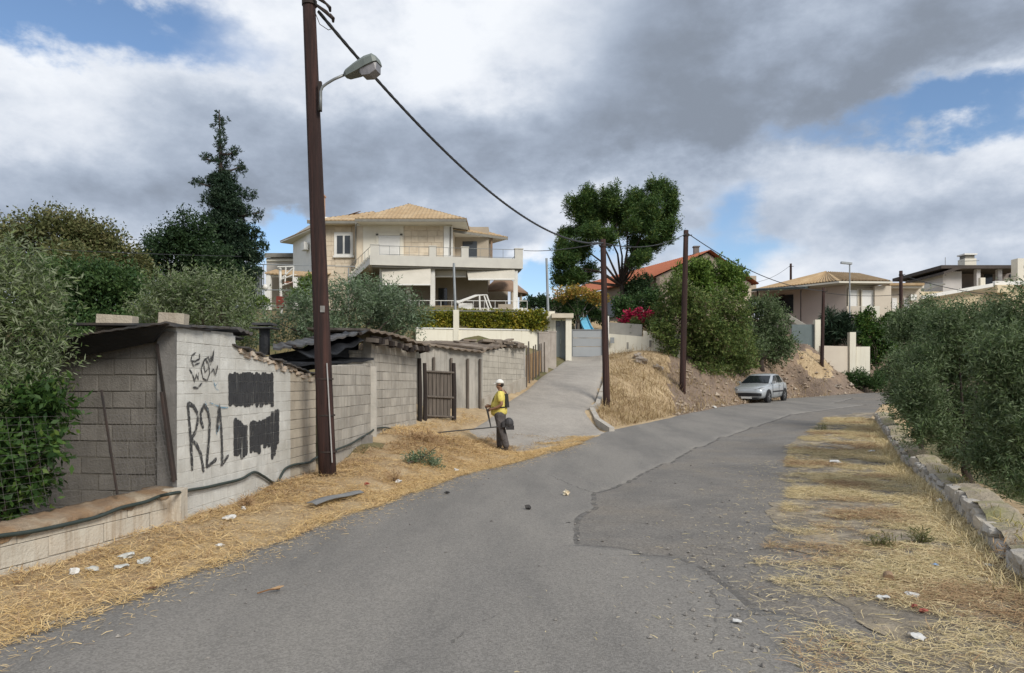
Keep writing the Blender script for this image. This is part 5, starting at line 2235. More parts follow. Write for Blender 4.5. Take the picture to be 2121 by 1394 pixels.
# ---------------------------------------------------------------- court, hoop, slide, garden bits
def garden_bits():
    rt = thing("court_fence", "tall thin metal court fence left of the villa", "fence", P(520, 650, 36))
    for px, y0, d in ((502, 522, 36), (516, 546, 37), (546, 548, 40), (660, 560, 38), (722, 555, 38)):
        mb = MB()
        mb.tube([P(px, 660, d), P(px, y0, d)], .03, 6)
        mb.build("fence_post", M_galv, rt)
    for (xa, ya, xb, yb) in ((516, 547, 735, 552), (502, 532, 560, 534), (516, 600, 735, 603), (520, 633, 660, 636)):
        mb = MB()
        mb.tube([P(xa, ya, 37), P(xb, yb, 38)], .022, 6)
        mb.build("fence_rail", M_galv, rt)
    M_d = pmat("dark_slats", (.13, .14, .14), (.09, .10, .10), 3, .7)
    for i in range(5):
        part_box(rt, "dark_panel", M_d, 519 + i * 5, 523 + i * 5, 552, 640, 39, .05)
    rt = thing("basketball_hoop", "white basketball hoop and backboard frame on a post left of the villa", "basketball hoop", P(582, 650, 38.5))
    mb = MB()
    mb.tube([P(583, 650, 38.5), P(580, 555, 38.5)], .075, 8)
    mb.build("post", M_white, rt)
    mb = MB()
    for (xa, ya, xb, yb) in ((575, 553, 608, 552), (608, 552, 607, 584), (607, 584, 585, 591), (592, 553, 590, 590), (585, 575, 606, 556), (584, 578, 606, 570)):
        mb.tube([P(xa, ya, 38.3), P(xb, yb, 38.3)], .04, 6)
    mb.build("backboard_frame", M_white, rt)
    c = P(597, 585, 37.9)
    mb = MB()
    mb.tube([c + Vector((.23 * math.cos(a), .23 * math.sin(a), 0)) for a in np.linspace(0, 2 * math.pi, 17)], .015, 5, False)
    mb.build("rim", M_tile_red, rt)
    mb = MB()
    mb.box(P(580, 626, 38.4), (.3, .3, .6))
    mb.build("post_pad", pmat("pad_red", (.25, .05, .04), (.18, .04, .03), 3, .7), rt)
    rt = thing("garden_lamp", "white globe garden lamp on a thin post left of the hoop", "garden lamp", P(549, 640, 38))
    mb = MB()
    mb.tube([P(550, 650, 38), P(549, 600, 38)], .03, 6)
    mb.build("lamp_post", M_white, rt)
    mb = MB()
    q = P(549, 595, 38)
    mb.sphere(q, .16)
    mb.build("lamp_globe", M_white, rt, True)
    # black chimney cowl with white sheets on the yard behind
    rt = thing("stove_chimney", "black stove chimney with a flat cap behind the graffiti shed", "chimney", P(548, 712, 16))
    mb = MB()
    mb.tube([P(548, 735, 16), P(548, 682, 16)], .12, 10)
    mb.build("flue", M_felt_shadow, rt)
    mb = MB()
    mb.box(P(548, 680, 16), (.5, .5, .03))
    mb.box(P(548, 672, 16), (.42, .42, .05))
    mb.build("cap", M_sheet, rt)
    # terrace swing frame
    rt = thing("garden_swing", "white tubular garden swing frame on the villa terrace", "garden swing", P(985, 640, 42))
    for xs in ((948, 990, 1008, 1018), (940, 984, 1002, 1012)):
        d = 41.4 if xs[0] == 948 else 42.2
        mb = MB()
        mb.tube([P(xs[0], 628, d), P(xs[1], 612, d), P(xs[2], 611, d), P(xs[3], 640, d)], .045, 6)
        mb.build("frame_tube", M_white, rt)
    mb = MB()
    mb.tube([P(993, 612, 41.4), P(994, 640, 41.4)], .05, 6)
    mb.build("frame_post", M_white, rt)
    part_box(rt, "seat", M_white, 950, 978, 628, 641, 41.8, .8)
    part_box(rt, "bench_back", M_int, 1032, 1062, 630, 641, 42.0, .5)
    # slide
    rt = thing("playground_slide", "pale blue playground slide with white ladder rails behind the driveway gate", "slide", P(1210, 690, 41.5))
    d = 41.3
    top0, top1 = P(1199, 658, d + .8), P(1216, 658, d + .8)
    bot0, bot1 = P(1211, 688, d - .3), P(1231, 688, d - .3)
    ms = pmat("slide_blue", (.18, .50, .68), (.15, .44, .62), 2, .4)
    mb = MB()
    k = 8
    vs_ = []
    for i in range(k + 1):
        t = i / k
        a, b = top0.lerp(bot0, t), top1.lerp(bot1, t)
        sag = Vector((0, 0, -.10 * math.sin(math.pi * t)))
        vs_ += [a + sag + Vector((0, 0, .16)), a + sag, b + sag, b + sag + Vector((0, 0, .16))]
    fs = []
    for i in range(k):
        for j in range(3):
            fs.append((i * 4 + j, i * 4 + j + 1, i * 4 + j + 5, i * 4 + j + 4))
    mb.add(vs_, fs)
    o = mb.build("slide_chute", ms, rt)
    sm = o.modifiers.new("thick", 'SOLIDIFY')
    sm.thickness = .03
    for px in (1192, 1199, 1209, 1216):
        mb = MB()
        mb.tube([P(px, 690, d + 1.0), P(px + (1 if px < 1205 else -1), 644, d + 1.0)], .035, 6)
        mb.build("ladder_rail", M_white, rt)
    part_box(rt, "platform", pmat("slide_dark", (.05, .09, .16), (.04, .07, .12), 2, .5), 1193, 1207, 660, 680, d + 1.1, .5)


garden_bits()


def right_wall():
    """long low rough wall on the right: individual rough stones capped by mortar and moss"""
    line = [Vector((3.15, 2.2)), Vector((3.7, 4.2)), Vector((4.35, 6.2)), Vector((6.3, 10.5)), Vector((8.15, 15.0)), Vector((13.3, 26.5))]
    root = thing("roadside_wall", "long low rough stone wall with dry moss on top along the right verge", "wall", (4.35, 6.2, 0))
    ms = pmat("wall_stone", (.44, .41, .365), (.34, .315, .28), 4, .95, .02, 25, rnd=.14, c3=(.50, .44, .35), s3=1.6)
    mm = pmat("wall_cap", (.40, .34, .255), (.29, .245, .18), 4, .95, .04, 22, c3=(.25, .235, .11), s3=1.6)
    r = random.Random(17)
    Ls = [0]
    for a, b in zip(line, line[1:]):
        Ls.append(Ls[-1] + (b - a).length)

    def at(s):
        s = max(0, min(Ls[-1], s))
        for i in range(len(line) - 1):
            if s <= Ls[i + 1]:
                return line[i].lerp(line[i + 1], (s - Ls[i]) / (Ls[i + 1] - Ls[i])), (line[i + 1] - line[i]).normalized()
        return line[-1], (line[-1] - line[-2]).normalized()
    hh = lambda s: .26 + .05 * math.sin(s * 1.1) + .025 * math.sin(s * 5.3) + (-.13 if (12.2 < s < 13.3 or 8.3 < s < 9.0 or 17 < s < 18.2) else 0)
    # core and cap
    ss = np.arange(0, Ls[-1], .12)
    cols = []
    for s in ss:
        p, u = at(s)
        n = Vector((u.y, -u.x))
        z = g1(p.x - .2, p.y)
        h = z + hh(s) + r.uniform(-.018, .018)
        row = []
        for off, zz in ((.05, z - .2), (.05, h - .04), (.0, h - .02 + r.uniform(-.01, .01)), (.13, h + r.uniform(-.005, .015)), (.30, h + r.uniform(-.012, .012)), (.37, h - .05), (.37, z - .5)):
            q = p + n * off
            row.append((q.x + r.uniform(-.012, .012), q.y + r.uniform(-.012, .012), zz))
        cols.append(row)
    k = 7
    vs_ = [v for c in cols for v in c]
    fs = []
    for i in range(len(cols) - 1):
        for j in range(k - 1):
            fs.append((i * k + j, i * k + j + 1, (i + 1) * k + j + 1, (i + 1) * k + j))
    MB().add(vs_, fs).build("wall_core", mm, root)
    # stones on the road face
    meshes = []
    for v in range(6):
        bm = bmesh.new()
        bmesh.ops.create_cube(bm, size=1.0)
        bmesh.ops.subdivide_edges(bm, edges=bm.edges[:], cuts=1, use_grid_fill=True)
        for vv in bm.verts:
            c = vv.co.normalized() * .62
            vv.co = vv.co.lerp(c, .45) + Vector((r.uniform(-.07, .07), r.uniform(-.07, .07), r.uniform(-.07, .07)))
        me = bpy.data.meshes.new("stone")
        bm.to_mesh(me)
        bm.free()
        me.materials.append(ms)
        meshes.append(me)
    s = 1.5
    while s < Ls[-1] - .2:
        p, u = at(s)
        n = Vector((u.y, -u.x))
        z = g1(p.x - .2, p.y)
        H_ = hh(s)
        w = r.choice((.15, .22, .3, .42, .5)) * r.uniform(.85, 1.15)
        zz = 0.0
        while zz < H_ - .06:
            h = min(r.uniform(.11, .19), H_ - zz)
            o = bpy.data.objects.new("stone", meshes[r.randrange(6)])
            COL.objects.link(o)
            q = p + u * (w / 2) + n * (.05 + r.uniform(-.02, .02))
            attach(o, root)
            o.matrix_basis = Matrix.Translation((q.x, q.y, z + zz + h / 2 - .03)) @ Matrix.Rotation(math.atan2(u.y, u.x) + r.uniform(-.12, .12), 4, 'Z') \
                @ Matrix.Diagonal((w * 1.0, .2, h * 1.05, 1))
            zz += h
        s += w * 1.02


right_wall()


# ================================================================ vegetation
def leaves(name, clusters, n_leaf, ll, lw, mat, root, rng, per=9, twig=.22, up=.35, shell=2.4, droop=0.0, flat=0.0):
    """many leaf-sized blades set along short twigs that fill the given ellipsoids (x, y, z, rx, ry, rz)"""
    C = np.array(clusters, float)
    vol = (C[:, 3] * C[:, 4] * C[:, 5]) ** .75
    nt = max(4, n_leaf // per)
    ci = rng.choice(len(C), nt, p=vol / vol.sum())
    d = rng.normal(size=(nt, 3))
    d /= np.linalg.norm(d, axis=1)[:, None]
    rad = rng.random(nt) ** (1 / shell)
    # lumpy radius: each cluster gets bulges, so outlines stay uneven
    ph = rng.random((len(C), 3)) * 6.28
    lump = 1 + .22 * np.sin(3.1 * d[:, 0] * 1.7 + ph[ci, 0]) * np.sin(3.7 * d[:, 2] * 1.6 + ph[ci, 1]) + .12 * np.sin(9 * d[:, 1] + 7 * d[:, 2] + ph[ci, 2])
    pos = C[ci, :3] + d * C[ci, 3:6] * (rad * lump)[:, None]
    td = d * .75 + rng.normal(size=(nt, 3)) * .45
    td[:, 2] += up
    td /= np.linalg.norm(td, axis=1)[:, None]
    T = np.repeat(np.arange(nt), per)
    t = np.tile(np.linspace(0, 1, per), nt) + rng.normal(size=nt * per) * .05
    tl = twig * (.6 + .8 * rng.random(nt))
    base = pos[T] + td[T] * (t * tl[T])[:, None]
    rv = rng.normal(size=(nt * per, 3))
    rv -= td[T] * (rv * td[T]).sum(1)[:, None]
    rv /= np.linalg.norm(rv, axis=1)[:, None] + 1e-9
    ax = td[T] * .55 + rv * .8
    ax[:, 2] -= droop
    ax /= np.linalg.norm(ax, axis=1)[:, None]
    sd = np.cross(ax, rng.normal(size=ax.shape) + np.array([0, 0, flat]))
    sd /= np.linalg.norm(sd, axis=1)[:, None] + 1e-9
    k = (.5 + 1.0 * rng.random(nt * per))[:, None]
    L_ = ll * k
    W_ = lw * k * .5
    v0 = base
    v1 = base + ax * L_ * .45 + sd * W_
    v2 = base + ax * L_
    v3 = base + ax * L_ * .45 - sd * W_
    n = len(base)
    V = np.stack([v0, v1, v2, v3], 1).reshape(-1, 3)
    F = np.arange(n * 4).reshape(n, 4)
    return npmesh(name, V, F, mat, root)


def pxclusters(lst, d, depth=1.0, dj=0.0, seed=0):
    r = random.Random(seed)
    out = []
    for c in lst:
        x, y, rx, ry = c[:4]
        dd = d + (c[4] if len(c) > 4 else r.uniform(-dj, dj))
        p = P(x, y, dd)
        out.append((p.x, p.y, p.z, rx / FOC * dd, (rx + ry) / 2 / FOC * dd * depth, ry / FOC * dd))
    return out


def sub_clumps(cl, k, rng, f=.45):
    """break each ellipsoid into k smaller clumps near its surface, for uneven outlines and gaps"""
    out = []
    for c in cl:
        for i in range(k):
            d = rng.normal(size=3)
            d /= np.linalg.norm(d)
            q = np.array(c[:3]) + d * np.array(c[3:6]) * rng.uniform(.35, .85)
            s = f * rng.uniform(.7, 1.25)
            out.append((*q, c[3] * s, c[4] * s, c[5] * s))
    return out


M_bark = pmat("bark_grey", (.13, .105, .08), (.07, .055, .045), 4, .95, .02, 20, stretch=(3, 3, .8))
M_bark_d = pmat("bark_dark", (.06, .045, .035), (.035, .028, .024), 4, .95, .02, 20, stretch=(3, 3, .8))


def trunk_limbs(root, base, clusters, r0, rng, mat, fork=.35, nlimb=10, name="trunk"):
    base = Vector(base)
    C = [Vector(c[:3]) for c in clusters]
    cen = sum(C, Vector()) / len(C)
    mb = MB()
    f = base.lerp(cen, fork)
    f.x = base.x + (cen.x - base.x) * fork * .6
    m1 = base.lerp(f, .5) + Vector((rng.uniform(-.1, .1) * r0 * 6, rng.uniform(-.1, .1) * r0 * 6, 0))
    mb.tube([base - Vector((0, 0, .3)), base + Vector((0, 0, .02)), m1, f], [r0 * 1.35, r0 * 1.15, r0 * .9, r0 * .75], 9)
    idx = rng.permutation(len(C))[:nlimb]
    for i in idx:
        e = C[i]
        a = f.lerp(e, .35) + Vector((rng.uniform(-.15, .15), rng.uniform(-.15, .15), rng.uniform(0, .25))) * (e - f).length * .5
        b = f.lerp(e, .72) + Vector((rng.uniform(-.1, .1), rng.uniform(-.1, .1), rng.uniform(0, .15))) * (e - f).length * .5
        mb.tube([f - Vector((0, 0, r0 * .4)), a, b, e], [r0 * .5, r0 * .3, r0 * .17, r0 * .05], 6)
    return mb.build(name, mat, root, True)


L_olive = leafmat("leaf_olive", (.062, .108, .036), (.185, .235, .092), back=(.225, .260, .160), trans=.25, rough=.65, spec=.15)
L_olive_dk = leafmat("leaf_olive_dark", (.044, .082, .031), (.138, .190, .076), back=(.160, .205, .112), trans=.22, rough=.65, spec=.15)
L_olive_gy = leafmat("leaf_olive_grey", (.054, .098, .045), (.140, .200, .098), back=(.18, .23, .15), trans=.2, rough=.55)
L_green = leafmat("leaf_green", (.022, .060, .013), (.085, .165, .032), trans=.3, c3=(.16, .21, .045))
L_shrub = leafmat("leaf_shrub", (.016, .044, .011), (.060, .120, .025), trans=.25, c3=(.11, .17, .035))
L_dark = leafmat("leaf_dark", (.014, .036, .014), (.045, .082, .030), trans=.2)
L_pine = leafmat("leaf_pine", (.024, .062, .017), (.088, .150, .036), trans=.25, c3=(.15, .19, .045))
L_oak = leafmat("leaf_oak", (.065, .085, .028), (.165, .165, .065), trans=.25, c3=(.22, .19, .09))
L_mid = leafmat("leaf_mid", (.026, .066, .020), (.080, .135, .040), trans=.25)
L_light = leafmat("leaf_light", (.06, .125, .020), (.18, .25, .050), trans=.3)
L_bush = leafmat("leaf_bush", (.055, .100, .026), (.170, .215, .058), trans=.25, c3=(.17, .14, .075))
L_hedge = leafmat("leaf_hedge", (.08, .12, .015), (.34, .31, .035), trans=.3, c3=(.45, .34, .05))
L_yel = leafmat("leaf_yellow", (.12, .14, .03), (.46, .30, .06), trans=.25, c3=(.5, .24, .06))
L_red = leafmat("petal_magenta", (.30, .012, .05), (.48, .03, .09), trans=.25)
L_cyp = leafmat("leaf_cypress", (.012, .032, .018), (.038, .066, .034), trans=.1)


def tree(name, label, cat, clusters, base, d, nleaf, ll, lw, mat, r0=.15, seed=0, sub=7, f=.45, depth=1.0, dj=.8, per=9, twig=.25, up=.35,
         bark=None, group=None, fork=.35, crown="crown", nlimb=12, droop=0, shell=2.4, raw=False):
    rng = np.random.default_rng(seed + 50)
    if name == "pine_tree":
        clusters = [(c[0], c[1], c[2] * .86, c[3] * 1.14) for c in clusters]
    cl = clusters if raw else pxclusters(clusters, d, depth, dj, seed)
    b = P(*base, d) if len(base) == 2 else Vector(base)
    zg = g1(b.x, b.y)
    root = thing(name, label, cat, (b.x, b.y, zg), group)
    cs = sub_clumps(cl, sub, rng, f) if sub else cl
    leaves(crown, cs, nleaf, ll, lw, mat, root, rng, per, twig, up, shell, droop)
    trunk_limbs(root, (b.x, b.y, zg), cl if len(cl) > 3 else cs, r0, rng, bark or M_bark, fork, nlimb)
    return root


# --- left foreground olive, with a broad-leaved shrub under it
tree("olive_tree", "silvery olive tree filling the left edge behind the low wall", "tree",
     [(-40, 575, 80, 60), (35, 575, 55, 48), (80, 615, 40, 42), (0, 670, 90, 75), (78, 690, 42, 66), (25, 780, 80, 70), (82, 765, 30, 46),
      (-110, 650, 120, 150), (-20, 860, 100, 80), (-130, 880, 120, 120), (100, 650, 20, 26)],
     (-60, 1110), 7.3, 60000, .062, .013, L_olive, .13, 1, 8, .40, .75, .25, 11, .32, .95)
tree("leafy_shrub", "glossy green broad-leaved shrub hanging over the low wall below the olive", "shrub",
     [(92, 835, 36, 42), (45, 880, 56, 55), (98, 925, 28, 30), (20, 960, 55, 50), (85, 945, 28, 26), (0, 1040, 50, 40), (50, 1000, 36, 36), (-60, 960, 70, 80)],
     (-10, 1130), 6.9, 9000, .075, .034, L_shrub, .05, 2, 6, .42, .7, .15, 7, .2, .1, crown="foliage", droop=.3)

# --- trees behind the sheds
tree("oak_tree", "broad brownish-green tree on the skyline at far left", "tree",
     [(110, 475, 75, 36), (30, 497, 60, 34), (185, 505, 70, 38), (245, 525, 42, 32), (70, 540, 100, 50), (170, 560, 100, 45), (-50, 520, 90, 50), (270, 560, 40, 40)],
     (120, 660), 30, 60000, .11, .065, L_oak, .25, 3, 9, .40, 1, 1.5, 8, .5)
tree("leafy_tree", "dark green leafy tree between the olive and the oak behind the shed", "tree",
     [(200, 590, 80, 52), (150, 640, 70, 55), (260, 625, 55, 60), (110, 600, 60, 50), (220, 680, 80, 45)],
     (190, 760), 20, 34000, .085, .045, L_mid, .2, 4, 8, .42, 1, .8, 8, .35)
tree("broadleaf_tree", "very dark bushy tree just left of the tall cypress", "tree",
     [(335, 510, 52, 48), (310, 565, 46, 55), (395, 500, 52, 50), (370, 585, 75, 55), (440, 580, 60, 60), (410, 540, 60, 55)],
     (370, 700), 34, 48000, .12, .06, L_dark, .25, 5, 8, .42, 1, 1.2, 8, .45)


def cypress():
    d = 36
    rng = np.random.default_rng(61)
    cl = []
    # narrow leader, ragged sides: (x, y, rx, ry)
    for y, xc, w in ((238, 453, 5), (250, 455, 8), (266, 455, 13), (284, 456, 14), (300, 457, 13), (318, 458, 14), (334, 462, 13), (350, 462, 17), (366, 463, 20), (382, 464, 24),
                     (398, 465, 26), (414, 467, 30), (432, 468, 36), (450, 470, 42), (468, 472, 48), (486, 474, 54), (504, 478, 60),
                     (522, 480, 64), (540, 482, 64), (560, 484, 62), (585, 484, 58), (610, 480, 55)):
        if w < 20:
            cl.append((xc + rng.uniform(-2, 2), y, w * .72, 9))
        else:
            k = int(w / 6) + 1
            cl.append((xc, y, w * .55, 13))
            for _ in range(k + 1):
                cl.append((xc + rng.uniform(-1, 1) * w * .8, y + rng.uniform(-8, 8), rng.uniform(8, 15), rng.uniform(8, 13)))
    for x, y, r_ in ((404, 377, 6), (414, 378, 8), (428, 378, 9), (440, 372, 9), (420, 325, 7), (432, 328, 9), (445, 332, 8), (478, 318, 9), (490, 312, 7), (484, 322, 8),
                     (498, 345, 9), (505, 400, 11), (520, 408, 8), (528, 404, 5), (512, 436, 12), (530, 450, 9), (538, 440, 6), (520, 480, 14), (536, 486, 10),
                     (432, 410, 11), (424, 420, 9), (540, 510, 14), (548, 512, 8), (500, 352, 8), (470, 250, 4), (446, 245, 4), (440, 262, 5)):
        cl.append((x, y, r_, r_ * .8))
    cw = pxclusters(cl, d, 1.0, .7, 6)
    b = P(468, 660, d)
    zg = g1(b.x, b.y)
    root = thing("cypress_tree", "tall ragged dark cypress standing above the dark trees left of the villa", "tree", (b.x, b.y, zg))
    leaves("crown", cw, 100000, .105, .042, L_cyp, root, rng, 8, .15, .35, 2.0)
    mb = MB()
    tp = P(454, 228, d)
    q = [Vector((b.x, b.y, zg - .3)).lerp(tp, t) for t in (0, .25, .5, .75, 1)]
    mb.tube(q, [.32, .26, .18, .10, .02], 8)
    for x, y in ((404, 377), (420, 325), (490, 312), (538, 440), (505, 400), (424, 420), (548, 512), (498, 345)):
        e = P(x, y, d)
        t = (e.z - .2 - b.z) / (tp.z - b.z)
        s = Vector((b.x, b.y, b.z)).lerp(tp, max(0, min(1, t)))
        mb.tube([s, s.lerp(e, .5) + Vector((0, 0, -.1)), e], [.07, .05, .015], 5)
    mb.build("trunk", M_bark_d, root, True)


cypress()
tree("olive_tree", "pale olive tree rising behind the graffiti shed roof", "tree",
     [(360, 615, 42, 38), (410, 612, 48, 42), (470, 605, 45, 42), (330, 650, 40, 40), (420, 660, 85, 40), (500, 650, 36, 48), (505, 700, 28, 40), (300, 660, 30, 25)],
     (420, 760), 17, 24000, .085, .022, L_olive, .16, 7, 8, .42, 1, .6, 10, .38, .95)
tree("olive_tree", "grey-green olive tree behind the near lamp pole, in front of the villa", "tree",
     [(630, 640, 44, 40), (610, 690, 40, 35), (710, 630, 55, 40), (780, 628, 52, 40), (690, 680, 70, 40), (830, 645, 42, 40), (790, 680, 65, 35), (858, 668, 30, 32), (740, 600, 40, 18), (650, 600, 20, 16), (575, 668, 26, 26), (550, 700, 20, 22)],
     (720, 740), 21, 30000, .10, .024, L_olive_gy, .17, 8, 8, .42, .9, .8, 10, .35, .5)
tree("garden_shrub", "bright green shrub in the court beside the basketball hoop", "shrub",
     [(640, 590, 22, 20), (620, 612, 20, 16), (655, 612, 20, 16), (540, 630, 22, 12)], (630, 650), 37, 4000, .12, .06, L_light, .06, 9, 5, .5, 1, .3, 7, .25, crown="foliage")

# --- Aleppo pine behind the driveway pole
tree("pine_tree", "big clumpy dark green pine tree behind the driveway gate", "tree",
     [(1192, 440, 22, 26), (1222, 420, 24, 28), (1210, 470, 38, 26), (1268, 405, 24, 28), (1278, 440, 34, 30), (1322, 430, 26, 28), (1365, 402, 24, 26), (1350, 440, 32, 28), (1388, 440, 20, 34), (1395, 412, 10, 26),
      (1382, 480, 24, 24), (1335, 480, 30, 26), (1285, 478, 30, 20), (1232, 490, 34, 20), (1180, 495, 26, 22), (1165, 520, 20, 20), (1200, 525, 36, 22), (1180, 555, 34, 24), (1215, 565, 30, 18), (1165, 580, 24, 16),
      (1318, 515, 24, 24), (1352, 510, 26, 18), (1330, 545, 26, 22), (1302, 556, 14, 14), (1250, 455, 26, 26), (1240, 440, 24, 24), (1300, 425, 22, 24), (1350, 475, 26, 22), (1260, 500, 24, 18), (1310, 460, 26, 22), (1365, 460, 26, 24), (1160, 548, 18, 22), (1195, 590, 30, 14)],
     (1292, 650), 47, 150000, .18, .042, L_pine, .20, 10, 9, .44, .9, 1.6, 10, .36, 1.3, bark=M_bark_d, fork=.42, nlimb=14, shell=2.2)
# --- planting behind gate and wall
tree("flowering_shrub", "yellow-orange flowering shrub at the foot of the pine", "shrub",
     [(1165, 612, 20, 12), (1195, 606, 26, 13), (1225, 616, 24, 12), (1245, 622, 16, 12)], (1195, 680), 41.5, 4000, .10, .06, L_yel, .05, 11, 6, .5, 1, .4, 7, .2, crown="flowers")
tree("garden_shrub", "dense green shrub below the yellow flowers behind the gate", "shrub",
     [(1165, 632, 26, 18), (1200, 640, 34, 24), (1240, 645, 26, 26), (1180, 655, 20, 20)], (1200, 690), 42.5, 7000, .12, .07, L_mid, .08, 12, 6, .5, 1, .5, 7, .25, crown="foliage")
tree("garden_shrub", "green shrubs between the pine trunk and the bougainvillea", "shrub",
     [(1285, 640, 30, 22), (1320, 630, 34, 24), (1355, 640, 26, 26), (1295, 665, 22, 16), (1345, 612, 26, 18)], (1310, 690), 41, 8000, .12, .07, L_mid, .08, 13, 6, .5, 1, .6, 7, .25, crown="foliage")
tree("round_shrub", "rounded dark shrub against the red-roofed house wall", "shrub",
     [(1325, 592, 26, 22), (1310, 604, 18, 16)], (1322, 660), 47, 5000, .14, .07, L_dark, .08, 14, 6, .5, 1, .3, 7, .22, crown="foliage")
tree("dark_hedge", "dark green hedge right of the villa terrace", "hedge",
     [(1105, 628, 16, 14), (1128, 630, 18, 14), (1090, 632, 12, 10)], (1115, 660), 44, 4000, .12, .06, L_dark, .06, 15, 5, .5, 1, .3, 7, .2, crown="foliage")
tree("bougainvillea", "magenta bougainvillea spilling over the garden wall", "shrub",
     [(1306, 655, 11, 10), (1300, 672, 10, 8), (1318, 662, 10, 7), (1332, 668, 9, 8), (1345, 655, 7, 9), (1290, 668, 6, 5), (1325, 645, 6, 5)], (1312, 690), 38.9, 1900, .10, .08, L_red, .03, 16, 4, .55, .7, .2, 6, .2, crown="flowers", group=None)
tree("climbing_plant", "green climber with a few pink sprays right of the bougainvillea", "shrub",
     [(1318, 680, 14, 14), (1350, 675, 16, 18), (1365, 690, 14, 14)], (1345, 700), 38.4, 3000, .12, .06, L_bush, .03, 17, 5, .5, .7, .2, 6, .2, crown="foliage")
# --- bushy trees on the bank
tree("bushy_tree", "large dusty green bushy tree on the bank behind the wooden pole", "tree",
     [(1395, 620, 38, 42), (1375, 665, 26, 32), (1380, 690, 30, 32), (1440, 650, 55, 55), (1470, 700, 60, 50), (1420, 720, 40, 40), (1510, 660, 48, 60), (1500, 730, 56, 42, 1.5), (1540, 705, 44, 46, 3.0), (1465, 768, 42, 30), (1548, 750, 34, 22, 5.0), (1385, 715, 22, 24)],
     (1425, 760), 37.5, 64000, .13, .055, L_bush, .22, 18, 8, .42, 1, 1.2, 9, .35, fork=.3, nlimb=14)
tree("young_tree", "brighter green tree top rising behind the bushy bank tree", "tree",
     [(1440, 570, 36, 28), (1490, 575, 40, 30), (1520, 600, 28, 28), (1470, 600, 44, 30), (1410, 575, 18, 26), (1530, 575, 14, 20)],
     (1480, 730), 42, 16000, .14, .08, L_light, .16, 19, 8, .42, 1, .8, 8, .35)
tree("dusty_tree", "greyish dusty tree leaning over the parked silver car", "tree",
     [(1590, 650, 40, 36), (1610, 690, 38, 36), (1570, 690, 40, 40), (1600, 730, 36, 26), (1560, 730, 34, 26), (1630, 720, 22, 18), (1560, 640, 28, 26)],
     (1577, 790), 44.5, 22000, .14, .06, L_olive_dk, .17, 20, 8, .42, 1, .8, 8, .35, bark=M_bark_d, fork=.25)
# --- right-hand garden
tree("yucca_clump", "spiky dark blue-green plant by the bungalow boundary wall", "plant",
     [(1730, 680, 26, 28), (1725, 702, 28, 14), (1745, 660, 14, 18), (1718, 665, 14, 20), (1748, 690, 14, 18)], (1732, 740), 50.4, 4200, .55, .05, L_cyp, .05, 21, 4, .5, 1, .3, 8, .2, .8, crown="foliage")
tree("garden_hedge", "bright green hedge of shrubs right of the tall wall pier", "hedge",
     [(1800, 690, 26, 30), (1830, 680, 26, 34), (1785, 668, 22, 16), (1815, 730, 24, 30), (1845, 720, 22, 40), (1790, 710, 14, 18), (1800, 652, 14, 14), (1850, 660, 20, 20)], (1815, 770), 50.15, 18000, .14, .08, L_green, .06, 22, 6, .48, .35, .15, 7, .22, crown="foliage")
tree("verge_bush", "low dark bush at the far bend of the road", "shrub",
     [(1750, 784, 24, 9), (1775, 790, 26, 10), (1798, 796, 22, 10), (1815, 790, 20, 18), (1830, 780, 20, 24), (1785, 776, 18, 9)], (1790, 806), 48, 11000, .12, .05, L_mid, .04, 23, 5, .5, 1, .5, 7, .25, crown="foliage")
# --- right-hand olives
OG = "olive trees along the right verge"
tree("olive_tree", "farther round olive tree at the right, beyond the low stone wall's end", "tree",
     [(1885, 705, 40, 46), (1915, 685, 50, 50), (1865, 765, 34, 42), (1890, 805, 46, 44), (1940, 745, 50, 60), (1862, 832, 24, 22), (1905, 852, 42, 32)],
     (1905, 900), 21, 80000, .085, .020, L_olive_dk, .10, 24, 8, .42, .9, .8, 11, 0.35, .95, group=OG, bark=M_bark_d)
tree("olive_tree", "large olive tree overhanging the right low wall, mid distance", "tree",
     [(1990, 700, 60, 62), (1960, 770, 60, 60), (2030, 770, 70, 70), (1920, 830, 50, 60), (1980, 860, 70, 60), (2040, 870, 60, 60), (1930, 900, 46, 40), (2000, 930, 60, 40), (2050, 690, 50, 50), (1910, 760, 36, 40)],
     (2010, 1010), 14.5, 120000, .072, .016, L_olive_dk, .09, 25, 8, .42, .85, .6, 11, 0.33, .95, group=OG, bark=M_bark_d)
tree("olive_tree", "nearest olive tree cut by the right frame edge", "tree",
     [(2110, 690, 55, 70), (2090, 780, 60, 70), (2150, 760, 70, 90), (2070, 870, 60, 60), (2130, 880, 70, 70), (2080, 950, 60, 45), (2150, 970, 60, 50), (2110, 1010, 50, 32), (2210, 850, 80, 130), (2040, 970, 40, 34)],
     (2150, 1110), 10.2, 110000, .066, .014, L_olive_dk, .08, 26, 8, .42, .85, .5, 11, 0.31, .95, group=OG, bark=M_bark_d)


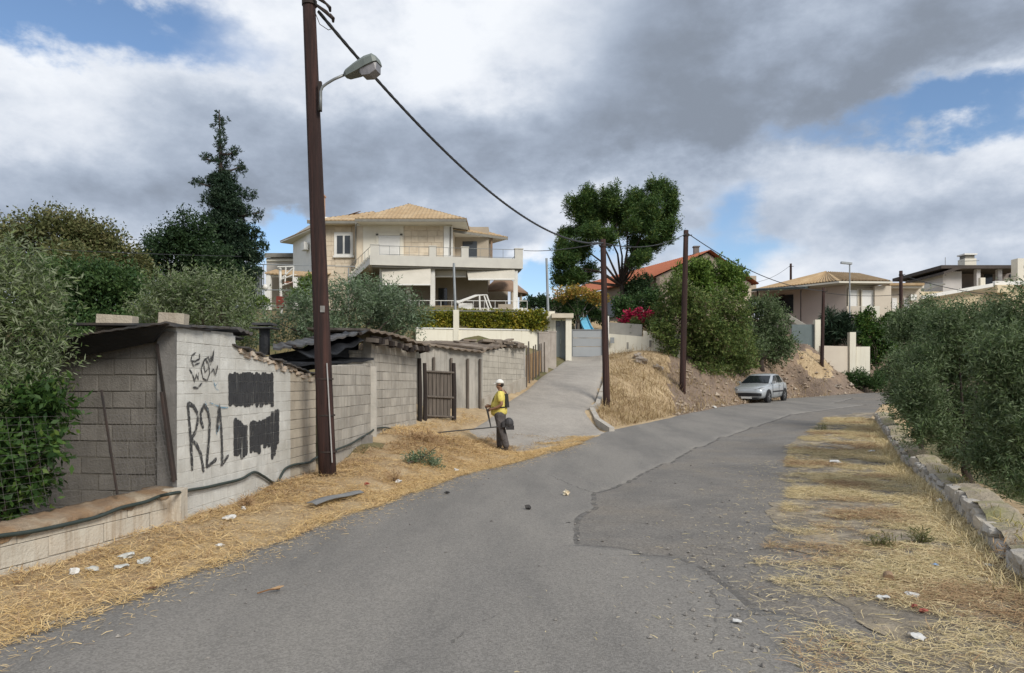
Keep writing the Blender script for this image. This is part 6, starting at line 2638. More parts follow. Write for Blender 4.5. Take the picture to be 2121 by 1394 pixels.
def hedges():
    rng = np.random.default_rng(5)
    for (xa, xb, lab) in ((866, 938, "shorter clipped yellow-green hedge left of the wall post, below the villa"),
                          (949, 1131, "longer clipped yellow-green hedge on the retaining wall below the villa")):
        d = 37.7 if xb > 1000 else 37.0
        cl = []
        x = xa + 5
        while x < xb - 3:
            for y in (652, 664, 675):
                cl.append((x, y, 9, 9))
            x += 9
        p = P((xa + xb) / 2, 684, d)
        root = thing("clipped_hedge", lab, "hedge", p, "clipped hedges on the retaining wall")
        cw = pxclusters(cl, d, 1.2, .12, 3)
        leaves("foliage", cw, 90 * (xb - xa), .10, .06, L_hedge, root, rng, 6, .10, .1, 2.6)
        mb = MB()
        for i in range(int((xb - xa) / 12)):
            q = P(xa + 6 + i * 12, 684, d + .2)
            mb.tube([q, q + Vector((rng.uniform(-.1, .1), 0, .75))], .02, 5)
        mb.build("stems", M_bark, root)


hedges()


# ================================================================ dry grass and straw (stuff)
def blades(name, X, Y, ll, lw, lift, mat, label, rng, bend=.3, zoff=0.0):
    n = len(X)
    Z = gz(X, Y) + zoff
    a = rng.random(n) * 2 * math.pi
    el = lift[0] + (lift[1] - lift[0]) * rng.random(n) ** 1.5
    L_ = ll[0] + (ll[1] - ll[0]) * rng.random(n) ** 1.6
    W_ = lw * (.6 + .8 * rng.random(n))
    dx, dy, dz = np.cos(a) * np.cos(el), np.sin(a) * np.cos(el), np.sin(el)
    D = np.stack([dx, dy, dz], 1)
    S = np.stack([-np.sin(a), np.cos(a), rng.normal(size=n) * .35], 1)
    S /= np.linalg.norm(S, axis=1)[:, None]
    B = np.stack([X, Y, Z + .004 + .02 * rng.random(n)], 1)
    mid = B + D * (L_ * .5)[:, None] + np.stack([np.zeros(n), np.zeros(n), bend * L_ * .15], 1) + S * (rng.normal(size=n) * L_ * .08)[:, None]
    tip = B + D * L_[:, None] - np.stack([np.zeros(n), np.zeros(n), bend * L_ * .25 * np.sin(el)], 1)
    tip[:, 2] = np.maximum(tip[:, 2], gz(tip[:, 0], tip[:, 1]) + .006)
    w = (S * W_[:, None] * .5)
    V = np.stack([B - w, B + w, mid + w, mid - w, tip + w * .4, tip - w * .4], 1).reshape(-1, 3)
    k = np.arange(n) * 6
    F = np.concatenate([np.stack([k, k + 1, k + 2, k + 3], 1), np.stack([k + 3, k + 2, k + 4, k + 5], 1)])
    o = npmesh(name, V, F, mat)
    tag(o, label, None, None, "stuff")
    return o


S_straw = leafmat("straw", (.56, .385, .165), (.80, .605, .32), trans=.2, rough=.8, spec=.2, c3=(.48, .31, .165))
S_pale = leafmat("straw_pale", (.52, .415, .215), (.74, .615, .375), trans=.15, rough=.8, spec=.2, c3=(.38, .33, .15))
S_moss = leafmat("moss_grass", (.24, .22, .07), (.50, .42, .20), trans=.15, rough=.8, spec=.2)
S_brown = leafmat("straw_brown", (.28, .175, .095), (.46, .32, .18), trans=.1, rough=.8, spec=.2)
S_bank = leafmat("bank_grass", (.29, .205, .11), (.45, .345, .19), trans=.15, rough=.8, spec=.2, c3=(.24, .165, .10))


def straw():
    rng = np.random.default_rng(21)
    # left verge: full cover between road edge and walls
    n = 160000
    Y = 3.2 + 17.0 * rng.random(n) ** .8
    off = rng.random(n) ** 1.15 * 2.7 - .10 - .22 * (vnoise(Y, Y * 0, 1.3, 12) - .4)
    X = xl(Y) - off
    wl = np.interp(Y, [3.2, 8.1, 8.2, 12.4, 12.6, 15.5, 19, 20.5], [-5.0, -3.74, -3.78, -3.33, -3.12, -2.98, -2.5, -1.7])
    ok = X > wl + .02
    m = vnoise(X, Y, 1.6, 14) * .6 + vnoise(X, Y, 5, 15) * .4
    ok &= rng.random(n) < np.clip((m - .18) * 2.6, .12, 1)
    X, Y, m = X[ok], Y[ok], m[ok]
    br = rng.random(len(X)) < np.clip((xl(Y) - X - .6) * .35, .05, .55)
    blades("cut_straw", X[~br], Y[~br], (.03, .15), .0042, (-.05, .40), S_straw, "loose golden cut straw lying along the left verge", rng, zoff=.01)
    blades("dry_grass", X[br], Y[br], (.04, .18), .0058, (-.05, .8), S_brown, "brownish dry grass stubble along the left verge", rng)
    n = 14000
    Y = 15.8 + 6.2 * rng.random(n)
    X = -3.0 + 3.6 * rng.random(n)
    ok = ~in_poly(X, Y, DPOLY) & ~in_poly(X, Y, [tuple(p) for p in JOIN]) & (X > np.interp(Y, [15.5, 19, 20.6, 22], [-2.95, -2.45, -1.6, -1.5]))
    ok &= rng.random(n) < np.clip((vnoise(X, Y, 1.3, 51) - .1) * 1.6, .1, 1)
    blades("yard_straw", X[ok], Y[ok], (.06, .24), .008, (-.05, .5), S_straw, "straw and dry grass in front of the plank gate", rng)
    # stragglers blown on the asphalt
    n = 3200
    Y = 3.4 + 15 * rng.random(n)
    X = xl(Y) + np.abs(rng.normal(size=n)) * .28
    blades("blown_straw", X, Y, (.03, .10), .0045, (-.02, .1), S_straw, "straw scattered onto the road edge from the left verge", rng, zoff=.014)
    # right verge: matted pale straw in swathes over bare asphalt
    n = 300000
    Y = 3.0 + 24 * rng.random(n) ** 1.25
    R = xr(Y)
    wdt = np.interp(Y, [3, 5, 8, 12, 18, 26], [2.0, 2.1, 1.95, 2.0, 2.2, 1.6])
    t = rng.random(n)
    X = R + .1 - t * wdt * 1.12
    m = .5 * vnoise(X, Y * .8, 1.3, 16) + .32 * vnoise(X, Y, 3.1, 18) + .18 * vnoise(X, Y, 9, 19)
    dens = np.clip((m - .43) * 5.5 + .80 - t * .85, 0.03, 1) * np.interp(Y, [4.2, 5.6], [.22, 1])
    ok = rng.random(n) < dens
    X, Y = X[ok], Y[ok]
    sel = rng.random(len(X))
    br = sel < np.clip(.10 + (vnoise(X, Y, 1.1, 20) - .55) * 2.4 + np.interp(Y, [4.4, 5.8], [.5, 0]), .04, .75)
    blades("matted_straw", X[~br], Y[~br], (.03, .16), .0038, (-.06, .22), S_pale, "pale matted straw spread over the right verge", rng, zoff=.012)
    blades("dry_stalks", X[br], Y[br], (.03, .19), .0038, (-.06, .28), S_brown, "reddish-brown dry stalks mixed in the right verge", rng, zoff=.014)
    n = 1300
    Y = 3.2 + 12 * rng.random(n)
    X = xr(Y) - 1.8 - np.abs(rng.normal(size=n)) * .7
    blades("blown_straw", X, Y, (.03, .11), .0045, (-.02, .08), S_pale, "straw scattered onto the asphalt from the right verge", rng, zoff=.016)
    # grass along and on the right wall
    n = 14000
    Y = 3.0 + 22 * rng.random(n)
    X = xr(Y) + rng.normal(size=n) * .16 + .05
    blades("wall_grass", X, Y, (.05, .20), .0055, (.15, 1.1), S_pale, "dry grass tufts growing along the right low wall", rng)
    n = 5200
    Y = 3.0 + 21 * rng.random(n)
    wl_ = np.interp(Y, [2.2, 4.2, 6.2, 10.5, 15, 26.5], [3.15, 3.7, 4.35, 6.3, 8.15, 13.3])
    X = wl_ + .10 + .30 * rng.random(n)
    ok = vnoise(X, Y, 1.4, 31) > .42
    blades("moss_grass", X[ok], Y[ok], (.05, .18), .009, (.1, 1.3), S_moss, "yellow-green moss and dry grass on top of the right low wall", rng, zoff=.235)
    # bank between driveway and road: standing dry grass
    n = 60000
    Y = 20.5 + 27 * rng.random(n)
    X = (rng.random(n) * (1720 - 1215) + 1215 - CXP) / FOC * Y
    dl = xl(Y) - X
    ok = (dl > .15) & (dl < 9)
    dr_ = np.array([lerp_x(DR, y) for y in np.linspace(20, 39, 40)])
    ok &= (Y > 38.6) | (X > np.interp(Y, np.linspace(20, 39, 40), dr_) + .25)
    m = vnoise(X, Y, .8, 22) * .6 + vnoise(X, Y, 2.6, 23) * .4
    fade = np.interp(X / Y * FOC + CXP, [1215, 1420, 1480, 1720], [1, .85, .6, .5])
    ok &= rng.random(n) < np.clip((m - .2) * 2.2, .1, 1) * fade
    blades("bank_grass", X[ok], Y[ok], (.10, .45), .016, (.35, 1.45), S_bank, "golden dry grass standing on the bank beside the driveway", rng)


def lerp_x(pts, y):
    ys = [p[1] for p in pts]
    xs = [p[0] for p in pts]
    return float(np.interp(y, ys, xs))


straw()


def verge_dirt():
    """dust and soil washed over the asphalt under the right-hand straw"""
    md = pmat("verge_dirt", (.38, .32, .235), (.27, .235, .19), 5, .95, .03, 40, c3=(.44, .365, .26), s3=1.6, alpha_noise=(2.2, .33, .60), detail=9)
    ys = np.concatenate([np.arange(2.6, 12, .15), np.arange(12, 30, .4)])
    wd = np.interp(ys, [3, 5, 8, 12, 18, 26, 30], [1.7, 1.9, 1.85, 1.95, 2.1, 1.6, 1.0]) + (vnoise(ys, ys * 0 + 5, .9, 61) - .5) * .9 + (vnoise(ys, ys * 0 + 5, 3.2, 62) - .5) * .35
    k = 10
    T = np.linspace(0, 1, k)
    X = xr(ys)[:, None] - .0 - wd[:, None] * T[None]
    Y = np.repeat(ys[:, None], k, 1)
    Z = zroad(Y) + .0145 + .006 * (1 - T[None])
    V = np.stack([X.ravel(), Y.ravel(), Z.ravel()], 1)
    idx = np.arange(V.shape[0]).reshape(len(ys), k)
    F = np.stack([idx[:-1, :-1].ravel(), idx[1:, :-1].ravel(), idx[1:, 1:].ravel(), idx[:-1, 1:].ravel()], 1)
    structure(npmesh("verge_dirt", V, F, md, smooth=True))


verge_dirt()


def clods(kind):
    """stones and clods of earth strewn over the bank and the dirt mound"""
    rng = np.random.default_rng(88)
    if kind == "bank":
        n = 5200
        Y = 27 + 24 * rng.random(n)
        X = (rng.random(n) * (1780 - 1400) + 1400 - CXP) / FOC * Y
        ok = (xl(Y) - X > .1) & (xl(Y) - X < 9)
        X, Y = X[ok], Y[ok]
        r0, r1, zo = .025, .13, 0.0
    else:
        n = 9000
        Y = 3.4 + 12 * rng.random(n) ** 1.3
        f = rng.random(n)
        X = xl(Y) + (xr(Y) - xl(Y)) * f
        c = np.exp(-((X - np.interp(Y, [3.4, 5, 6.5, 10], [1.4, 1.45, 1.9, 3.0])) / .38) ** 2) * (Y < 8) * .9
        e = np.exp(-(X - xl(Y)) / .5) * .5 + np.exp(-(xr(Y) - X) / 1.4) * .7
        ok = rng.random(n) < np.clip(c + e + .03, 0, 1)
        X, Y = X[ok], Y[ok]
        r0, r1, zo = .004, .018, .014
    n = len(X)
    Z = gz(X, Y) + zo
    r = r0 + r1 * rng.random(n) ** 4
    base = np.array([(1, 0, 0), (0, 1, 0), (-1, 0, 0), (0, -1, 0), (0, 0, .8), (0, 0, -.6)])
    V = base[None] * r[:, None, None] * (.6 + .8 * rng.random((n, 6, 1)))
    a = rng.random(n) * 6.28
    ca, sa = np.cos(a)[:, None], np.sin(a)[:, None]
    V = np.stack([V[..., 0] * ca - V[..., 1] * sa + X[:, None], V[..., 0] * sa + V[..., 1] * ca + Y[:, None], V[..., 2] + Z[:, None] + r[:, None] * .2], -1)
    tri = np.array([(0, 1, 4, 4), (1, 2, 4, 4), (2, 3, 4, 4), (3, 0, 4, 4), (1, 0, 5, 5), (2, 1, 5, 5), (3, 2, 5, 5), (0, 3, 5, 5)])
    me = bpy.data.meshes.new("clods")
    F = [tuple(int(q) + i * 6 for q in t[:3]) for i in range(n) for t in tri]
    me.from_pydata(V.reshape(-1, 3).tolist(), [], F)
    if kind == "bank":
        o = link("clods", me, pmat("clod_earth", (.34, .265, .19), (.25, .195, .145), 2, .95, .02, 20, c3=(.42, .35, .27), s3=1.0))
        tag(o, "small stones and clods of earth strewn over the bank behind the car", None, None, "stuff")
    else:
        me.name = "gravel"
        o = link("gravel", me, pmat("gravel_grey", (.16, .15, .14), (.34, .31, .27), 14, .95, c3=(.10, .095, .09), s3=9))
        tag(o, "loose gravel lying on the worn asphalt and along its edges", None, None, "stuff")


clods("bank")
clods("road")


# ================================================================ parked car
def loft(mb, rings, closed=False, caps=True):
    k = len(rings[0])
    vs_ = [p for r_ in rings for p in r_]
    fs = []
    for i in range(len(rings) - 1):
        for j in range(k if closed else k - 1):
            j2 = (j + 1) % k
            fs.append((i * k + j, i * k + j2, (i + 1) * k + j2, (i + 1) * k + j))
    if caps:
        fs.append(tuple(range(k - 1, -1, -1)))
        fs.append(tuple((len(rings) - 1) * k + j for j in range(k)))
    mb.add(vs_, fs)


def parked_car():
    c = XY(1575, 38.6)
    z = float(zroad(c.y))
    fwd = Vector((-.62, -.80)).normalized()
    ang = math.atan2(fwd.y, fwd.x)
    # sit on the slope of the road
    za = zroad(c.y + fwd.y * 1.3)
    zb = zroad(c.y - fwd.y * 1.3)
    pitch = math.atan2(float(zb - za), 2.6)
    M = Matrix.Translation((c.x, c.y, z + .01)) @ Matrix.Rotation(ang, 4, 'Z') @ Matrix.Rotation(pitch, 4, 'Y') @ Matrix.Scale(1.04, 4)
    root = thing("parked_car", "silver hatchback parked facing the camera at the road edge under the bushy trees", "car", (c.x, c.y, z))

    def put(mb, name, mat, parent=root, smooth=False):
        mb.v = [tuple(M @ Vector(v)) for v in mb.v]
        if parent is root:
            return mb.build(name, mat, root, smooth)
        o = mb.build(name, mat, None, smooth)
        o.parent = parent
        o.matrix_parent_inverse = Matrix.Identity(4)
        return o
    paint = pmat("car_silver", (.45, .475, .49), (.43, .455, .47), 2, .32, metal=.35, spec=.5)
    cnode = paint.node_tree.nodes["Principled BSDF"]
    cnode.inputs["Coat Weight"].default_value = .6
    cnode.inputs["Coat Roughness"].default_value = .08
    glass = pmat("car_glass", (.010, .014, .017), (.014, .018, .021), 1, .12, spec=.25)
    black = pmat("car_black_trim", (.016, .016, .018), (.022, .022, .024), 3, .5)
    rub = pmat("tyre_rubber", (.018, .018, .018), (.028, .028, .027), 8, .9)
    alloy = pmat("wheel_alloy", (.30, .31, .32), (.25, .26, .27), 4, .35, metal=.7)
    # body: stations from nose (+x) to tail
    st = [(2.00, .50, .34, .60), (1.96, .66, .27, .665), (1.86, .755, .225, .72), (1.65, .80, .20, .775), (1.30, .825, .19, .83), (.95, .835, .185, .88), (.72, .84, .18, .92),
          (.30, .845, .18, .935), (-.4, .845, .18, .945), (-1.1, .84, .19, .955), (-1.6, .815, .21, .96), (-1.85, .77, .26, .94), (-1.95, .68, .36, .86)]
    rings = []
    for x, w, zb_, zt in st:
        crown = .035 if x > .7 else .015
        half = [(0, zb_), (w * .82, zb_), (w * .95, zb_ + .07), (w * .995, zb_ + (zt - zb_) * .34), (w, zb_ + (zt - zb_) * .52), (w * .985, zb_ + (zt - zb_) * .74), (w * .93, zt - .035), (w * .84, zt), (w * .45, zt + crown), (0, zt + crown * 1.25)]
        rings.append([Vector((x, y, zz)) for y, zz in half] + [Vector((x, -y, zz)) for y, zz in reversed(half[1:-1])])
    mb = MB()
    loft(mb, rings, True)
    body = put(mb, "body", paint, root, True)
    # greenhouse: roof and pillars
    B = [(.80, .745), (.55, .765), (-.35, .77), (-1.15, .75), (-1.72, .66)]
    Tt = [(-.02, .565, 1.325), (-.16, .585, 1.37), (-.55, .595, 1.39), (-1.05, .575, 1.365), (-1.32, .53, 1.30)]
    rings = []
    for (bx, bw), (tx, tw, tz) in zip(B, Tt):
        half = []
        for s in (0, .35, .7, .92):
            half.append((bx + (tx - bx) * s, bw + (tw - bw) * s + .03 * math.sin(math.pi * s), .915 + (tz - .915) * s))
        half += [(tx, tw * .90, tz + .008), (tx, tw * .5, tz + .022), (tx, 0, tz + .028)]
        rings.append([Vector(h) for h in half] + [Vector((h[0], -h[1], h[2])) for h in reversed(half[:-1])])
    mb = MB()
    loft(mb, rings, False)
    cabin = put(mb, "cabin", paint, root, True)

    def pane(pts, name, parent):
        """flat-ish glass panel lying just proud of the cabin"""
        pts = [Vector(p) for p in pts]
        n = (pts[1] - pts[0]).cross(pts[2] - pts[0]).normalized()
        cen = sum(pts, Vector()) / len(pts)
        if n.dot(cen - Vector((-.4, 0, 1.0))) < 0:
            n = -n
        mb = MB()
        mb.prism([p + n * .014 for p in pts], -n * .01)
        put(mb, name, glass, parent)
    pane([(.775, -.69, .955), (.775, .69, .955), (.035, .535, 1.302), (.035, -.535, 1.302)], "windscreen", root)
    pane([(-1.70, -.58, .97), (-1.70, .58, .97), (-1.345, .47, 1.278), (-1.345, -.47, 1.278)], "rear_window", root)
    for sgn, nm in ((1, "side_window"), (-1, "side_window")):
        pane([(.52, sgn * .785, .965), (-.28, sgn * .79, .965), (-.30, sgn * .637, 1.318), (-.04, sgn * .622, 1.30)], nm, root)
        pane([(-.36, sgn * .79, .965), (-1.05, sgn * .775, .97), (-1.0, sgn * .617, 1.30), (-.38, sgn * .637, 1.318)], nm, root)
    # front end
    mb = MB()
    ys = np.linspace(-.72, .72, 11)
    pts = []
    for y in ys:
        x = float(np.interp(abs(y), [0, .40, .50, .66, .74], [2.012, 2.008, 2.0, 1.968, 1.885]))
        pts.append((x, y))
    vs_ = []
    for x, y in pts:
        vs_ += [(x + .02, y, .50 - .02 * abs(y / .62)), (x + .02, y, .33)]
    mb.add(vs_, [(2 * i, 2 * i + 1, 2 * i + 3, 2 * i + 2) for i in range(10)])
    o = put(mb, "grille", black, root)
    sm = o.modifiers.new("t", 'SOLIDIFY')
    sm.thickness = .03
    mb = MB()
    mb.box((2.0, 0, .262), (.07, .52, .10))
    put(mb, "number_plate", pmat("plate_white", (.62, .62, .60), (.57, .57, .55), 4, .5), root)
    mb = MB()
    mb.box((1.90, 0, .185), (.16, 1.16, .05))
    put(mb, "front_lip", black, root)
    lens = pmat("headlight_lens", (.46, .48, .50), (.36, .38, .40), 12, .12, spec=.6)
    for sgn in (1, -1):
        mb = MB()
        p = [(1.965, .40, .60), (1.985, .42, .665), (1.87, .66, .735), (1.68, .79, .755), (1.70, .80, .68), (1.87, .71, .61)]
        q = [Vector((a + .03, b * 1.02 * sgn, zc + .012)) for a, b, zc in p]
        mb.prism(q, Vector((-.05, -.02 * sgn, -.01)))
        put(mb, "headlight", lens, root)
        mb = MB()
        mb.box((.62, sgn * .89, .985), (.12, .16, .12))
        put(mb, "wing_mirror", paint, root)
        mb = MB()
        mb.box((-.35, sgn * .848, .52), (2.0, .02, .07))
        put(mb, "rubbing_strip", black, root)
        mb = MB()
        mb.box((-.52, sgn * .85, .80), (.16, .03, .03))
        put(mb, "door_handle", paint, root)
        mb = MB()
        mb.box((1.86, sgn * .52, .40), (.14, .16, .10))
        put(mb, "fog_light", black, root)
        for x in (1.20, -1.25):
            # dark arch, tyre, rim
            def ring(y, r_, n=20):
                return [Vector((x + r_ * math.cos(a), y, .30 + r_ * math.sin(a))) for a in np.linspace(0, 2 * math.pi, n, endpoint=False)]
            mb = MB()
            loft(mb, [ring(sgn * .70, .355), ring(sgn * .852, .355), ring(sgn * .853, .31)], True)
            put(mb, "wheel_arch", black, root)
            mb = MB()
            loft(mb, [ring(sgn * .68, .27), ring(sgn * .70, .30), ring(sgn * .84, .30), ring(sgn * .862, .285), ring(sgn * .862, .20), ring(sgn * .83, .19)], True)
            t = put(mb, "tyre", rub, root, False)
            mb = MB()
            loft(mb, [ring(sgn * .83, .20), ring(sgn * .85, .195), ring(sgn * .845, .17)], True)
            for a in np.linspace(0, 2 * math.pi, 5, endpoint=False):
                mb.box((x + .10 * math.cos(a), sgn * .85, .30 + .10 * math.sin(a)), (.17, .02, .06), 0, Matrix.Rotation(-a, 3, 'Y'))
            put(mb, "rim", alloy, t)
    # seams of the doors
    mb = MB()
    for sgn in (1, -1):
        for x in (.62, -.33, -1.05):
            mb.box((x, sgn * .846, .62), (.012, .012, .56))
    put(mb, "door_seams", black, root)


parked_car()


# ================================================================ worker with brush cutter
def skinned(name, joints, edges, mat, parent, sub=2, root_i=0):
    """continuous surface grown round a skeleton: joints = (x, y, z, rx[, ry])"""
    me = bpy.data.meshes.new(name)
    me.from_pydata([j[:3] for j in joints], edges, [])
    o = bpy.data.objects.new(name, me)
    COL.objects.link(o)
    sk = o.modifiers.new("skin", 'SKIN')
    sk.use_smooth_shade = True
    layer = me.skin_vertices[0].data
    for i, j in enumerate(joints):
        layer[i].radius = (j[3], j[4] if len(j) > 4 else j[3])
        layer[i].use_root = (i == root_i)
    ss = o.modifiers.new("sub", 'SUBSURF')
    ss.levels = sub
    ss.render_levels = sub
    bpy.context.view_layer.update()
    dg = bpy.context.evaluated_depsgraph_get()
    m2 = bpy.data.meshes.new_from_object(o.evaluated_get(dg))
    bpy.data.objects.remove(o, do_unlink=True)
    m2.name = name
    m2.materials.clear()
    m2.materials.append(mat)
    for p in m2.polygons:
        p.use_smooth = True
    return m2


def worker():
    base = XY(1036, 18.0)
    zg = g1(base.x, base.y) - .0
    S = 1.0
    M = Matrix.Translation((base.x, base.y, zg + .02)) @ Matrix.Rotation(-.30, 4, 'Z') @ Matrix.Scale(S, 4)
    root = thing("person", "worker in a white cap, yellow T-shirt and dark harness holding a brush cutter", "person", (base.x, base.y, zg))
    skin = pmat("skin_tan", (.30, .165, .10), (.26, .14, .085), 6, .6)
    shirt = pmat("shirt_yellow", (.72, .61, .16), (.60, .50, .12), 7, .9, .05, 9)
    trous = pmat("trousers_grey", (.11, .097, .093), (.075, .066, .064), 7, .9, .05, 9)
    capm = pmat("cap_white", (.74, .72, .67), (.68, .66, .61), 6, .8)
    strapm = pmat("harness_black", (.022, .022, .02), (.035, .034, .03), 8, .7)
    boot = pmat("boot_brown", (.06, .045, .035), (.04, .03, .025), 8, .8)
    hairm = pmat("hair_dark", (.03, .022, .018), (.02, .015, .012), 20, .8)

    def add(me, name, parent=root):
        me.transform(M)
        o = bpy.data.objects.new(name, me)
        COL.objects.link(o)
        attach(o, root)
        return o

    def hand(j, e, wrist_i, palm, dirv, side):
        """palm, four fingers of unequal length and a thumb, curled round the handle"""
        dv = Vector(dirv).normalized()
        sd = Vector(side).normalized()
        nrm = dv.cross(sd).normalized()
        p0 = Vector(palm)
        pi = len(j)
        j.append((*p0, .036, .020))
        e.append((wrist_i, pi))
        for k, ln in enumerate((.070, .080, .076, .060)):
            o = p0 + sd * (.030 - .020 * k) + dv * .035
            a = len(j)
            j.append((*o, .0105))
            e.append((pi, a))
            q = o + dv * ln * .5
            j.append((*q, .0095))
            e.append((a, a + 1))
            q2 = q + dv * ln * .1 + nrm * ln * .42
            j.append((*q2, .0085))
            e.append((a + 1, a + 2))
            q3 = q2 - dv * ln * .28 + nrm * ln * .16
            j.append((*q3, .0078))
            e.append((a + 2, a + 3))
        t0 = p0 + sd * .036 - dv * .005
        a = len(j)
        j.append((*t0, .0125))
        e.append((pi, a))
        j.append((*(t0 + sd * .022 + dv * .028 + nrm * .02), .0105))
        e.append((a, a + 1))
        j.append((*(t0 + sd * .012 + dv * .05 + nrm * .042), .009))
        e.append((a + 1, a + 2))
    # body: faces local -x; near side is -y
    J = [(0, 0, .95, .125, .15), (.01, 0, 1.12, .115, .16), (.02, 0, 1.30, .12, .17), (.03, 0, 1.43, .10, .15), (.01, 0, 1.50, .058), (-.01, 0, 1.545, .058),
         (-.02, 0, 1.60, .082, .072), (-.015, 0, 1.66, .092, .078), (-.005, 0, 1.72, .07, .06)]
    E = [(0, 1), (1, 2), (2, 3), (3, 4), (4, 5), (5, 6), (6, 7), (7, 8)]

    def chain(start, pts):
        prev = start
        for p in pts:
            J.append(p)
            E.append((prev, len(J) - 1))
            prev = len(J) - 1
        return prev
    # nose, chin and ears
    chain(6, [(-.105, 0, 1.618, .014)])
    chain(6, [(-.07, 0, 1.555, .026)])
    chain(7, [(.0, -.085, 1.625, .018, .010)])
    chain(7, [(.0, .085, 1.625, .018, .010)])
    # arms
    w1 = chain(3, [(.04, -.19, 1.41, .060), (.10, -.25, 1.26, .052), (.13, -.27, 1.15, .046), (.0, -.26, 1.075, .041), (-.14, -.23, 1.035, .030)])
    w2 = chain(3, [(.03, .19, 1.41, .060), (-.03, .25, 1.27, .052), (-.08, .26, 1.17, .046), (-.20, .20, 1.13, .041), (-.31, .12, 1.10, .030)])
    hand(J, E, w1, (-.19, -.215, 1.02), (-1, .15, -.25), (0, -.1, 1))
    hand(J, E, w2, (-.355, .10, 1.09), (-1, -.2, -.2), (0, -.1, 1))
    # legs: near one set back, far one forward
    a1 = chain(0, [(.02, -.10, .86, .105), (.05, -.13, .66, .085), (.10, -.14, .48, .066), (.165, -.15, .28, .060), (.22, -.155, .09, .042), (.205, -.16, .05, .040), (.10, -.175, .035, .034)])
    a2 = chain(0, [(.0, .10, .86, .105), (-.03, .105, .66, .085), (-.045, .105, .48, .066), (-.05, .105, .28, .060), (-.045, .105, .09, .042), (-.06, .105, .05, .040), (-.17, .11, .035, .034)])
    body = add(skinned("body", J, E, skin, root), "body")
    # shirt: loose, belly forward, hem below the waist
    SJ = [(-.02, 0, .84, .20, .215), (-.03, 0, .97, .215, .225), (-.035, 0, 1.10, .21, .225), (-.005, 0, 1.26, .185, .215), (.02, 0, 1.38, .15, .20), (.022, 0, 1.455, .085, .10),
          (.04, -.17, 1.415, .088), (.09, -.245, 1.29, .082), (.115, -.262, 1.20, .078), (.03, .17, 1.415, .088), (-.02, .24, 1.29, .082), (-.055, .258, 1.21, .078)]
    SE = [(0, 1), (1, 2), (2, 3), (3, 4), (4, 5), (4, 6), (6, 7), (7, 8), (4, 9), (9, 10), (10, 11)]
    add(skinned("shirt", SJ, SE, shirt, root), "shirt")
    TJ = [(.0, 0, 1.06, .165, .180), (.0, 0, .90, .165, .18), (.022, -.10, .78, .125), (.055, -.13, .62, .112), (.105, -.14, .46, .100), (.165, -.15, .28, .094), (.225, -.155, .075, .085),
          (.0, .10, .78, .125), (-.03, .105, .62, .112), (-.045, .105, .46, .094), (-.05, .105, .28, .088), (-.045, .105, .075, .085)]
    TE = [(0, 1), (1, 2), (2, 3), (3, 4), (4, 5), (5, 6), (1, 7), (7, 8), (8, 9), (9, 10), (10, 11)]
    add(skinned("trousers", TJ, TE, trous, root), "trousers")
    for pts in ([(.225, -.155, .11, .06), (.22, -.157, .06, .056), (.135, -.17, .045, .050), (.065, -.178, .04, .042)],
                [(-.04, .105, .11, .06), (-.045, .105, .06, .056), (-.13, .11, .045, .050), (-.20, .112, .04, .042)]):
        add(skinned("boot", pts, [(0, 1), (1, 2), (2, 3)], boot, root), "boot")

    def put(mb, name, mat, smooth=False):
        mb.v = [tuple(M @ Vector(v)) for v in mb.v]
        return mb.build(name, mat, root, smooth)
    # cap: dome, band and peak
    mb = MB()
    rings = []
    for t in np.linspace(0, math.pi / 2 * .98, 7):
        rings.append([Vector((-.012 + .108 * math.cos(t) * math.cos(a), .098 * math.cos(t) * math.sin(a), 1.672 + .105 * math.sin(t))) for a in np.linspace(0, 2 * math.pi, 18, endpoint=False)])
    loft(mb, rings, True)
    put(mb, "cap", capm, True)
    mb = MB()
    vs_ = []
    for a in np.linspace(-1.05, 1.05, 9):
        vs_ += [(-.012 - .104 * math.cos(a), .095 * math.sin(a), 1.676), (-.012 - .104 * math.cos(a) - .075 * math.cos(a), .088 * math.sin(a), 1.655)]
    mb.add(vs_, [(2 * i, 2 * i + 1, 2 * i + 3, 2 * i + 2) for i in range(8)])
    o = put(mb, "cap_peak", capm)
    o.modifiers.new("t", 'SOLIDIFY').thickness = .006
    mb = MB()
    mb.sphere((.012, 0, 1.635), .088, 12, 8, (.95, .95, .75))
    put(mb, "hair", hairm, True)
    for sgn in (-1, 1):
        mb = MB()
        mb.sphere((-.098, sgn * .030, 1.638), .011, 8, 6)
        put(mb, "eye", hairm, True)
    # harness: shoulder straps crossing the back, waist belt, back pad
    def strap(pts, w=.035):
        mb = MB()
        mb.tube(pts, w * .55, 6)
        put(mb, "harness_strap", strapm)
    strap([(-.16, -.12, 1.10), (-.13, -.13, 1.28), (-.03, -.12, 1.45), (.06, -.12, 1.50), (.15, -.08, 1.38), (.19, .0, 1.22)])
    strap([(-.16, .12, 1.10), (-.13, .13, 1.28), (-.03, .12, 1.45), (.06, .12, 1.50), (.15, .08, 1.38), (.19, .0, 1.22)])
    strap([(-.195, -.02, 1.09), (-.14, -.15, 1.08), (0, -.215, 1.07), (.13, -.13, 1.08), (.165, 0, 1.09), (.13, .13, 1.08), (0, .215, 1.07), (-.14, .15, 1.08), (-.195, -.02, 1.09)])
    mb = MB()
    mb.box((.175, 0, 1.24), (.03, .22, .34), 0, Matrix.Rotation(-.1, 3, 'Y'))
    put(mb, "back_pad", strapm)
    # ---- the tool, held, a thing of its own
    e_pos = M @ Vector((.34, -.20, .80))
    tool = thing("brush_cutter", "black brush cutter with a long straight shaft reaching left over the straw", "brush cutter", (e_pos.x, e_pos.y, e_pos.z))
    a = P(1052, 882, 17.75)
    b = P(895, 897, 18.1)
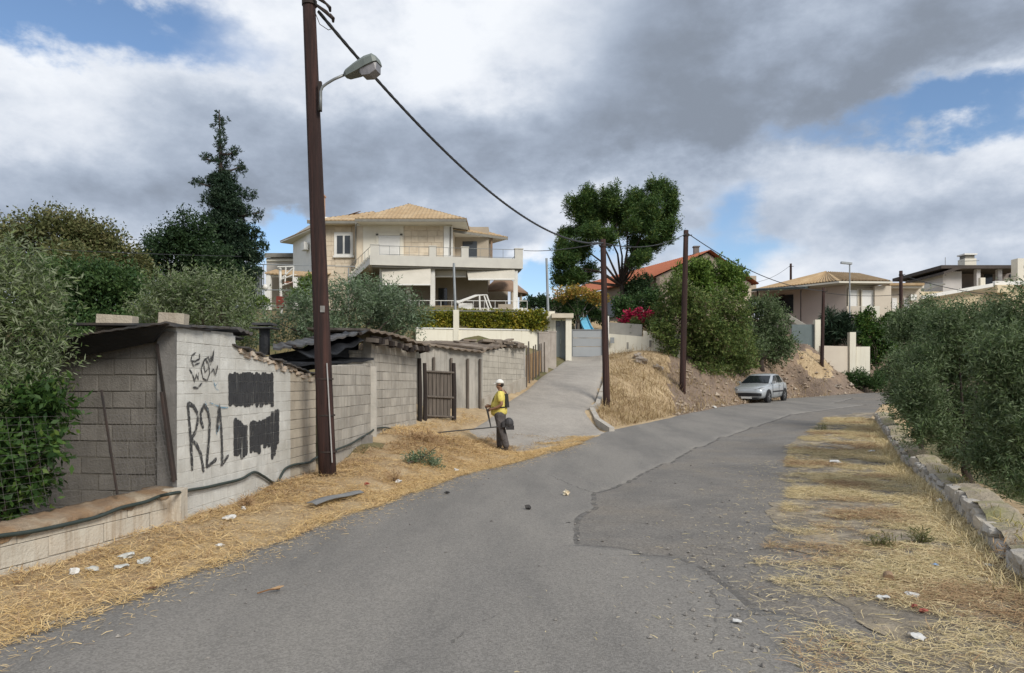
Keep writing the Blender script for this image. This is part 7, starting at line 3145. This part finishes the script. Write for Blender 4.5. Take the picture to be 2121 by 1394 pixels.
    mid = a.lerp(b, .3)
    mt = pmat("tool_shaft", (.10, .10, .10), (.07, .07, .07), 6, .5, metal=.3)
    md = pmat("tool_black", (.035, .034, .036), (.05, .048, .05), 6, .6)
    mb = MB()
    mb.tube([a, b], .015, 8)
    mb.build("shaft", mt, tool)
    eng = P(1054, 877, 17.75)
    mb = MB()
    mb.sphere(eng, .14, 12, 8, (.85, .9, 1.05))
    mb.box(eng + Vector((.03, 0, -.10)), (.20, .20, .10))
    mb.box(eng + Vector((-.10, 0, -.02)), (.12, .14, .14))
    mb.build("engine", md, tool)
    # handlebar up to the two hands
    h1 = M @ Vector((-.25, -.215, 1.02))
    h2 = M @ Vector((-.41, .10, 1.08))
    cr = a.lerp(b, .22)
    mb = MB()
    mb.tube([h1 + Vector((.08, -.02, .06)), h1, h1.lerp(cr, .6), cr], .013, 6)
    mb.tube([h2 + Vector((.08, .02, .06)), h2, h2.lerp(cr, .6), cr], .013, 6)
    mb.build("handlebar", md, tool)
    for h in (h1, h2):
        mb = MB()
        mb.tube([h + Vector((.09, 0, .05)), h + Vector((-.02, 0, -.01))], .02, 8)
        mb.build("grip", md, tool)
    mb = MB()
    mb.prism([b + Vector((.10, -.16, -.02)), b + Vector((.22, 0, .0)), b + Vector((.10, .16, -.02)), b + Vector((-.02, .10, -.06)), b + Vector((-.02, -.10, -.06))], (0, 0, .03))
    mb.build("guard", md, tool)
    mb = MB()
    mb.tube([b + Vector((-.02, 0, -.02)), b + Vector((-.04, 0, -.09))], [.05, .07], 10)
    mb.build("cutting_head", md, tool)


worker()


# ================================================================ litter and small things
def crumple(px, py, size, mat, name, label, cat, flat=.35, seed=0, group=None, lift=.03):
    r = random.Random(seed)
    p = gpt(px, py)
    bm = bmesh.new()
    bmesh.ops.create_icosphere(bm, subdivisions=2, radius=1.0)
    for v in bm.verts:
        k = r.uniform(.45, 1.25)
        v.co = Vector((v.co.x * size * k, v.co.y * size * k * .8, v.co.z * size * flat * k))
    me = bpy.data.meshes.new(name)
    bm.to_mesh(me)
    bm.free()
    me.materials.append(mat)
    o = bpy.data.objects.new(name, me)
    COL.objects.link(o)
    o.location = p + Vector((0, 0, size * flat * .5 + lift))
    o.rotation_euler = (r.uniform(-.2, .2), r.uniform(-.2, .2), r.uniform(0, 3))
    tag(o, label, cat, group)


M_paper = pmat("paper_white", (.62, .61, .58), (.50, .49, .465), 20, .8)
M_plas = pmat("plastic_clear", (.40, .41, .38), (.56, .56, .53), 20, .35)
M_bluep = pmat("plastic_blue", (.16, .30, .52), (.30, .42, .58), 20, .4)
M_dleaf = pmat("dead_leaf", (.22, .11, .045), (.14, .075, .035), 15, .8)
M_foam = pmat("foam_cream", (.66, .54, .36), (.72, .66, .52), 12, .8)
M_lump = pmat("dark_lump", (.035, .034, .034), (.06, .055, .05), 12, .9)
M_redl = pmat("red_litter", (.32, .06, .045), (.24, .07, .05), 14, .6)
for i, (px, py, s, m, nm, lab, cat, fl) in enumerate((
        (475, 1080, .085, M_paper, "paper_scrap", "white crumpled paper on the left verge below the graffiti wall", "paper", .35),
        (504, 1060, .05, M_paper, "paper_scrap", "small white paper standing in dry grass right of the larger crumpled paper", "paper", .6),
        (262, 1163, .10, M_plas, "plastic_wrapper", "clear crumpled plastic on the left verge, the higher of three", "plastic litter", .35),
        (300, 1172, .085, M_plas, "plastic_wrapper", "clear crumpled plastic on the left verge, rightmost of three", "plastic litter", .35),
        (250, 1183, .075, M_plas, "plastic_wrapper", "clear crumpled plastic on the left verge, nearest the road of three", "plastic litter", .3),
        (153, 1197, .05, M_paper, "paper_cup", "small bright white cup scrap near the left wall", "cup", .8),
        (192, 1189, .07, M_plas, "plastic_bag", "flattened pale plastic bag right of the small white cup", "plastic litter", .25),
        (455, 1137, .055, M_paper, "paper_scrap", "white scrap at the road edge below the near pole", "paper", .35),
        (825, 1003, .075, M_paper, "paper_scrap", "white paper scrap on the straw right of the near pole", "paper", .45),
        (945, 978, .07, M_paper, "paper_scrap", "white scrap on the straw edge in front of the worker", "paper", .4),
        (1172, 1028, .075, M_foam, "foam_lump", "cream foam lump lying on the middle of the road", "foam", .75),
        (1094, 1058, .06, M_lump, "stone_lump", "dark lump on the road left of the cream foam", "stone", .5),
        (926, 1026, .06, M_lump, "stone_lump", "dark lump at the road's left part beside the straw", "stone", .45),
        (312, 1228, .055, M_dleaf, "dead_leaf", "brown dead leaf on the asphalt near the left verge", "leaf", .2),
        (760, 1008, .06, M_redl, "plastic_wrapper", "reddish wrapper on the straw near the grey sheet", "plastic litter", .4),
        (1728, 961, .15, M_paper, "paper_scrap", "large white paper lying on the upper right verge", "paper", .25),
        (1805, 938, .10, M_paper, "paper_scrap", "pale paper on the right verge beside the wall, above the large paper", "paper", .3),
        (1828, 1248, .065, M_paper, "paper_scrap", "white folded paper in the lower right straw", "paper", .3),
        (1890, 1243, .065, M_paper, "paper_scrap", "thin white paper strip right of the folded paper in the straw", "paper", .2),
        (1903, 1333, .06, M_paper, "paper_scrap", "white paper lowest on the right verge", "paper", .2),
        (1936, 1178, .045, M_bluep, "plastic_wrapper", "blue plastic wrapper in the right straw", "plastic litter", .35),
        (2046, 1180, .05, M_plas, "plastic_wrapper", "pale bluish plastic right of the blue wrapper near the wall", "plastic litter", .4),
        (1945, 1046, .06, M_paper, "paper_cup", "white cup at the foot of the right stone wall", "cup", .7),
        (1912, 1276, .04, M_redl, "plastic_wrapper", "red wrapper scrap in the lower right straw", "plastic litter", .45),
        (1895, 1265, .035, M_redl, "plastic_wrapper", "smaller red scrap just above the red wrapper", "plastic litter", .4),
        (1526, 1298, .05, M_paper, "paper_scrap", "flattened white paper on the road near the right straw", "paper", .12),
        (1480, 845, .16, M_paper, "paper_scrap", "pale rubbish at the far road edge left of the car", "litter", .3))):
    crumple(px, py, s * .85, m, nm, lab, cat, fl, i)

# round wooden disc in the straw
p = gpt(1838, 1208)
o = MB().tube([p + Vector((0, -.03, .04)), p + Vector((0.02, .03, .055))], .04, 14).build("wood_disc", pmat("disc_wood", (.30, .20, .12), (.22, .145, .09), 12, .8))
tag(o, "round brown cut branch end in the right straw", "log")
# stick with a dead leaf on the road
p, q = gpt(533, 1240), gpt(580, 1231)
root = thing("dry_twig", "short dry twig with a curled leaf lying on the near road", "twig", p)
MB().tube([p + Vector((0, 0, .035)), p.lerp(q, .5) + Vector((0, .01, .045)), q + Vector((0, 0, .04))], .006, 5).build("stem", M_dleaf, root)
mb = MB()
mb.prism([q + Vector((-.07, -.02, .04)), q + Vector((0, -.03, .05)), q + Vector((.03, 0, .06)), q + Vector((-.02, .03, .05))], (0, 0, .006))
mb.build("leaf", pmat("curled_leaf", (.50, .33, .18), (.40, .25, .13), 10, .8), root)
# grey bent sheet on the verge
a, b = gpt(645, 1054), gpt(745, 1026)
root = thing("metal_sheet", "long bent grey metal strip half buried in the straw near the pole", "metal sheet", a)
u = (b - a)
sd = Vector((-u.y, u.x, 0)).normalized()
mb = MB()
vs_ = []
for i in range(9):
    t = i / 8
    c = a.lerp(b, t) + Vector((0, 0, .05 + .02 * math.sin(t * 5)))
    c.z = max(c.z, g1(c.x, c.y) + .04)
    vs_ += [c - sd * .07, c - sd * .01 + Vector((0, 0, .025)), c + sd * .08 + Vector((0, 0, .015))]
fs = []
for i in range(8):
    for k in range(2):
        fs.append((i * 3 + k, i * 3 + k + 1, i * 3 + k + 4, i * 3 + k + 3))
mb.add(vs_, fs)
o = mb.build("strip", pmat("sheet_grey", (.24, .24, .235), (.17, .17, .165), 6, .6, metal=.3), root)
o.modifiers.new("t", 'SOLIDIFY').thickness = .008
# weeds standing in the right verge
for i, (px, py, w, h, m, lab) in enumerate(((1825, 1136, 18, 7, L_oak, "small green weed tuft in the middle of the right straw"),
                                            (1906, 1128, 13, 8, L_oak, "green weed tuft in the right straw nearer the wall"),
                                            (1702, 893, 12, 8, L_oak, "dark weed tuft at the far end of the right verge"),
                                            (2098, 1172, 30, 26, S_brown, "big heap of dry stalks against the right wall at the frame edge"),
                                            (1985, 1020, 18, 14, S_brown, "brown dry tuft against the right wall, mid verge"),
                                            (510, 1055, 8, 10, S_brown, "little dry tuft at the foot of the graffiti wall"),
                                            (815, 1000, 12, 10, S_brown, "dry tuft on the left straw right of the near pole"))):
    p = gpt(px, py)
    root = thing("weed_tuft", lab, "weed", p)
    cl = pxclusters([(px - w * .4, py - h * .4, w * .5, h * .5), (px + w * .4, py - h * .4, w * .5, h * .5), (px, py - h * .6, w * .5, h * .6)], p.y, 1, .02, i)
    leaves("blades", cl, 330, .065, .008, m, root, np.random.default_rng(200 + i), 6, .12, .9)["kind"] = "stuff"
    MB().tube([p - Vector((0, 0, .05)), p + Vector((.01, 0, .08))], .012, 5).build("stem", M_bark, root)
# cut green branch
rng = np.random.default_rng(77)
p = gpt(872, 962)
root = thing("cut_branch", "cut leafy green branch lying on the straw between pole and worker", "branch", p)
cl = pxclusters([(850, 960, 14, 9), (875, 955, 18, 12), (898, 964, 13, 8)], p.y, 1.0, .05, 1)
leaves("foliage", cl, 1300, .07, .018, L_olive_gy, root, rng, 8, .14, .3)
MB().tube([gpt(845, 965) + Vector((0, 0, .05)), p + Vector((0, 0, .10)), P(905, 925, p.y)], [.014, .012, .006], 6).build("stem", M_bark, root)
p = gpt(865, 912)
root = thing("dead_brush", "low dark heap of dead brush on the mound by the block shed", "brush heap", p)
cl = pxclusters([(845, 907, 18, 5), (880, 912, 22, 6), (905, 918, 14, 6)], p.y, 1.0, .05, 1)
leaves("twigs", cl, 900, .12, .012, S_brown, root, rng, 8, .16, .3)
# grey block at the foot of the wall
p = gpt(752, 918)
o = link("spare_block", block_mesh(M_blk_side, 2).copy())
o.matrix_basis = Matrix.Translation(p + Vector((0, .05, .06))) @ Matrix.Rotation(.9, 4, 'Z') @ Matrix.Diagonal((.34, .18, .18, 1))
tag(o, "dark grey block at the foot of the second shed's wall corner", "block")
# rocks along the dirt mound and the bank foot
ms = pmat("bank_rock", (.40, .34, .28), (.30, .25, .20), 5, .95, .02, 20, rnd=.15)
labs = ["pale rock at the mound foot right of the silver car", "pale rock at the far right of the mound foot, by the road bend", "reddish rock beside the silver car's rear", "flat pale rock on the bank crest above the dry grass",
        "small pale rock on the bank right of the flat one", "grey rock at the top of the bank by the cream wall"]
for i, (px, py, s) in enumerate(((1735, 803, .28), (1762, 800, .25), (1622, 790, .35), (1330, 752, .35), (1362, 765, .30), (1320, 742, .3))):
    crumple(px, py, s, ms, "rock", labs[i], "rock", .6, 60 + i, "rocks on the bank", 0)
